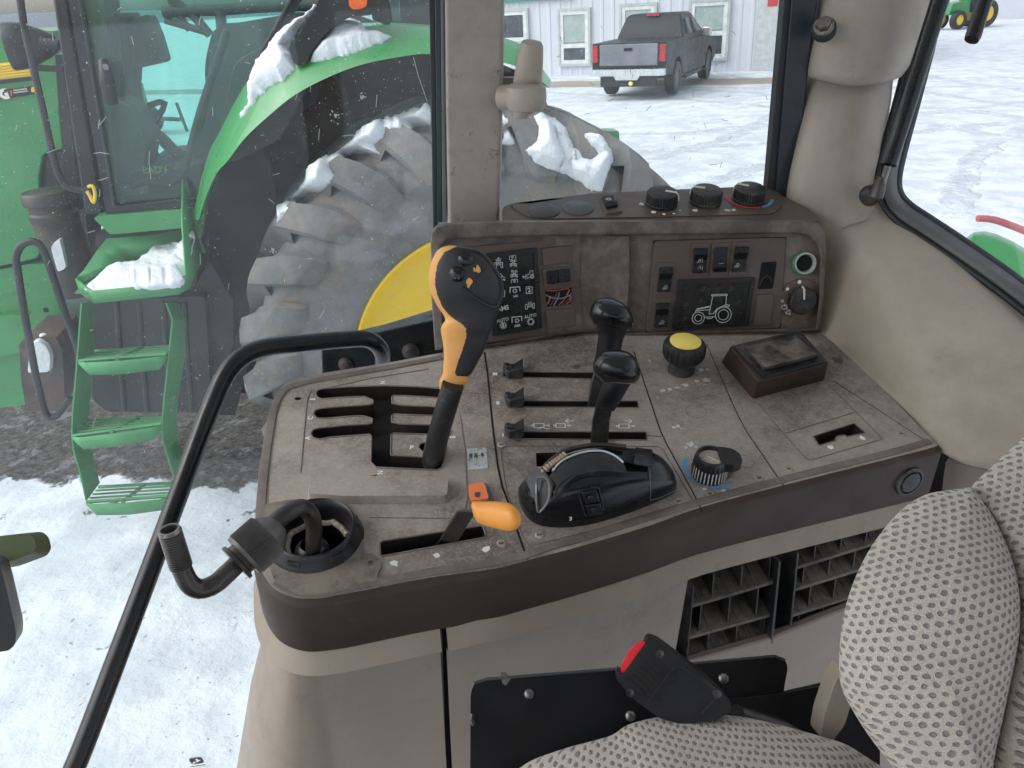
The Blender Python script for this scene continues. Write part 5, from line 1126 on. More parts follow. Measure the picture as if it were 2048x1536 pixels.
# ================================================================ HITCH CONTROL UNIT
HU = thing('hitch_control', 'rounded black control unit with brown thumbwheel and side rocker on the console middle', 'control unit', CT.P(1190, 1000))
secs = [((1035, 988), (1034, 978, .008), (1038, 972, .008)), ((1040, 1015), (1042, 985, .022), (1050, 955, .022)), ((1058, 1043), (1064, 992, .034), (1072, 938, .034)), ((1085, 1054), (1095, 985, .043), (1098, 918, .043)), ((1135, 1057), (1145, 972, .050), (1140, 896, .050)), ((1195, 1047), (1200, 962, .052), (1195, 886, .052)), ((1262, 1025), (1262, 955, .048), (1255, 886, .048)), ((1310, 1006), (1312, 955, .040), (1303, 893, .040)), ((1344, 990), (1344, 960, .030), (1333, 915, .030)), ((1356, 978), (1356, 966, .018), (1350, 945, .018))]
rows = []
for nb_, ntp, ftp in secs:
    a = CT.P(*nb_, 0); b = CT.P(*ntp); c = CT.P(*ftp); dv = (a - b); u_, v_ = CT.px(*ftp)
    d_ = c - CT.N*ftp[2] + CT.V*.004; mid_ = b.lerp(c, .5) + CT.N*.003
    rows.append([a, a.lerp(b, .25) - CT.V*.003, a.lerp(b, .75) - CT.V*.003, b + CT.V*.001, mid_, c - CT.V*.001, c.lerp(d_, .3) + CT.V*.002, d_])
hm = MB().grid(rows); hm.face([p for p in rows[0]][::-1]); hm.face(rows[-1])
hb = BVHTree.FromPolygons([tuple(p) for p in hm.v], [f for f in hm.f])
hbody = hm.build('housing', 'black_shiny', HU, sub=2, weld=True, smooth=80)
def hp(x, y, off=.001):
    q = onb(hb, x, y, off); return q[0] if q else CT.P(x, y, .045)
# dial: curved raised sector across the top
ar = [(1096, 966), (1108, 948), (1126, 931), (1150, 918), (1178, 911), (1206, 911), (1230, 920), (1244, 932)]
ar2 = [(1110, 992), (1124, 976), (1146, 961), (1172, 951), (1200, 947), (1222, 948), (1240, 950), (1252, 950)]
A = catmull([hp(x, y, .004) for x, y in ar], 3); B_ = catmull([hp(x, y, .004) for x, y in ar2], 3)
MB().grid([[a - CT.N*.008 for a in A], A, [a.lerp(b, .5)+CT.N*.002 for a, b in zip(A, B_)], B_, [b - CT.N*.008 for b in B_]]).build('dial', 'black_dusty', HU, smooth=50)
MB().tube([hp(x, y, .0052) for x, y in ar[1:]], .0010, 8, smooth=3).build('dial_line', 'silverline', HU)
MB().tube([hp(x, y-4, .0035) for x, y in ar2], .0008, 6, smooth=3).build('dial_seam', 'void', HU)
MB().tube([hp(1108, 945, .0062), hp(1113, 947, .0062), hp(1107, 938+12, .0062)], .0005, 5).build('dial_mark', 'silverline', HU)
rim_o = [(1085, 948), (1100, 930), (1127, 910), (1160, 899), (1200, 895), (1250, 899)]
MB().tube([hp(x, y, .003) for x, y in rim_o], .0028, 8, smooth=3).build('dial_rim', 'steel_dark', HU)
tw0 = MB()
for i in range(9):
    t = i/8; x, y = 1085+t*43, 943-t*31; p = hp(x, y, .0035); q = hp(x+7, y+8, .0045); tw0.tube([p, (p+q)/2 + CT.N*.0012, q], .0017, 7)
tw0.build('thumbwheel', 'brownwheel', HU)
q = [hp(x, y, .006) for x, y in ((1243, 914), (1268, 908), (1262, 936), (1247, 932))]; MB().face(q).build('slot_window', 'void', HU, solid=.001)
MB().grid([[hp(1266, 905, .004), hp(1300, 908, .003)], [hp(1262, 935, .005), hp(1300, 940, .004)]]).build('slide_pad', 'black_dusty', HU, solid=.003)
# grey latch at the nose
lt = MB(); lp_ = [(1092, 944), (1110, 974), (1101, 1000), (1090, 1014), (1080, 1010), (1072, 990), (1061, 968), (1066, 952)]
q = [hp(x, y, .007) for x, y in lp_]; q2 = [hp(x, y, -.002) for x, y in lp_]; lt.face(q); lt.grid([q + q[:1], q2 + q2[:1]])
lt.build('latch', 'latch_grey', HU, bevel=.0015) if 'latch_grey' in M else None
M['latch_grey'] = mat('charcoal latch plastic', (.05, .054, .06), .35, var=.2, vs=30, bump=.1, dust=((.2, .2, .2), 30, .55, .8, .5))
lt.build('latch', 'latch_grey', HU, bevel=.0015)
MB().tube([hp(1084, 966, .009), hp(1100, 972, .010), hp(1098, 990, .010), hp(1090, 1010, .009), hp(1082, 1008, .009), hp(1083, 985, .009), hp(1084, 968, .009)], .0012, 8, smooth=3).build('latch_loop', 'steel', HU)
MB().tube([hp(x, y, .0003) for x, y in ((1297, 935), (1300, 950), (1300, 975), (1301, 1000), (1320, 995), (1350, 980))], .0005, 6).build('lid_seam', 'greyseal', HU)
for dx, dy, lab in ((0, 0, 'upper'), (7, 24, 'lower')):
    cx_, cy_ = 1178+dx, 993+dy; q = [hp(cx_+a, cy_+b, .003) for a, b in ((-16, -9), (14, -14), (19, 7), (-9, 13))]; q2 = [p - (hp(cx_, cy_, .003)-hp(cx_, cy_, -.001)) for p in q]
    mb = MB(); mb.face(q); mb.grid([q+q[:1], q2+q2[:1]]); rk = mb.build('rocker', 'black', HU, bevel=.001)
    f_ = sfr(hb, cx_+1, cy_-1, .0033); MB().lathe(f_, [(.0028, 0), (.0024, .0008), (.0001, .001)], 16).build('rocker_stud', 'black_dusty', rk)
MB().tube([hp(*q, .0015) for q in ((1157, 988), (1170, 1030), (1206, 1018), (1197, 975), (1180, 972))], .0009, 6).build('rocker_rim', 'black_dusty', HU)
f_ = sfr(hb, 1141, 1037, .0006); MB().text(f_, '3', .006, 0, bold=.0003).build('printed_mark', 'white', HU)
# ================================================================ KNOBS ON THE CONSOLE
kf_ = CT.at(1371, 683, .044)
yk = MB().lathe(kf_, [(.0165, -.044), (.0165, -.030), (.0185, -.027), (.0225, -.024, .0008), (.0255, -.018, .0011), (.0258, -.006, .0011), (.024, -.002, .0006), (.0205, 0), (.0195, .0)], 44)
yk = yk.build('rotary_knob', 'black_dusty', CO, smooth=25, label='ridged black knob with yellow cap')
MB().lathe(kf_, [(.0195, -.001), (.0193, .001), (.018, .0018), (.0001, .0022)], 40).build('knob_cap', 'yellow', yk)
sf_ = CT.at(1424, 912, .026)
sk = MB().lathe(sf_, [(.0185, -.026), (.0180, -.010, .0004), (.0172, -.003, .0004), (.0170, -.001), (.0162, .001), (.0140, .001), (.0132, -.001), (.0132, -.003), (.0001, -.003)], 60).build('rotary_knob', 'black', CO, smooth=25, label='black selector knob with a side tab on a blue ring')
MB().prism(sf_, rpoly([(.008, -.014), (.008, .0155), (.024, .012), (.030, .004), (.030, -.009), (.022, -.014)], .003), -.010, .0005).build('knob_tab', 'black', sk, bevel=.001)
for a in range(195, 350, 12): MB().tube([sf_.w(.0181*math.cos(R_(a)), .0181*math.sin(R_(a)), -.010), sf_.w(.0186*math.cos(R_(a)), .0186*math.sin(R_(a)), -.024)], .0007, 5).build('grip_stripe', 'whitedim', sk)
MB().stroke(sf_, [(-.004, .002), (.006, -.006)], .0008, -.0022).build('pointer', 'white', sk); MB().disc(Fr(sf_.w(0, 0, -.0026), sf_.U, sf_.N), .0130, 0, 32).build('dusty_face', 'crumb', sk)
bq = CT.px(1424, 938); MB().ring(CT, *bq, .0285, .0060, .0006, 40, 140, 300).build('blue_scale', 'blueprint', CO); MB().ring(CT, *bq, .0235, .0050, .0009, 40, 140, 320).build('scale_base', 'dustring_', CO) if 'dustring_' in M else MB().ring(CT, *bq, .0235, .0055, .0009, 40, 140, 320).build('scale_base', 'crumb', CO)
MB().lathe(CT.at(1424, 938), [(.022, .0003), (.0215, .003), (.0001, .003)], 40).build('knob_base', 'console_rim', CO)
# pedestal with the big black rocker
def frustum(fr, base, top_, n0, n1, m, name, par, bevel=.002, r=.004):
    b = rpoly([fr.px(x, y, n0) for x, y in base], r); t = rpoly([fr.px(x, y, n1) for x, y in top_], r); mb = MB()
    B_ = [fr.w(u, v, n0) for u, v in b]; T_ = [fr.w(u, v, n1) for u, v in t]; mb.grid([B_ + B_[:1], T_ + T_[:1]]); mb.face(T_); return mb.build(name, m, par, bevel=bevel, seg=3)
ped = frustum(CT, [(1441, 722), (1506, 798), (1650, 759), (1622, 715), (1592, 690)][:4] and [(1441, 722), (1506, 798), (1651, 760), (1590, 692)], [(1459, 692), (1517, 764), (1659, 726), (1600, 659)], 0, .034, 'fascia', 'switch_pedestal', CO, .0015, .005)
frustum(CT, c3([(338, 205), (590, 468), (1082, 330), (852, 88)]), c3([(345, 205), (592, 462), (1074, 328), (850, 92)]), .034, .0365, 'black_dusty', 'pedestal_inlay', ped, .0008, .005)
frustum(CT, c3([(428, 232), (585, 400), (1015, 290), (830, 128)]), c3([(434, 212), (590, 372), (1008, 268), (826, 120)]), .0365, .045, 'rocker_grime', 'pedestal_rocker', ped, .001, .002) if 'rocker_grime' in M else None
M['rocker_grime'] = mat('grimy worn rocker', (.02, .021, .022), .35, var=.3, vs=25, bump=.3, bs=500, dust=((.23, .2, .17), 20, .4, .62, .8), dust2=((.3, .17, .08), 12, .6, .75, .6))
frustum(CT, c3([(428, 232), (585, 400), (1015, 290), (830, 128)]), c3([(434, 212), (590, 372), (1008, 268), (826, 120)]), .0365, .045, 'rocker_grime', 'pedestal_rocker', ped, .001, .002)
# ================================================================ INSTRUMENT MODULE
IM = thing('instrument_panel', 'brown instrument panel with symbol display, rocker switches and heater knobs behind the console', 'instrument panel', CT.P(1260, 665, 0))
c7 = lambda p: crop(p, 860, 420, 4.655); c8 = lambda p: crop(p, 1240, 340, 4.655)
def nf(x): return .050*max(0, min(1, (1185-x)/300)) if x < 1185 else 0
def IP(x, y, n=0): return IPR.P(x, y, n + nf(x))
def loops(ls, m, name, par, close=True, smooth=40, cap=False, bevel=0):
    mb = MB(); rows = [[IP(x, y, n) for x, y, n in l] for l in ls]
    if close: rows = [r + r[:1] for r in rows]
    mb.grid(rows)
    if cap: mb.face(rows[-1][:-1] if close else rows[-1])
    return mb.build(name, m, par, smooth=smooth, bevel=bevel)
outl = [(870, 700), (863, 600), (861, 480), (863, 462), (872, 451), (890, 446), (1000, 441), (1160, 440), (1300, 440), (1500, 440), (1610, 440), (1636, 446), (1650, 464), (1652, 500), (1648, 590), (1641, 662), (1400, 668), (1262, 672), (1200, 663), (1165, 664), (970, 696)]
innl = [(888, 694), (884, 600), (881, 508), (882, 492), (890, 483), (905, 479), (1000, 474), (1160, 471), (1300, 470), (1500, 468), (1590, 467), (1618, 472), (1634, 486), (1640, 510), (1638, 590), (1632, 656), (1400, 661), (1262, 666), (1200, 657), (1165, 658), (970, 690)]
def off(l, n, dx=0, dy=0): return [(x+dx, y+dy, n) for x, y in l]
loops([off(outl, -.06), off(outl, .006), [(x+(xi-x)*.12, y+(yi-y)*.12, .0125) for (x, y), (xi, yi) in zip(outl, innl)], [(x+(xi-x)*.85, y+(yi-y)*.85, .014) for (x, y), (xi, yi) in zip(outl, innl)], off(innl, .0115), off(innl, -.003)], 'panel', 'hood', IM, smooth=55)
face = [(x, y, -.001) for x, y in innl]
mb = MB(); ids = [mb.av(IP(x, y, n)) for x, y, n in face]
cols_ = [885, 930, 970, 1020, 1060, 1100, 1140, 1165, 1185, 1230, 1262, 1300, 1450, 1640]
mb = MB(); mb.grid([[IP(x, y, -.001) for x in cols_] for y in (462, 560, 700)]); mb.build('face', 'panel', IM)
MB().prism(IPR, IPR.poly([(880, 470), (1636, 470), (1636, 655), (1640, 700), (1260, 720), (960, 740), (900, 720)], -.035), -.045, -.035).build('back_shell', 'panel', IM)
# the post between the two clusters
loops([[(1165, 470, .0), (1160, 560, .0), (1168, 662, .0)], [(1185, 470, -.0), (1178, 560, -.0), (1182, 660, -.0)], [(1225, 472, .004), (1232, 560, .006), (1238, 668, .006)], [(1258, 472, .008), (1258, 560, .010), (1250, 670, .010)], [(1262, 472, .0), (1262, 560, .0), (1262, 672, .0)]], 'panel', 'cluster_divider', IM, close=False, smooth=60)
# deck
dk = [(1004, 442), (1004, 420), (1008, 413), (1022, 407), (1179, 387), (1350, 379), (1536, 371), (1566, 392), (1602, 410), (1636, 434), (1640, 443)]
MB().prism(TD, rpoly(TD.poly(dk, 0), .004), -.03, 0).build('top_deck', 'bezel', IM, bevel=.004, seg=3)
dp = [(1022, 413), (1180, 391), (1350, 384), (1532, 377), (1556, 398), (1561, 416), (1545, 428), (1335, 434), (1085, 438), (1056, 434)]
dk2 = MB().prism(TD, rpoly(TD.poly(dp, .001), .006), -.001, .0018).build('deck_plate', 'bezel', IM, bevel=.0012)
ridge([(x, y) for x, y in dp], .0006, 'void', True, TD, .0002, IM, 'deck_seam')
for x, y in ((1088, 420), (1156, 415)):
    MB().lathe(TD.at(x, y, .003), [(.0215, -.002), (.0215, .0), (.0195, .0015), (.0001, .0022)], 40).build('blanking_disc', 'disc_black', IM) if 'disc_black' in M else None
M['disc_black'] = mat('faded black disc', (.07, .076, .082), .5, var=.2, vs=14, bump=.1, dust=((.15, .15, .15), 14, .45, .8, .5))
for x, y in ((1088, 420), (1156, 415)):
    MB().lathe(TD.at(x, y, .003), [(.0215, -.002), (.0215, .0), (.0195, .0015), (.0001, .0022)], 40).build('blanking_disc', 'disc_black', IM)
def rocker(fr, hous, rock, tip, par, lab=None, prints=None, up=.007, n0=.002, horizontal=False, m='rocker_blk'):
    hs_ = MB().prism(fr, rpoly(pxs(fr, hous, n0), .003), n0-.002, n0+.0024, .0008).build('rocker_switch', 'bezel', par, bevel=.0008, label=lab)
    a, b, c, d = [fr.px(x, y, n0+.003) for x, y in rock]   # TL TR BR BL
    mix_ = lambda p, q, t: (p[0]+(q[0]-p[0])*t, p[1]+(q[1]-p[1])*t)
    mb = MB(); n1 = n0+.0022
    if tip == 'top': prof = [(0, .0), (0, .8), (.22, 1.25), (.5, .35), (1, .75), (1, 0)]
    elif tip == 'bottom': prof = [(0, 0), (0, .7), (.5, .35), (.78, 1.2), (1, .8), (1, 0)]
    else: prof = [(0, 0), (0, .7), (.35, .9), (.5, .4), (.95, .9), (1, 0)]
    rows = []
    for t, h_ in prof:
        if horizontal: p, q = mix_(a, b, t), mix_(d, c, t)
        else: p, q = mix_(a, d, t), mix_(b, c, t)
        rows.append([fr.w(*p, n1 + h_*up), fr.w(*q, n1 + h_*up)])
    mb.grid(rows); mb.face([r[0] for r in rows]); mb.face([r[1] for r in rows][::-1])
    rk = mb.build('rocker', m, hs_, bevel=.0005, smooth=20)
    if prints: icon(fr, prints, .0006, 'print_grey', hs_, n1+up*.8+.0003)
    return hs_
M['rocker_blk'] = mat('rocker black', (.006, .007, .010), .3, var=.2, vs=30, bump=.15, bs=900, dust=((.1, .095, .09), 40, .55, .8, .3))
M['print_grey'] = mat('grey switch print', (.45, .45, .44), .5, bump=0)
rocker(TD, [(1198, 396), (1230, 391), (1246, 425), (1211, 430)], [(1203, 396), (1226, 394), (1236, 414), (1213, 418)], 'bottom', IM, 'switch with sun symbol on the deck', None, n0=.003, up=.006)
f_ = TD.at(1217, 398, .0095); mb = MB(); mb.ring(f_, 0, 0, .0024, .0008, 0, 16)
for a in range(0, 360, 45): mb.stroke(f_, [(.003*math.cos(R_(a)), .003*math.sin(R_(a))), (.0045*math.cos(R_(a)), .0045*math.sin(R_(a)))], .0007, 0)
mb.build('sun_symbol', 'white', IM)
def knob(fr, x, y, r, h_, ang, lab, seg=72, par=None, m='black_dusty'):
    f_ = fr.at(x, y, h_+.002)
    k_ = MB().lathe(f_, [(r*1.0, -h_), (r*1.02, -h_*.85), (r*.99, -h_*.8, r*.028), (r*.96, -h_*.12, r*.028), (r*.9, -h_*.03), (r*.8, 0), (.0001, .0004)], seg).build('rotary_knob', m, par or IM, smooth=24, label=lab)
    a = R_(ang); c_, s_ = math.cos(a), math.sin(a)
    MB().tube([f_.w(r*.15*c_, r*.15*s_, .0008), f_.w(r*.85*c_, r*.85*s_, .0008), f_.w(r*1.0*c_, r*1.0*s_, -h_*.2), f_.w(r*1.03*c_, r*1.03*s_, -h_*.55)], r*.07, 7).build('pointer', 'creamline', k_)
    return f_
knob(TD, 1326, 382, .0215, .019, -20, 'leftmost heater knob on the deck'); knob(TD, 1415, 378, .0215, .019, 160, 'middle heater knob on the deck'); knob(TD, 1502, 374, .0215, .019, 150, 'heater knob with red and blue arc')
u_, v_ = TD.px(1502, 398, .002); v_ += .004
MB().ring(TD, u_-.002, v_, .031, .0045, .0024, 30, 165, 285).build('red_arc', 'redprint', IM); MB().ring(TD, u_-.002, v_, .031, .0045, .0024, 24, 290, 350).build('blue_arc', 'blueprint', IM)
for x, y, r in ((1307, 424, .0035), (1328, 428, .0026), (1348, 427, .0020), (1360, 421, .0012)): MB().disc(Fr(TD.P(x, y, .0024), TD.U, TD.N), r, 0, 16).build('fan_dot', 'white', IM)
for x, y in ((1391, 421), (1455, 420), (1283, 408), (1468, 420)): blob(x, y, .005, TD, .0026, 'whitedim', IM, k=9)
# ---- left cluster
lpn = IPL
pn = MB().prism(IPL, rpoly(IPL.poly(c7([(180, 360), (1350, 255), (1405, 1120), (440, 1250)]), .002), .005), 0, .003).build('left_cluster', 'bezel', IM, bevel=.001)
dsp = MB().plate(IPL, rpoly(pxs(IPL, c7([(525, 408), (1000, 350), (1045, 1103), (588, 1178)]), .006), .0025), [pxs(IPL, c7([(578, 435), (965, 396), (1000, 1072), (628, 1132)]), .006)], .0065, .004).build('indicator_display', 'black', IM, bevel=.0007)
MB().prism(IPL, pxs(IPL, c7([(570, 425), (972, 390), (1006, 1078), (622, 1140)]), .0035), .002, .0042).build('display_glass', 'screen', dsp)
def ic(lst, w=.00075, m='screenwhite', cl=()):
    return icon(IPL, [c7(s) if hasattr(s[0], '__len__') else (*c7([(s[0], s[1])])[0], s[2]/4.655*1.05/F_) for s in lst], w, m, dsp, .0046, 'display_symbol', cl)
def gear(x, y, r, n_=10):
    out = [(x, y, r)]
    for i in range(n_): a = 2*math.pi*i/n_; out.append([(x+r*1.15*math.cos(a), y+r*1.15*math.sin(a)), (x+r*1.55*math.cos(a), y+r*1.55*math.sin(a))])
    return out
def box_(x, y, w_, h_): return [(x-w_/2, y-h_/2), (x+w_/2, y-h_/2), (x+w_/2, y+h_/2), (x-w_/2, y+h_/2), (x-w_/2, y-h_/2)]
def tract_top(x, y): return [box_(x-18, y-26, 14, 16), box_(x+18, y-26, 14, 16), [(x-10, y-26), (x+10, y-26)], [(x-8, y-20), (x-10, y+6), (x+10, y+6), (x+8, y-20)], (x, y+8, 13), box_(x-24, y+16, 12, 26), box_(x+24, y+16, 12, 26), [(x-16, y+20), (x+16, y+20)]]
ic([[(740, 462), (738, 430), (795, 420), (798, 452)]] + gear(768, 440, 7, 8) + tract_top(775, 496))
ic(tract_top(784, 596) + [[(758, 680), (756, 650), (812, 644), (815, 674)]] + gear(786, 664, 7, 8))
ic([box_(612, 515, 16, 50), box_(668, 512, 16, 50), [(620, 470), (655, 466), (650, 510), (628, 512), (620, 470)], [(636, 440), (636, 500)], [(629, 452), (636, 440), (644, 451)], [(628, 488), (636, 500), (645, 487)], [(610, 462), (662, 455)]])
ic([[(655, 590), (668, 610), (668, 650), (700, 645)], [(665, 605), (690, 630), (698, 628)], [(660, 680), (675, 650), (698, 655)], [(640, 640), (668, 635)]])
ic([[(885, 622), (862, 622)], [(873, 610), (862, 622), (874, 634)], [(885, 622), (893, 605), (926, 600), (932, 568), (958, 565), (960, 600)], (896, 630, 11), (951, 618, 17), (951, 618, 8), [(907, 632), (932, 628)]])
ic([[(745, 768), (745, 722), (835, 714), (838, 755)]], .0012); ic(gear(790, 752, 14, 9)); ic([box_(923, 746, 56, 62)], .0008); ic([box_(680, 778, 30, 56)], .0008)
ic([box_(897, 902, 17, 44), box_(964, 892, 17, 44), [(905, 905), (957, 896)], [(915, 858), (921, 900)], [(928, 856), (934, 898)], [(940, 855), (946, 896)]])
ic(gear(682, 1075, 22, 14)); ic([[(765, 1045), (763, 998), (852, 990), (855, 1030)]], .0012); ic(gear(810, 1030, 14, 9)); ic(gear(938, 1040, 22, 14))
def dtext(x, y, t, s, b=.0001): px_, py_ = c7([(x, y)])[0]; MB().text(IPL.at(px_, py_, .0046, 5), t, s, 0, bold=b).build('display_text', 'screenwhite', dsp, smooth=False)
dtext(796, 803, '540', .0042); dtext(923, 747, '2', .0085, .0003); dtext(680, 918, 'AMS', .0085, .0002); dtext(678, 1025, 'AUTO', .0062, .0001); dtext(935, 988, 'AUTO', .0062, .0001); dtext(811, 1079, '1000', .0045); dtext(682, 1077, 'E', .0058, .0003)
def blank(fr, pts, n=.003, par=None): return MB().prism(fr, rpoly(pxs(fr, pts, n), .0022), n-.001, n+.0032, .0012).build('blanking_plate', 'bezel', par or IM, bevel=.0008)
blank(IPL, c7([(1032, 352), (1325, 320), (1328, 490), (1045, 522)])); blank(IPL, c7([(1065, 930), (1348, 898), (1356, 1080), (1090, 1106)]))
rocker(IPL, c7([(1038, 545), (1330, 513), (1340, 688), (1056, 716)]), c7([(1088, 572), (1300, 543), (1305, 660), (1097, 690)]), 'flat', IM, 'wide rocker switch of the left cluster', None, horizontal=True, n0=.003)
hole = MB().prism(IPL, rpoly(pxs(IPL, c7([(1072, 748), (1318, 718), (1325, 872), (1085, 900)]), .0032), .0025), .003, .0042).build('wire_opening', 'void', IM, smooth=False)
wr = random.Random(3)
for i, (p, m_) in enumerate((([(1080, 748), (1150, 752), (1230, 740), (1290, 728)], 'wire_r'), ([(1078, 790), (1140, 818), (1230, 822), (1310, 790)], 'wire_g'), ([(1120, 890), (1160, 820), (1185, 765)], 'wire_k'), ([(1150, 890), (1190, 820), (1205, 765)], 'wire_g'), ([(1200, 885), (1260, 820), (1300, 740)], 'wire_r'), ([(1230, 882), (1290, 830), (1315, 770)], 'wire_k'), ([(1085, 880), (1110, 850), (1120, 800)], 'wire_r'), ([(1265, 878), (1300, 850), (1318, 800)], 'wire_r'))):
    MB().tube([IPL.P(*q, .0055) for q in c7(p)], .0009, 7, smooth=4).build('wire', m_, hole)
# ---- right cluster
MB().prism(IPR, rpoly(IPR.poly(c8([(318, 660), (1545, 628), (1490, 1470), (240, 1510)]), .002), .006), 0, .0028).build('right_cluster', 'bezel', IM, bevel=.001)
q = c8([(318, 660), (1545, 628), (1490, 1470), (240, 1510)]); ridge(q, .0007, 'void', True, IPR, .0004, IM, 'cluster_seam')
lampI = lambda x, y, s=1: [[(x, y-22*s), (x+20*s, y-30*s), (x+30*s, y-10*s), (x+18*s, y+6*s), (x, y-22*s)], [(x-4*s, y-10*s), (x-24*s, y+10*s)], [(x+4*s, y-2*s), (x-12*s, y+14*s)], [(x+12*s, y+4*s), (x+2*s, y+18*s)]]
c8s = lambda L: [c8(s) for s in L]
rocker(IPR, c8([(660, 680), (838, 672), (820, 990), (632, 996)]), c8([(694, 730), (812, 725), (797, 955), (671, 958)]), 'top', IM, 'first of the three upper rocker switches, with beacon and lamp prints', c8s([[(720, 860), (745, 830), (750, 855), (720, 862)], [(765, 825), (765, 860)], [(725, 920), (745, 895), (752, 925)], [(765, 895), (768, 925)]]))
rocker(IPR, c8([(848, 674), (1027, 668), (1003, 988), (822, 988)]), c8([(884, 722), (999, 716), (986, 945), (862, 947)]), 'bottom', IM, 'middle upper rocker switch with rotating beacon print', c8s([[(935, 905), (938, 870), (952, 870), (950, 905), (930, 905)], [(920, 870), (928, 880)], [(962, 870), (958, 880)]]))
rocker(IPR, c8([(1035, 665), (1212, 660), (1178, 980), (1003, 984)]), c8([(1075, 715), (1192, 712), (1160, 940), (1040, 943)]), 'top', IM, 'right upper rocker switch with lamp print', c8s(lampI(1085, 895, .9)))
rocker(IPR, c8([(336, 860), (512, 853), (476, 1172), (292, 1177)]), c8([(370, 908), (490, 905), (466, 1130), (348, 1132)]), 'top', IM, 'upper rocker switch left of the tractor display', c8s(lampI(415, 1100, .9)))
rocker(IPR, c8([(310, 1190), (478, 1182), (455, 1492), (282, 1498)]), c8([(338, 1240), (457, 1235), (436, 1455), (318, 1460)]), 'top', IM, 'lower rocker switch left of the tractor display', c8s(lampI(385, 1425, .9)))
sl = MB().prism(IPR, rpoly(pxs(IPR, c8([(1318, 858), (1462, 850), (1422, 1106), (1280, 1112)]), .003), .003), .0028, .0032).build('empty_switch_opening', 'void', IM)
MB().tube([IPR.P(*q, .0042) for q in c8([(1295, 1090), (1330, 1010), (1380, 990), (1410, 1030)])], .0012, 6, smooth=4).build('wire', 'rubber', sl)
blank(IPR, c8([(1272, 1152), (1432, 1146), (1402, 1440), (1230, 1452)]))
d2 = MB().plate(IPR, rpoly(pxs(IPR, c8([(545, 1022), (1262, 998), (1198, 1452), (488, 1490)]), .006), .0025), [pxs(IPR, c8([(585, 1072), (1215, 1045), (1163, 1425), (540, 1452)]), .006)], .0065, .004).build('tractor_display', 'black', IM, bevel=.0007)
MB().prism(IPR, pxs(IPR, c8([(575, 1065), (1222, 1040), (1168, 1432), (532, 1460)]), .0035), .002, .0042).build('display_glass', 'screen', d2)
def ic8(lst, w=.0009, m='screenwhite', n_='display_symbol'): return icon(IPR, [c8(s) if hasattr(s[0], '__len__') else (*c8([(s[0], s[1])])[0], s[2]/4.655*1.05/F_) for s in lst], w, m, d2, .0046, n_)
ic8([[(855, 1160), (998, 1155), (998, 1168), (855, 1172), (855, 1160)], [(865, 1172), (830, 1340), (868, 1338), (905, 1290), (985, 1255), (992, 1168)], [(985, 1250), (1018, 1258), (1015, 1272), (975, 1268)], [(838, 1268), (720, 1290), (705, 1310), (838, 1300)], [(838, 1275), (715, 1300)], [(705, 1310), (702, 1325)], (728, 1378, 57), (728, 1378, 33), (962, 1348, 74), (962, 1348, 48), [(792, 1370), (885, 1366)], [(810, 1372), (815, 1384), (855, 1382), (860, 1370)], [(885, 1330), (905, 1290)]])
ic8(lampI(765, 1115, 1) + lampI(1030, 1112, .9) + lampI(745, 1225, .9) + lampI(1098, 1235, .9) + lampI(612, 1260, .8) + lampI(600, 1385, .7) + [[(900, 1135), (902, 1095), (920, 1095), (920, 1135), (890, 1135)], [(880, 1100), (890, 1110)], [(945, 1095), (935, 1105)]], .0006, 'dimprint', 'unlit_symbol')
MB().lathe(IPR.at(1607, 527, .001), [(.0165, 0), (.0160, .004), (.0145, .005)], 36).build('socket_ring', 'greenring', IM)
MB().lathe(IPR.at(1608, 526, .001), [(.0148, .004), (.0145, .0065), (.0125, .0068), (.0118, .005), (.0112, .0), (.0001, .0005)], 36).build('round_socket', 'dustring', IM)
MB().disc(Fr(IPR.P(1608, 526, .003), IPR.U, IPR.N), .0108, 0, 32).build('socket_hole', 'void', IM)
dl = IPR.at(1601, 598, .001); MB().lathe(dl, [(.028, 0), (.0275, .0015), (.0001, .0016)], 48).build('dial_plate', 'bezel', IM)
f_ = knob(IPR, 1608, 603, .0185, .014, 95, 'rotary wiper knob under the round socket', 72); 
for x, y, r in ((1599, 564, .0026), (1575, 578, .0022)): MB().disc(Fr(IPR.P(x, y, .003), IPR.U, IPR.N), r, 0, 16).build('dial_dot', 'white', IM)
icon(IPR, [(1565, 602, .0016), [(1563, 612), (1573, 610), (1574, 618), (1564, 618), (1563, 612)], [(1571, 626), (1580, 618), (1580, 629), (1571, 626)], [(1568, 608), (1571, 613)]], .0007, 'white', IM, .003)
# ================================================================ BLACK FRAME BEHIND THE CONSOLE, GRAB RAIL
BK = thing('frame_bracket', 'black painted cab frame bracket with two bolts behind the left of the console', 'bracket', P(740, 760, 1.1))
S0 = SW(1.085)
MB().prism(S0, S0.poly([(642, 700), (690, 680), (740, 668), (868, 640), (890, 640), (895, 760), (645, 780)], 0), -.03, 0).build('bracket_plate', 'railpaint', BK, bevel=.002)
for x, y, r in ((692, 728, .012), (822, 703, .014)): MB().lathe(S0.at(x, y, 0), [(r, 0), (r*.95, .004), (r*.6, .006), (r*.5, .008), (.0001, .009)], 20).build('bolt', 'steel_rusty', BK) if 'steel_rusty' in M else None
M['steel_rusty'] = mat('rusty bolt', (.05, .042, .036), .6, metal=.3, var=.4, vs=60, bump=.4, bs=800)
for x, y, r in ((692, 728, .012), (822, 703, .014)): MB().lathe(S0.at(x, y, 0), [(r, 0), (r*.95, .004), (r*.6, .006), (r*.5, .008), (.0001, .009)], 20).build('bolt', 'steel_rusty', BK)
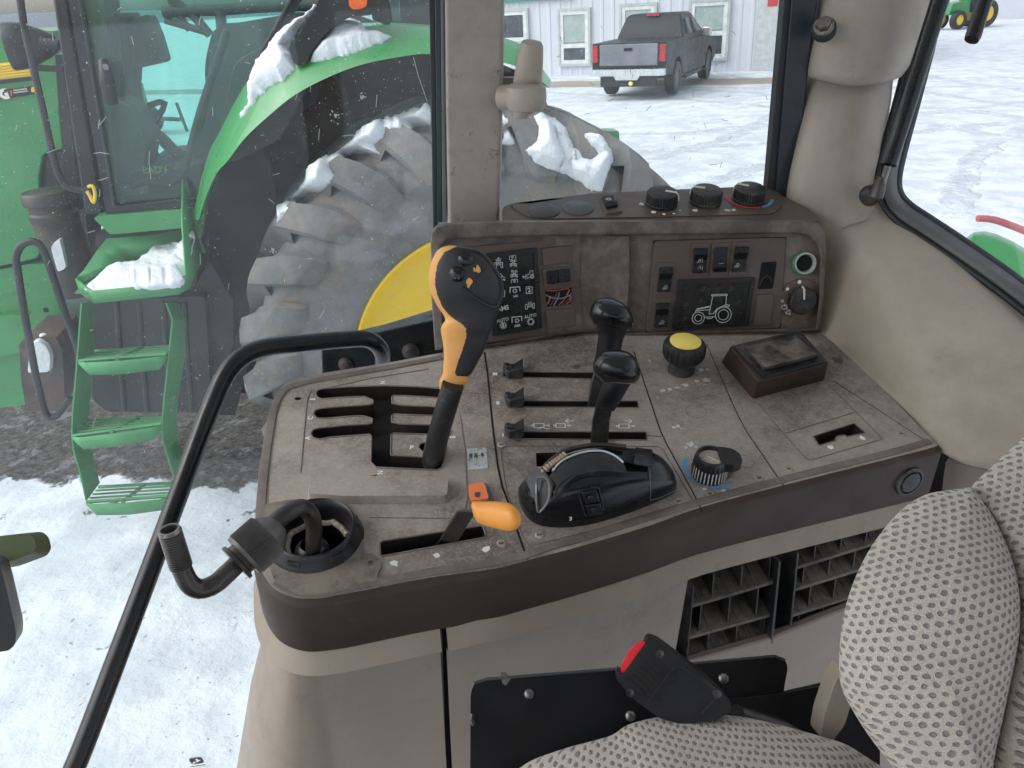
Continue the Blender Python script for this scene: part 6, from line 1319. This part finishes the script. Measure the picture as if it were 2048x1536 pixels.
rl = [(100, 1640, .79), (155, 1522, .81), (240, 1300, .84), (340, 1035, .875), (392, 895, .895), (422, 815, .91), (450, 752, .92), (485, 714, .93), (530, 696, .945), (600, 687, .965), (690, 679, .99), (730, 678, 1.0), (752, 688, 1.012), (764, 706, 1.03), (765, 730, 1.06), (762, 760, 1.09)]
tag(MB().tube([P(*q) for q in rl], [.0112]*len(rl), 20, smooth=5).build('grab_rail', 'railpaint'), 'long bent black grab rail running down past the left side of the console', 'grab rail')
# ================================================================ SIDE WINDOWS AND PILLAR
GW = SW(1.13)
sw = thing('side_window', 'large dusty side window pane left of the beige pillar, looking onto the green tractor', 'window', GW.P(600, 1500))
MB().prism(GW, GW.poly([(-260, -120), (866, -120), (872, 440), (869, 630), (740, 667), (650, 700), (560, 1000), (500, 1700), (-260, 1700)], 0), -.004, 0).build('pane', 'glass', sw)
S1 = SW(1.11)
MB().prism(S1, S1.poly([(735, 668), (868, 627), (868, 641), (720, 680)], 0), -.02, .004).build('bottom_rail', 'greenblack', sw) if 'greenblack' in M else None
M['greenblack'] = mat('dark green frame', (.015, .035, .032), .35, var=.2, vs=20, bump=.05, dust=((.2, .22, .22), 30, .55, .8, .4))
MB().prism(S1, S1.poly([(735, 668), (868, 627), (868, 641), (720, 680)], 0), -.02, .004).build('bottom_rail', 'greenblack', sw)
for pts, m_, n1 in ((([(856, -120), (868, -120), (875, 445), (871, 630), (868, 640), (866, 440)]), 'rubber', .004), ([(868, -120), (880, -120), (885, 445), (875, 445)], 'greenblack', .008), ([(880, -120), (887, -120), (893, 445), (885, 445)], 'greyseal', .01)):
    MB().prism(S1, S1.poly(pts, n1), -.02, n1).build('seal_strip', m_, sw, bevel=.001)
dc = GW.at(393, 1521, .002, 12)
dcl = MB().box(dc, 0, 0, .030, .0205, 0, .0005, 0, .006).build('maker_decal', 'greyseal', sw)
MB().box(dc, 0, 0, .025, .0155, .0005, .0009, 0, .0035).build('decal_field', 'tblack', dcl)
DK = 1.75; MB().prism(dc, rpoly([(u*DK, v*DK) for u, v in [(-.0065, -.003), (-.004, -.001), (-.001, -.0012), (.0005, .0005), (-.0005, .0025), (.0015, .0038), (.0032, .0028), (.0028, .0008), (.006, .001), (.0052, -.0005), (.003, -.0008), (.0015, -.002), (-.002, -.0022), (-.0055, -.0045)]], .0004, 2), .0009, .0012).build('leaping_deer_mark', 'white', dcl)
MB().stroke(dc, [(-.020, -.016), (.014, -.016)], .0022, .0005).build('decal_line', 'greyseal', dcl); MB().stroke(dc, [(-.004, -.0205), (.020, -.0205)], .0026, .0005).build('decal_line', 'whitedim', dcl)
gw2 = thing('rear_side_window', 'dusty side window between the beige pillar and the rear corner post, looking onto the pickup', 'window', GW.P(1280, 420))
MB().prism(GW, GW.poly([(1000, -120), (1640, -120), (1600, 450), (1000, 450)], 0), -.004, 0).build('pane', 'glass', gw2)
MB().prism(S1, S1.poly([(1578, -120), (1592, -120), (1548, 400), (1532, 400)], 0), -.02, .002).build('seal_strip', 'rubber', gw2, bevel=.001)
MB().prism(S1, S1.poly([(1590, -120), (1650, -120), (1618, 100), (1585, 420), (1546, 400)], 0), -.03, .008).build('frame_rail', 'navyframe', gw2, bevel=.003) if 'navyframe' in M else None
M['navyframe'] = mat('dark frame paint', (.014, .022, .03), .35, var=.2, vs=20, bump=.05, dust=((.15, .16, .17), 30, .6, .8, .4))
MB().prism(S1, S1.poly([(1590, -120), (1650, -120), (1618, 100), (1585, 420), (1546, 400)], 0), -.03, .008).build('frame_rail', 'navyframe', gw2, bevel=.003)
tpn = MB().stroke  # streaks stuck on the panes
sk_ = random.Random(11); mb = MB()
for i in range(46):
    x, y = sk_.uniform(20, 860), sk_.uniform(10, 900); L_ = sk_.uniform(4, 22); a = sk_.uniform(-1.9, -1.2) if sk_.random() < .6 else sk_.uniform(0, 3)
    pts = [(x, y), (x+L_*.5*math.cos(a)+sk_.uniform(-1, 1), y-L_*.5*math.sin(a)), (x+L_*math.cos(a), y-L_*math.sin(a))]; mb.stroke(GW, GW.poly(pts, .001), .0008, .001)
for x, y in ((672, 232), (724, 195), (545, 500)):
    for i in range(22): a = sk_.uniform(0, 6.3); r = abs(sk_.gauss(0, 7)); u, v = GW.px(x+r*math.cos(a), y+r*math.sin(a), .001); s = sk_.uniform(.0004, .0014); mb.face([GW.w(u+s*math.cos(k), v+s*math.sin(k), .001) for k in (0, 1.3, 2.5, 3.8, 5)])
for pts in ([(187, 307), (200, 305), (218, 308)], [(299, 303), (298, 325), (302, 358)], [(685, 272), (700, 270), (712, 270)], [(639, 258), (637, 280)], [(754, 190), (752, 214)], [(705, 85), (707, 115)], [(827, 115), (836, 150), (855, 205)]): mb.stroke(GW, GW.poly(pts, .001), .0009, .001)
o = mb.build('splatter', 'crumbwhite', sw, smooth=False) if 'crumbwhite' in M else None
M['crumbwhite'] = mat('pale splatter', (.5, .52, .5), .8, bump=0)
o = mb.build('splatter', 'crumbwhite', sw, smooth=False); o['kind'] = 'stuff'
mb = MB()
for i in range(40):
    x, y = sk_.uniform(1090, 1560), sk_.uniform(40, 420); L_ = sk_.uniform(3, 14); a = sk_.uniform(0, 3.1); mb.stroke(GW, GW.poly([(x, y), (x+L_*math.cos(a), y-L_*math.sin(a))], .001), .0006, .001)
o = mb.build('splatter', 'greyseal', gw2, smooth=False); o['kind'] = 'stuff'
PB = thing('window_pillar', 'upright beige window pillar with black scuffs, between the two side windows', 'pillar', P(950, 445, 1.06))
S2 = SW(1.055)
mb = MB(); L = [S2.P(x, y, .0) for x, y in ((888, -150), (891, 200), (896, 452))]; Rt = [S2.P(x, y, 0) for x, y in ((1011, -150), (1005, 200), (999, 448))]
rows = []
for a, b in zip(L, Rt): rows.append([a + cY*.07, a + cY*.004, a + cr*.003, a.lerp(b, .25), b - cr*.004, b + cY*.004, b + cY*.07, ])
mb.grid(rows); mb.build('pillar_cover', 'pillar', PB, bevel=.002, seg=3, smooth=50)
# swivel lamp on the pillar
SLm = thing('pillar_lamp', 'small beige swivel lamp on a round base clipped to the window pillar', 'lamp', P(1050, 225, .99))
lz = cZ; q = Fr(P(1052, 215, .985), cX, cZ)
MB().lathe(q, [(.0001, -.008), (.008, -.008), (.012, -.005), (.022, -.003), (.0255, .004), (.0262, .014), (.025, .024), (.020, .028), (.0001, .029)], 40, sy=.85).build('lamp_base', 'tan', SLm)
MB().lathe(q, [(.009, -.013), (.0105, -.010), (.0105, -.004)], 24, u_ if False else -.006).build('lamp_foot', 'tan', SLm)
a_, b_ = P(1055, 165, .985), P(1064, 84, .95)
ax = (b_-a_).normalized(); hf = Fr(a_, cX, ax); L_ = (b_-a_).length
MB().lathe(hf, [(.0185, 0), (.0182, .004), (.0165, L_*.6), (.0145, L_*.92), (.0125, L_*.99), (.0001, L_*1.02)], 36, sy=.8).build('lamp_head', 'tan', SLm)
MB().tube([P(1003, 195, 1.0), P(1030, 195, .99)], .0155, 24).build('lamp_stub', 'tan', SLm)
MB().box(SW(1.10).at(1024, 172, 0), 0, 0, .028, .022, -.01, .01, 0, .004).build('lamp_clip', 'tan_dark', SLm, bevel=.002)
# ================================================================ REAR CORNER TRIM
RT_ = thing('corner_trim', 'beige moulded corner trim running from the post down to the rear window sill', 'trim panel', P(1750, 700, 1.0))
def gridm(rows, m, name, par, sub=2, solid=.004, lab=None):
    return MB().grid([[P(*q) for q in r] for r in rows]).build(name, m, par, sub=sub, solid=solid, smooth=80, weld=True, label=lab)
gridm([[(1632, -120, 1.02), (1645, -120, .985), (1700, -120, .955), (1760, -120, .95), (1830, -120, .965), (1878, -120, 1.0), (1890, -120, 1.04)],
       [(1628, 0, 1.03), (1640, 0, .99), (1700, 0, .965), (1755, 0, .96), (1825, 0, .975), (1868, 0, 1.01), (1880, 0, 1.05)],
       [(1614, 90, 1.04), (1626, 90, 1.0), (1690, 90, .975), (1740, 90, .97), (1800, 90, .985), (1838, 88, 1.02), (1850, 88, 1.06)],
       [(1604, 148, 1.05), (1618, 152, 1.005), (1680, 168, .985), (1720, 170, .98), (1775, 163, .995), (1800, 152, 1.03), (1812, 150, 1.07)],
       [(1606, 152, 1.06), (1620, 158, 1.02), (1680, 174, 1.0), (1720, 176, .995), (1772, 168, 1.01), (1796, 158, 1.04), (1806, 155, 1.08)]], 'tan', 'upper_post_cover', RT_, 2)
gridm([[(1608, 110, 1.10), (1618, 115, 1.06), (1660, 120, 1.035), (1700, 120, 1.03), (1740, 120, 1.035), (1780, 120, 1.06), (1795, 120, 1.10)],
       [(1602, 150, 1.09), (1612, 158, 1.045), (1660, 170, 1.022), (1700, 172, 1.015), (1740, 170, 1.02), (1778, 166, 1.05), (1788, 165, 1.09)],
       [(1598, 200, 1.09), (1606, 205, 1.04), (1650, 205, 1.02), (1700, 205, 1.01), (1740, 205, 1.015), (1778, 205, 1.04), (1786, 200, 1.09)],
       [(1582, 300, 1.10), (1592, 300, 1.05), (1635, 300, 1.035), (1690, 300, 1.02), (1725, 300, 1.03), (1758, 300, 1.05), (1768, 300, 1.09)],
       [(1566, 395, 1.11), (1576, 395, 1.06), (1620, 395, 1.05), (1680, 395, 1.04), (1722, 390, 1.045), (1760, 375, 1.05), (1782, 380, 1.08)],
       [(1566, 420, 1.11), (1600, 425, 1.075), (1650, 440, 1.07), (1700, 445, 1.06), (1740, 430, 1.05), (1775, 412, 1.05), (1795, 415, 1.07)],
       [(1600, 500, 1.10), (1636, 500, 1.08), (1665, 505, 1.075), (1700, 500, 1.03), (1750, 475, 1.025), (1805, 440, 1.02), (1822, 440, 1.04)],
       [(1610, 600, 1.09), (1636, 600, 1.08), (1680, 600, 1.045), (1740, 560, .985), (1820, 545, .955), (1900, 510, .95), (1915, 508, .97)],
       [(1620, 668, 1.07), (1641, 668, 1.062), (1700, 690, 1.015), (1770, 650, .95), (1860, 640, .915), (1985, 590, .89), (2000, 588, .91)],
       [(1660, 690, 1.04), (1700, 724, 1.005), (1745, 765, .97), (1830, 730, .905), (1920, 715, .875), (2060, 655, .845), (2075, 652, .87)],
       [(1760, 790, .95), (1790, 812, .94), (1835, 855, .90), (1890, 870, .875), (1980, 860, .84), (2140, 740, .80), (2155, 735, .82)],
       [(1850, 876, .88), (1872, 893, .862), (1890, 906, .853), (1925, 920, .84), (2010, 930, .815), (2220, 860, .76), (2240, 850, .78)],
       [(1855, 890, .90), (1874, 900, .88), (1892, 913, .865), (1930, 935, .85), (2020, 950, .825), (2260, 950, .74), (2280, 945, .76)]], 'tan', 'side_wall', RT_, 2)
gridm([[(1888, 905, .93), (1905, 912, .92), (1935, 925, .91), (2050, 960, .88)], [(1880, 990, .95), (1890, 990, .93), (1940, 990, .92), (2050, 1000, .9)], [(1870, 1080, .97), (1885, 1080, .95), (1940, 1080, .94), (2050, 1080, .92)]], 'tan_dark', 'lower_rear_trim', RT_, 1)
MB().prism(VPn(.97), VPn(.97).poly([(1840, 890), (1900, 900), (1895, 1120), (1820, 1120)]), -.01, 0).build('dark_gap', 'void', RT_)
ridge_ = [(1700, 445, 1.052), (1722, 436, 1.044), (1742, 420, 1.040)]; MB().tube([P(1665, 468, 1.066), P(1700, 450, 1.050), P(1730, 440, 1.040), P(1748, 418, 1.036)], .0012, 6, smooth=3).build('trim_joint', 'tan_dark', RT_)
fbt = P(1648, 55, .965); bF = Fr(fbt, cr, (-fw - cr*.45 + cu*.1).normalized())
MB().lathe(bF, [(.0145, -.010), (.0145, .0), (.010, .0002)], 24).build('bolt_recess', 'rubber', RT_)
bo = MB().lathe(bF, [(.0125, -.004), (.0125, .004), (.0122, .005), (.010, .0055)], 28).build('bolt', 'steel', RT_); MB().lathe(bF, [(.0088, .005), (.0088, .013), (.0078, .0145), (.0001, .0146)], 6).build('bolt_head', 'steel', bo, smooth=20)
for i, (x, y) in enumerate(((1650, 20), (1662, 4), (1690, 12), (1708, 8), (1700, 30), (1668, 16))): blob(x, y, .008, VPn(.955), 0, 'glue', RT_, 'glue_remnant') if 'glue' in M else None
M['glue'] = mat('brown glue residue', (.2, .13, .07), .6, bump=.2)
# gas strut, second rod
GS = thing('gas_strut', 'black gas strut with a ball joint at its foot beside the rear window', 'gas strut', P(1750, 385, 1.0))
a_, b_ = P(1776, 330, .97), P(1918, -120, .93); MB().tube([a_, a_.lerp(b_, .13), a_.lerp(b_, .135), b_], [.0105, .0105, .0108, .0108], 28).build('cylinder', 'railpaint', GS)
MB().tube([P(1763, 372, .985), a_], .0042, 14).build('rod', 'steel', GS); MB().tube([P(1752, 392, .995), P(1757, 378, .99), P(1764, 352, .98)], [.0095, .0085, .006], 18).build('ball_joint', 'steel_dark', GS)
MB().lathe(Fr(P(1746, 388, 1.01), cr, -fw), [(.014, -.01), (.012, .004), (.008, .008), (.0001, .009)], 24).build('joint_cup', 'black_dusty', GS)
tag(MB().tube([P(1943, 80, .75), P(1946, 74, .75), P(1972, -10, .74), P(2010, -140, .72)], [.0066, .0072, .0072, .0072], 20).build('window_rod', 'railpaint'), 'short round black rod end hanging into view at the top right', 'rod')
# rear window
RWn = thing('rear_window', 'rear cab window with grey rubber seal above the beige sill', 'window', P(1900, 500, 1.0))
edge = [(1900, -120, 1.06), (1868, 60, 1.07), (1838, 180, 1.08), (1806, 300, 1.08), (1794, 360, 1.07), (1800, 392, 1.06), (1822, 415, 1.045), (1860, 440, 1.02), (1940, 494, .97), (2048, 572, .905), (2200, 700, .82)]
def strip(off_a, off_b, da, db, m_, name):
    mb = MB(); A = []; B_ = []
    for i, (x, y, d) in enumerate(edge):
        x1_, y1_, _ = edge[max(i-1, 0)]; x2_, y2_, _ = edge[min(i+1, len(edge)-1)]; L_ = math.hypot(x2_-x1_, y2_-y1_); nx, ny = -(y2_-y1_)/L_, (x2_-x1_)/L_
        A.append(P(x+nx*off_a, y+ny*off_a, d+da)); B_.append(P(x+nx*off_b, y+ny*off_b, d+db))
    mb.grid([catmull(A, 4), catmull(B_, 4)]); mb.build(name, m_, RWn, solid=.006, smooth=60)
strip(-3, 8, .0, -.006, 'rubber', 'inner_bead'); strip(8, 34, -.006, -.02, 'greyseal', 'seal'); strip(33, 42, -.022, -.018, 'rubber', 'outer_bead')
mb = MB(); q = [P(x, y, d+.004) for x, y, d in edge]; q += [P(2400, 900, .75), P(2600, 300, .8), P(2400, -120, .95)]
c_ = sum(q, V((0, 0, 0)))/len(q); k = len(q)
for i in range(k): mb.face([c_, q[i], q[(i+1) % k]])
mb.build('pane', 'glass_rear', RWn, smooth=False)
# ================================================================ SEAT, BELT BUCKLE, BRACKET PLATE
ST = thing('driver_seat', 'driver seat in light grey woven fabric with dark dots, seen from above at lower right', 'seat', P(1700, 1700, .62))
def pillow(out_px, ctr, d0_, bulge, name, par, rot=0, power=.5, n=14, sm=4, back=.05, dgrad=(0, 0), expn=2.2):
    q = [(p.x, p.y) for p in catmull([V((a, b, 0)) for a, b in out_px + out_px[:1]], sm)][:-1]
    mb = MB(); rows = []
    dd = lambda x, y: d0_ + dgrad[0]*(x-ctr[0])/1000 + dgrad[1]*(y-ctr[1])/1000
    rows.append([P(ctr[0]+(x-ctr[0])*.985, ctr[1]+(y-ctr[1])*.985, dd(x, y)+back) for x, y in q])
    for i in range(n+1):
        s = 1 - (i/n)**1.7 if i < n else .02
        rows.append([P(ctr[0]+(x-ctr[0])*s, ctr[1]+(y-ctr[1])*s, dd(ctr[0]+(x-ctr[0])*s, ctr[1]+(y-ctr[1])*s) - bulge*(1-s**expn)**power) for x, y in q])
    a = R_(rot); mb.grid(rows, True, True); c0 = P(*ctr, d0_) - CAM; ex = max(abs(x-ctr[0]) for x, y in q)/F_*d0_
    def uvf(p):
        v_ = p-CAM; x_, y_ = (v_-c0).dot(cr), (v_-c0).dot(cu); r_ = math.hypot(x_, y_)+1e-6; z_ = v_.dot(fw); k_ = 1 + .5*max(0, z_-(d0_-bulge*.6))/r_; x_ *= k_; y_ *= k_
        return (x_*math.cos(a)-y_*math.sin(a)+5, x_*math.sin(a)+y_*math.cos(a)+5)
    return mb.build(name, 'fabric', par, smooth=80, uvf=uvf)
pillow([(1945, 974), (1900, 980), (1850, 990), (1800, 1022), (1755, 1075), (1722, 1130), (1698, 1190), (1684, 1250), (1678, 1320), (1683, 1375), (1705, 1420), (1740, 1475), (1790, 1540), (1850, 1620), (1950, 1720), (2010, 1700), (1985, 1560), (2010, 1420), (2036, 1290), (2040, 1200), (2025, 1120), (1990, 1040)], (1880, 1300), .50, .032, 'side_bolster', ST, -12, dgrad=(-.05, -.08))
pillow([(1940, 978), (1960, 955), (2048, 875), (2150, 800), (2350, 750), (2500, 1200), (2450, 1750), (1980, 1750), (1960, 1600), (2000, 1430), (2030, 1280), (2035, 1190), (2000, 1080)], (2230, 1250), .503, .03, 'backrest', ST, -14, dgrad=(-.05, -.08))
pillow([(960, 1620), (1040, 1535), (1120, 1500), (1200, 1478), (1228, 1468), (1260, 1448), (1330, 1432), (1400, 1430), (1480, 1433), (1560, 1450), (1640, 1472), (1690, 1488), (1730, 1512), (1800, 1560), (1900, 1650), (1950, 1900), (1400, 2100), (950, 1900)], (1420, 1760), .50, .05, 'seat_cushion', ST, 10, dgrad=(0, -.2))
sm_ = [P(x, y, d) for x, y, d in ((1944, 976, .487), (1990, 1030, .484), (2022, 1110, .480), (2038, 1200, .476), (2032, 1290, .473), (2008, 1420, .470), (1985, 1540, .468), (1960, 1640, .468))]
MB().tube(sm_, .0022, 8, smooth=5).build('seam_piping', 'piping', ST) if False else None
MB().prism(VPn(.57), rpoly(VPn(.57).poly([(1690, 1330), (1705, 1400), (1690, 1450), (1660, 1490), (1640, 1475), (1648, 1430), (1668, 1370)]), .004), -.02, 0).build('seat_side_shell', 'tan_low', ST, bevel=.004)
BP = thing('seat_bracket', 'flat black steel bracket plate with bolt holes between the console and the seat', 'bracket', P(1250, 1600, .66))
f1 = VPn(.645); f1 = Fr(P(1250, 1400, .645), cr, CV(0, .35, -1))
mb = MB().prism(f1, rpoly(f1.poly([(940, 1640), (941, 1385), (950, 1364), (975, 1358), (1230, 1338), (1395, 1326), (1550, 1312), (1570, 1318), (1576, 1335), (1568, 1378), (1560, 1640)]), .004), -.006, 0)
mb.build('plate', 'plate_black', BP, bevel=.0012)
f2 = Fr(P(1600, 1400, .63), cr, CV(0, .35, -1))
MB().prism(f2, rpoly(f2.poly([(1440, 1400), (1560, 1388), (1600, 1380), (1665, 1368), (1660, 1640), (1440, 1640)]), .003), -.006, 0).build('arm', 'plate_black', BP, bevel=.0012)
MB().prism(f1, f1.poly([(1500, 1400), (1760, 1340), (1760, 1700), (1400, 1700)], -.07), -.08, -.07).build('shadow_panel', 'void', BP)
for x, y in ((1058, 1388), (1447, 1357), (1261, 1432)): MB().lathe(f1.at(x, y, 0), [(.0044, .0001), (.0038, .0014), (.0028, .0022), (.0001, .0024)], 20).build('hole_rim', 'steel', BP)
MB().tube([f1.P(946, 1428, .001), f1.P(944, 1440, .001), f1.P(948, 1450, .001)], .0022, 8).build('weld_bead', 'steel_dark', BP)
blob(1010, 1357, .006, f1, .0006, 'steel', BP, 'chipped_paint', 9); MB().tube([f1.P(x, y, .0) for x, y in ((948, 1366), (975, 1358), (1230, 1338), (1395, 1326), (1550, 1312), (1570, 1320))], .0012, 6).build('worn_edge', 'latch_grey', BP)
SBk = thing('belt_buckle', 'black seat belt buckle with a red release button on its stalk beside the seat cushion', 'seat belt buckle', P(1400, 1440, .56))
c10 = lambda p: crop(p, 900, 1240, 2.381)
bf_ = Fr(P(1330, 1360, .56), cr, CV(-.15, .25, -1))
bo_ = c10([(790, 290), (784, 250), (796, 222), (818, 248), (925, 98), (930, 78), (948, 68), (985, 80), (1040, 120), (1190, 235), (1290, 330), (1345, 395), (1338, 440), (1270, 480), (1100, 500), (990, 470), (870, 380)])
bk = MB().prism(bf_, rpoly(bf_.poly(bo_), .002), -.012, .006, .0015).build('housing', 'black', SBk, bevel=.0018, seg=3)
MB().prism(bf_, rpoly(bf_.poly(c10([(812, 250), (816, 215), (850, 150), (895, 108), (925, 96), (930, 112), (880, 175), (845, 230), (825, 262)])), .001), -.008, .003).build('release_button', 'red', SBk, bevel=.001)
for i in range(7):
    t = i/6; x, y = 845 + t*110, 275 - t*110; MB().prism(bf_, rpoly(bf_.poly(c10([(x-7, y), (x+5, y-8), (x+85, y+72), (x+73, y+82)])), .0008, 3), .0055, .0066).build('grip_slot', 'void', bk)
for x, y in ((1000, 160), (858, 345), (1272, 352)): MB().lathe(bf_.at(*c10([(x, y)])[0], .006), [(.0032, .0002), (.003, .001), (.002, .0008), (.0001, .0002)], 16).build('rivet', 'black_dusty', bk)
ridge(c10([(932, 400), (1070, 225), (1110, 225), (1290, 345), (1200, 445)]), .0004, 'black_dusty', False, bf_, .0062, bk, 'housing_line')
MB().tube([P(1470, 1440, .59), P(1560, 1470, .6), P(1640, 1520, .6)], .012, 12).build('stalk', 'black', SBk)
# ================================================================ LEFT EDGE PIECES AND SILL
GH = thing('green_handle', 'olive green plastic handle tab poking in at the left edge', 'handle', P(0, 1100, .55)); g1 = Fr(P(30, 1095, .55), cr, CV(.1, .25, -1))
MB().prism(g1, rpoly(g1.poly([(-120, 1095), (0, 1066), (60, 1060), (74, 1072), (79, 1095), (70, 1110), (10, 1132), (-120, 1150)]), .004), -.018, 0, .002).build('tab', 'olive', GH, bevel=.004, seg=4)
GB = thing('grey_box', 'dark grey moulded box end at the left edge below the green handle', 'plastic box', P(0, 1300, .5)); g2 = Fr(P(0, 1200, .5), cr, CV(.55, .15, -1))
MB().prism(g2, rpoly(g2.poly([(-150, 1118), (0, 1122), (10, 1150), (36, 1262), (34, 1290), (20, 1304), (-150, 1330)]), .004), -.05, 0, .001).build('box_shell', 'greybox', GB, bevel=.004, seg=4)
SL = thing('door_sill_trim', 'tan textured sill trim below the front corner of the console', 'trim panel', P(500, 1600, .8))
gridm([[(532, 1270, 1.02), (536, 1275, 1.0), (545, 1280, .99), (640, 1300, .98)], [(512, 1350, 1.0), (520, 1352, .98), (535, 1355, .97), (640, 1355, .97)], [(490, 1440, .98), (500, 1442, .96), (515, 1445, .95), (640, 1445, .95)], [(474, 1500, .97), (484, 1502, .95), (500, 1505, .94), (640, 1505, .94)], [(462, 1620, .95), (470, 1620, .93), (490, 1620, .92), (640, 1620, .92)]], 'tan_dark', 'sill_cover', SL, 1)
# cab roof overhead (out of view, shades the cab as in the photo)
M['headliner'] = mat('pale headliner', (.62, .6, .56), .8, bump=.1)
RFf = Fr(CAM + cZ*.52, cX, cZ)
rfo = MB().box(RFf, -.1, .2, 2.2, 2.1, 0, .12, .04); tag(rfo.build('cab_roof', 'headliner', bevel=.03), 'beige cab roof lining above the camera, out of view', 'roof')

# cab floor and near-side lower wall (out of view, but they keep the light low as in the real cab)
FL_ = Fr(CAM - cZ*1.12, cX, cZ)
o = MB().box(FL_, -.15, -.42, 1.6, 1.7, -.04, 0).build('cab_floor', 'floor_mat') if 'floor_mat' in M else None
M['floor_mat'] = mat('brown floor mat', (.035, .028, .024), .8, bump=.3, bs=200)
o = MB().box(FL_, -.15, -.42, 1.6, 1.7, -.04, 0).build('cab_floor', 'floor_mat'); tag(o, None, kind='structure')
nw = Fr(CAM - cY*.95, cX, cY); o = MB().box(nw, 0, -.65, 1.7, 1.0, -.05, 0).build('near_wall', 'tan_dark'); tag(o, 'tan lower wall of the cab behind the camera, out of view', 'wall')
for xx, lab in ((-.95, 'front beige cab post behind the camera, out of view'), (.75, 'rear beige cab post behind the camera, out of view')):
    o = MB().box(nw, xx*-1, .1, .14, 1.1, -.05, .03).build('cab_post', 'tan'); tag(o, lab, 'post')
rw = Fr(CAM + cX*.72, cY, -cX)
o = MB().box(rw, -.65, -.35, .9, 1.4, -.05, 0).build('rear_wall', 'tan_dark'); tag(o, 'tan wall behind the driver seat, hidden by the seat', 'wall')
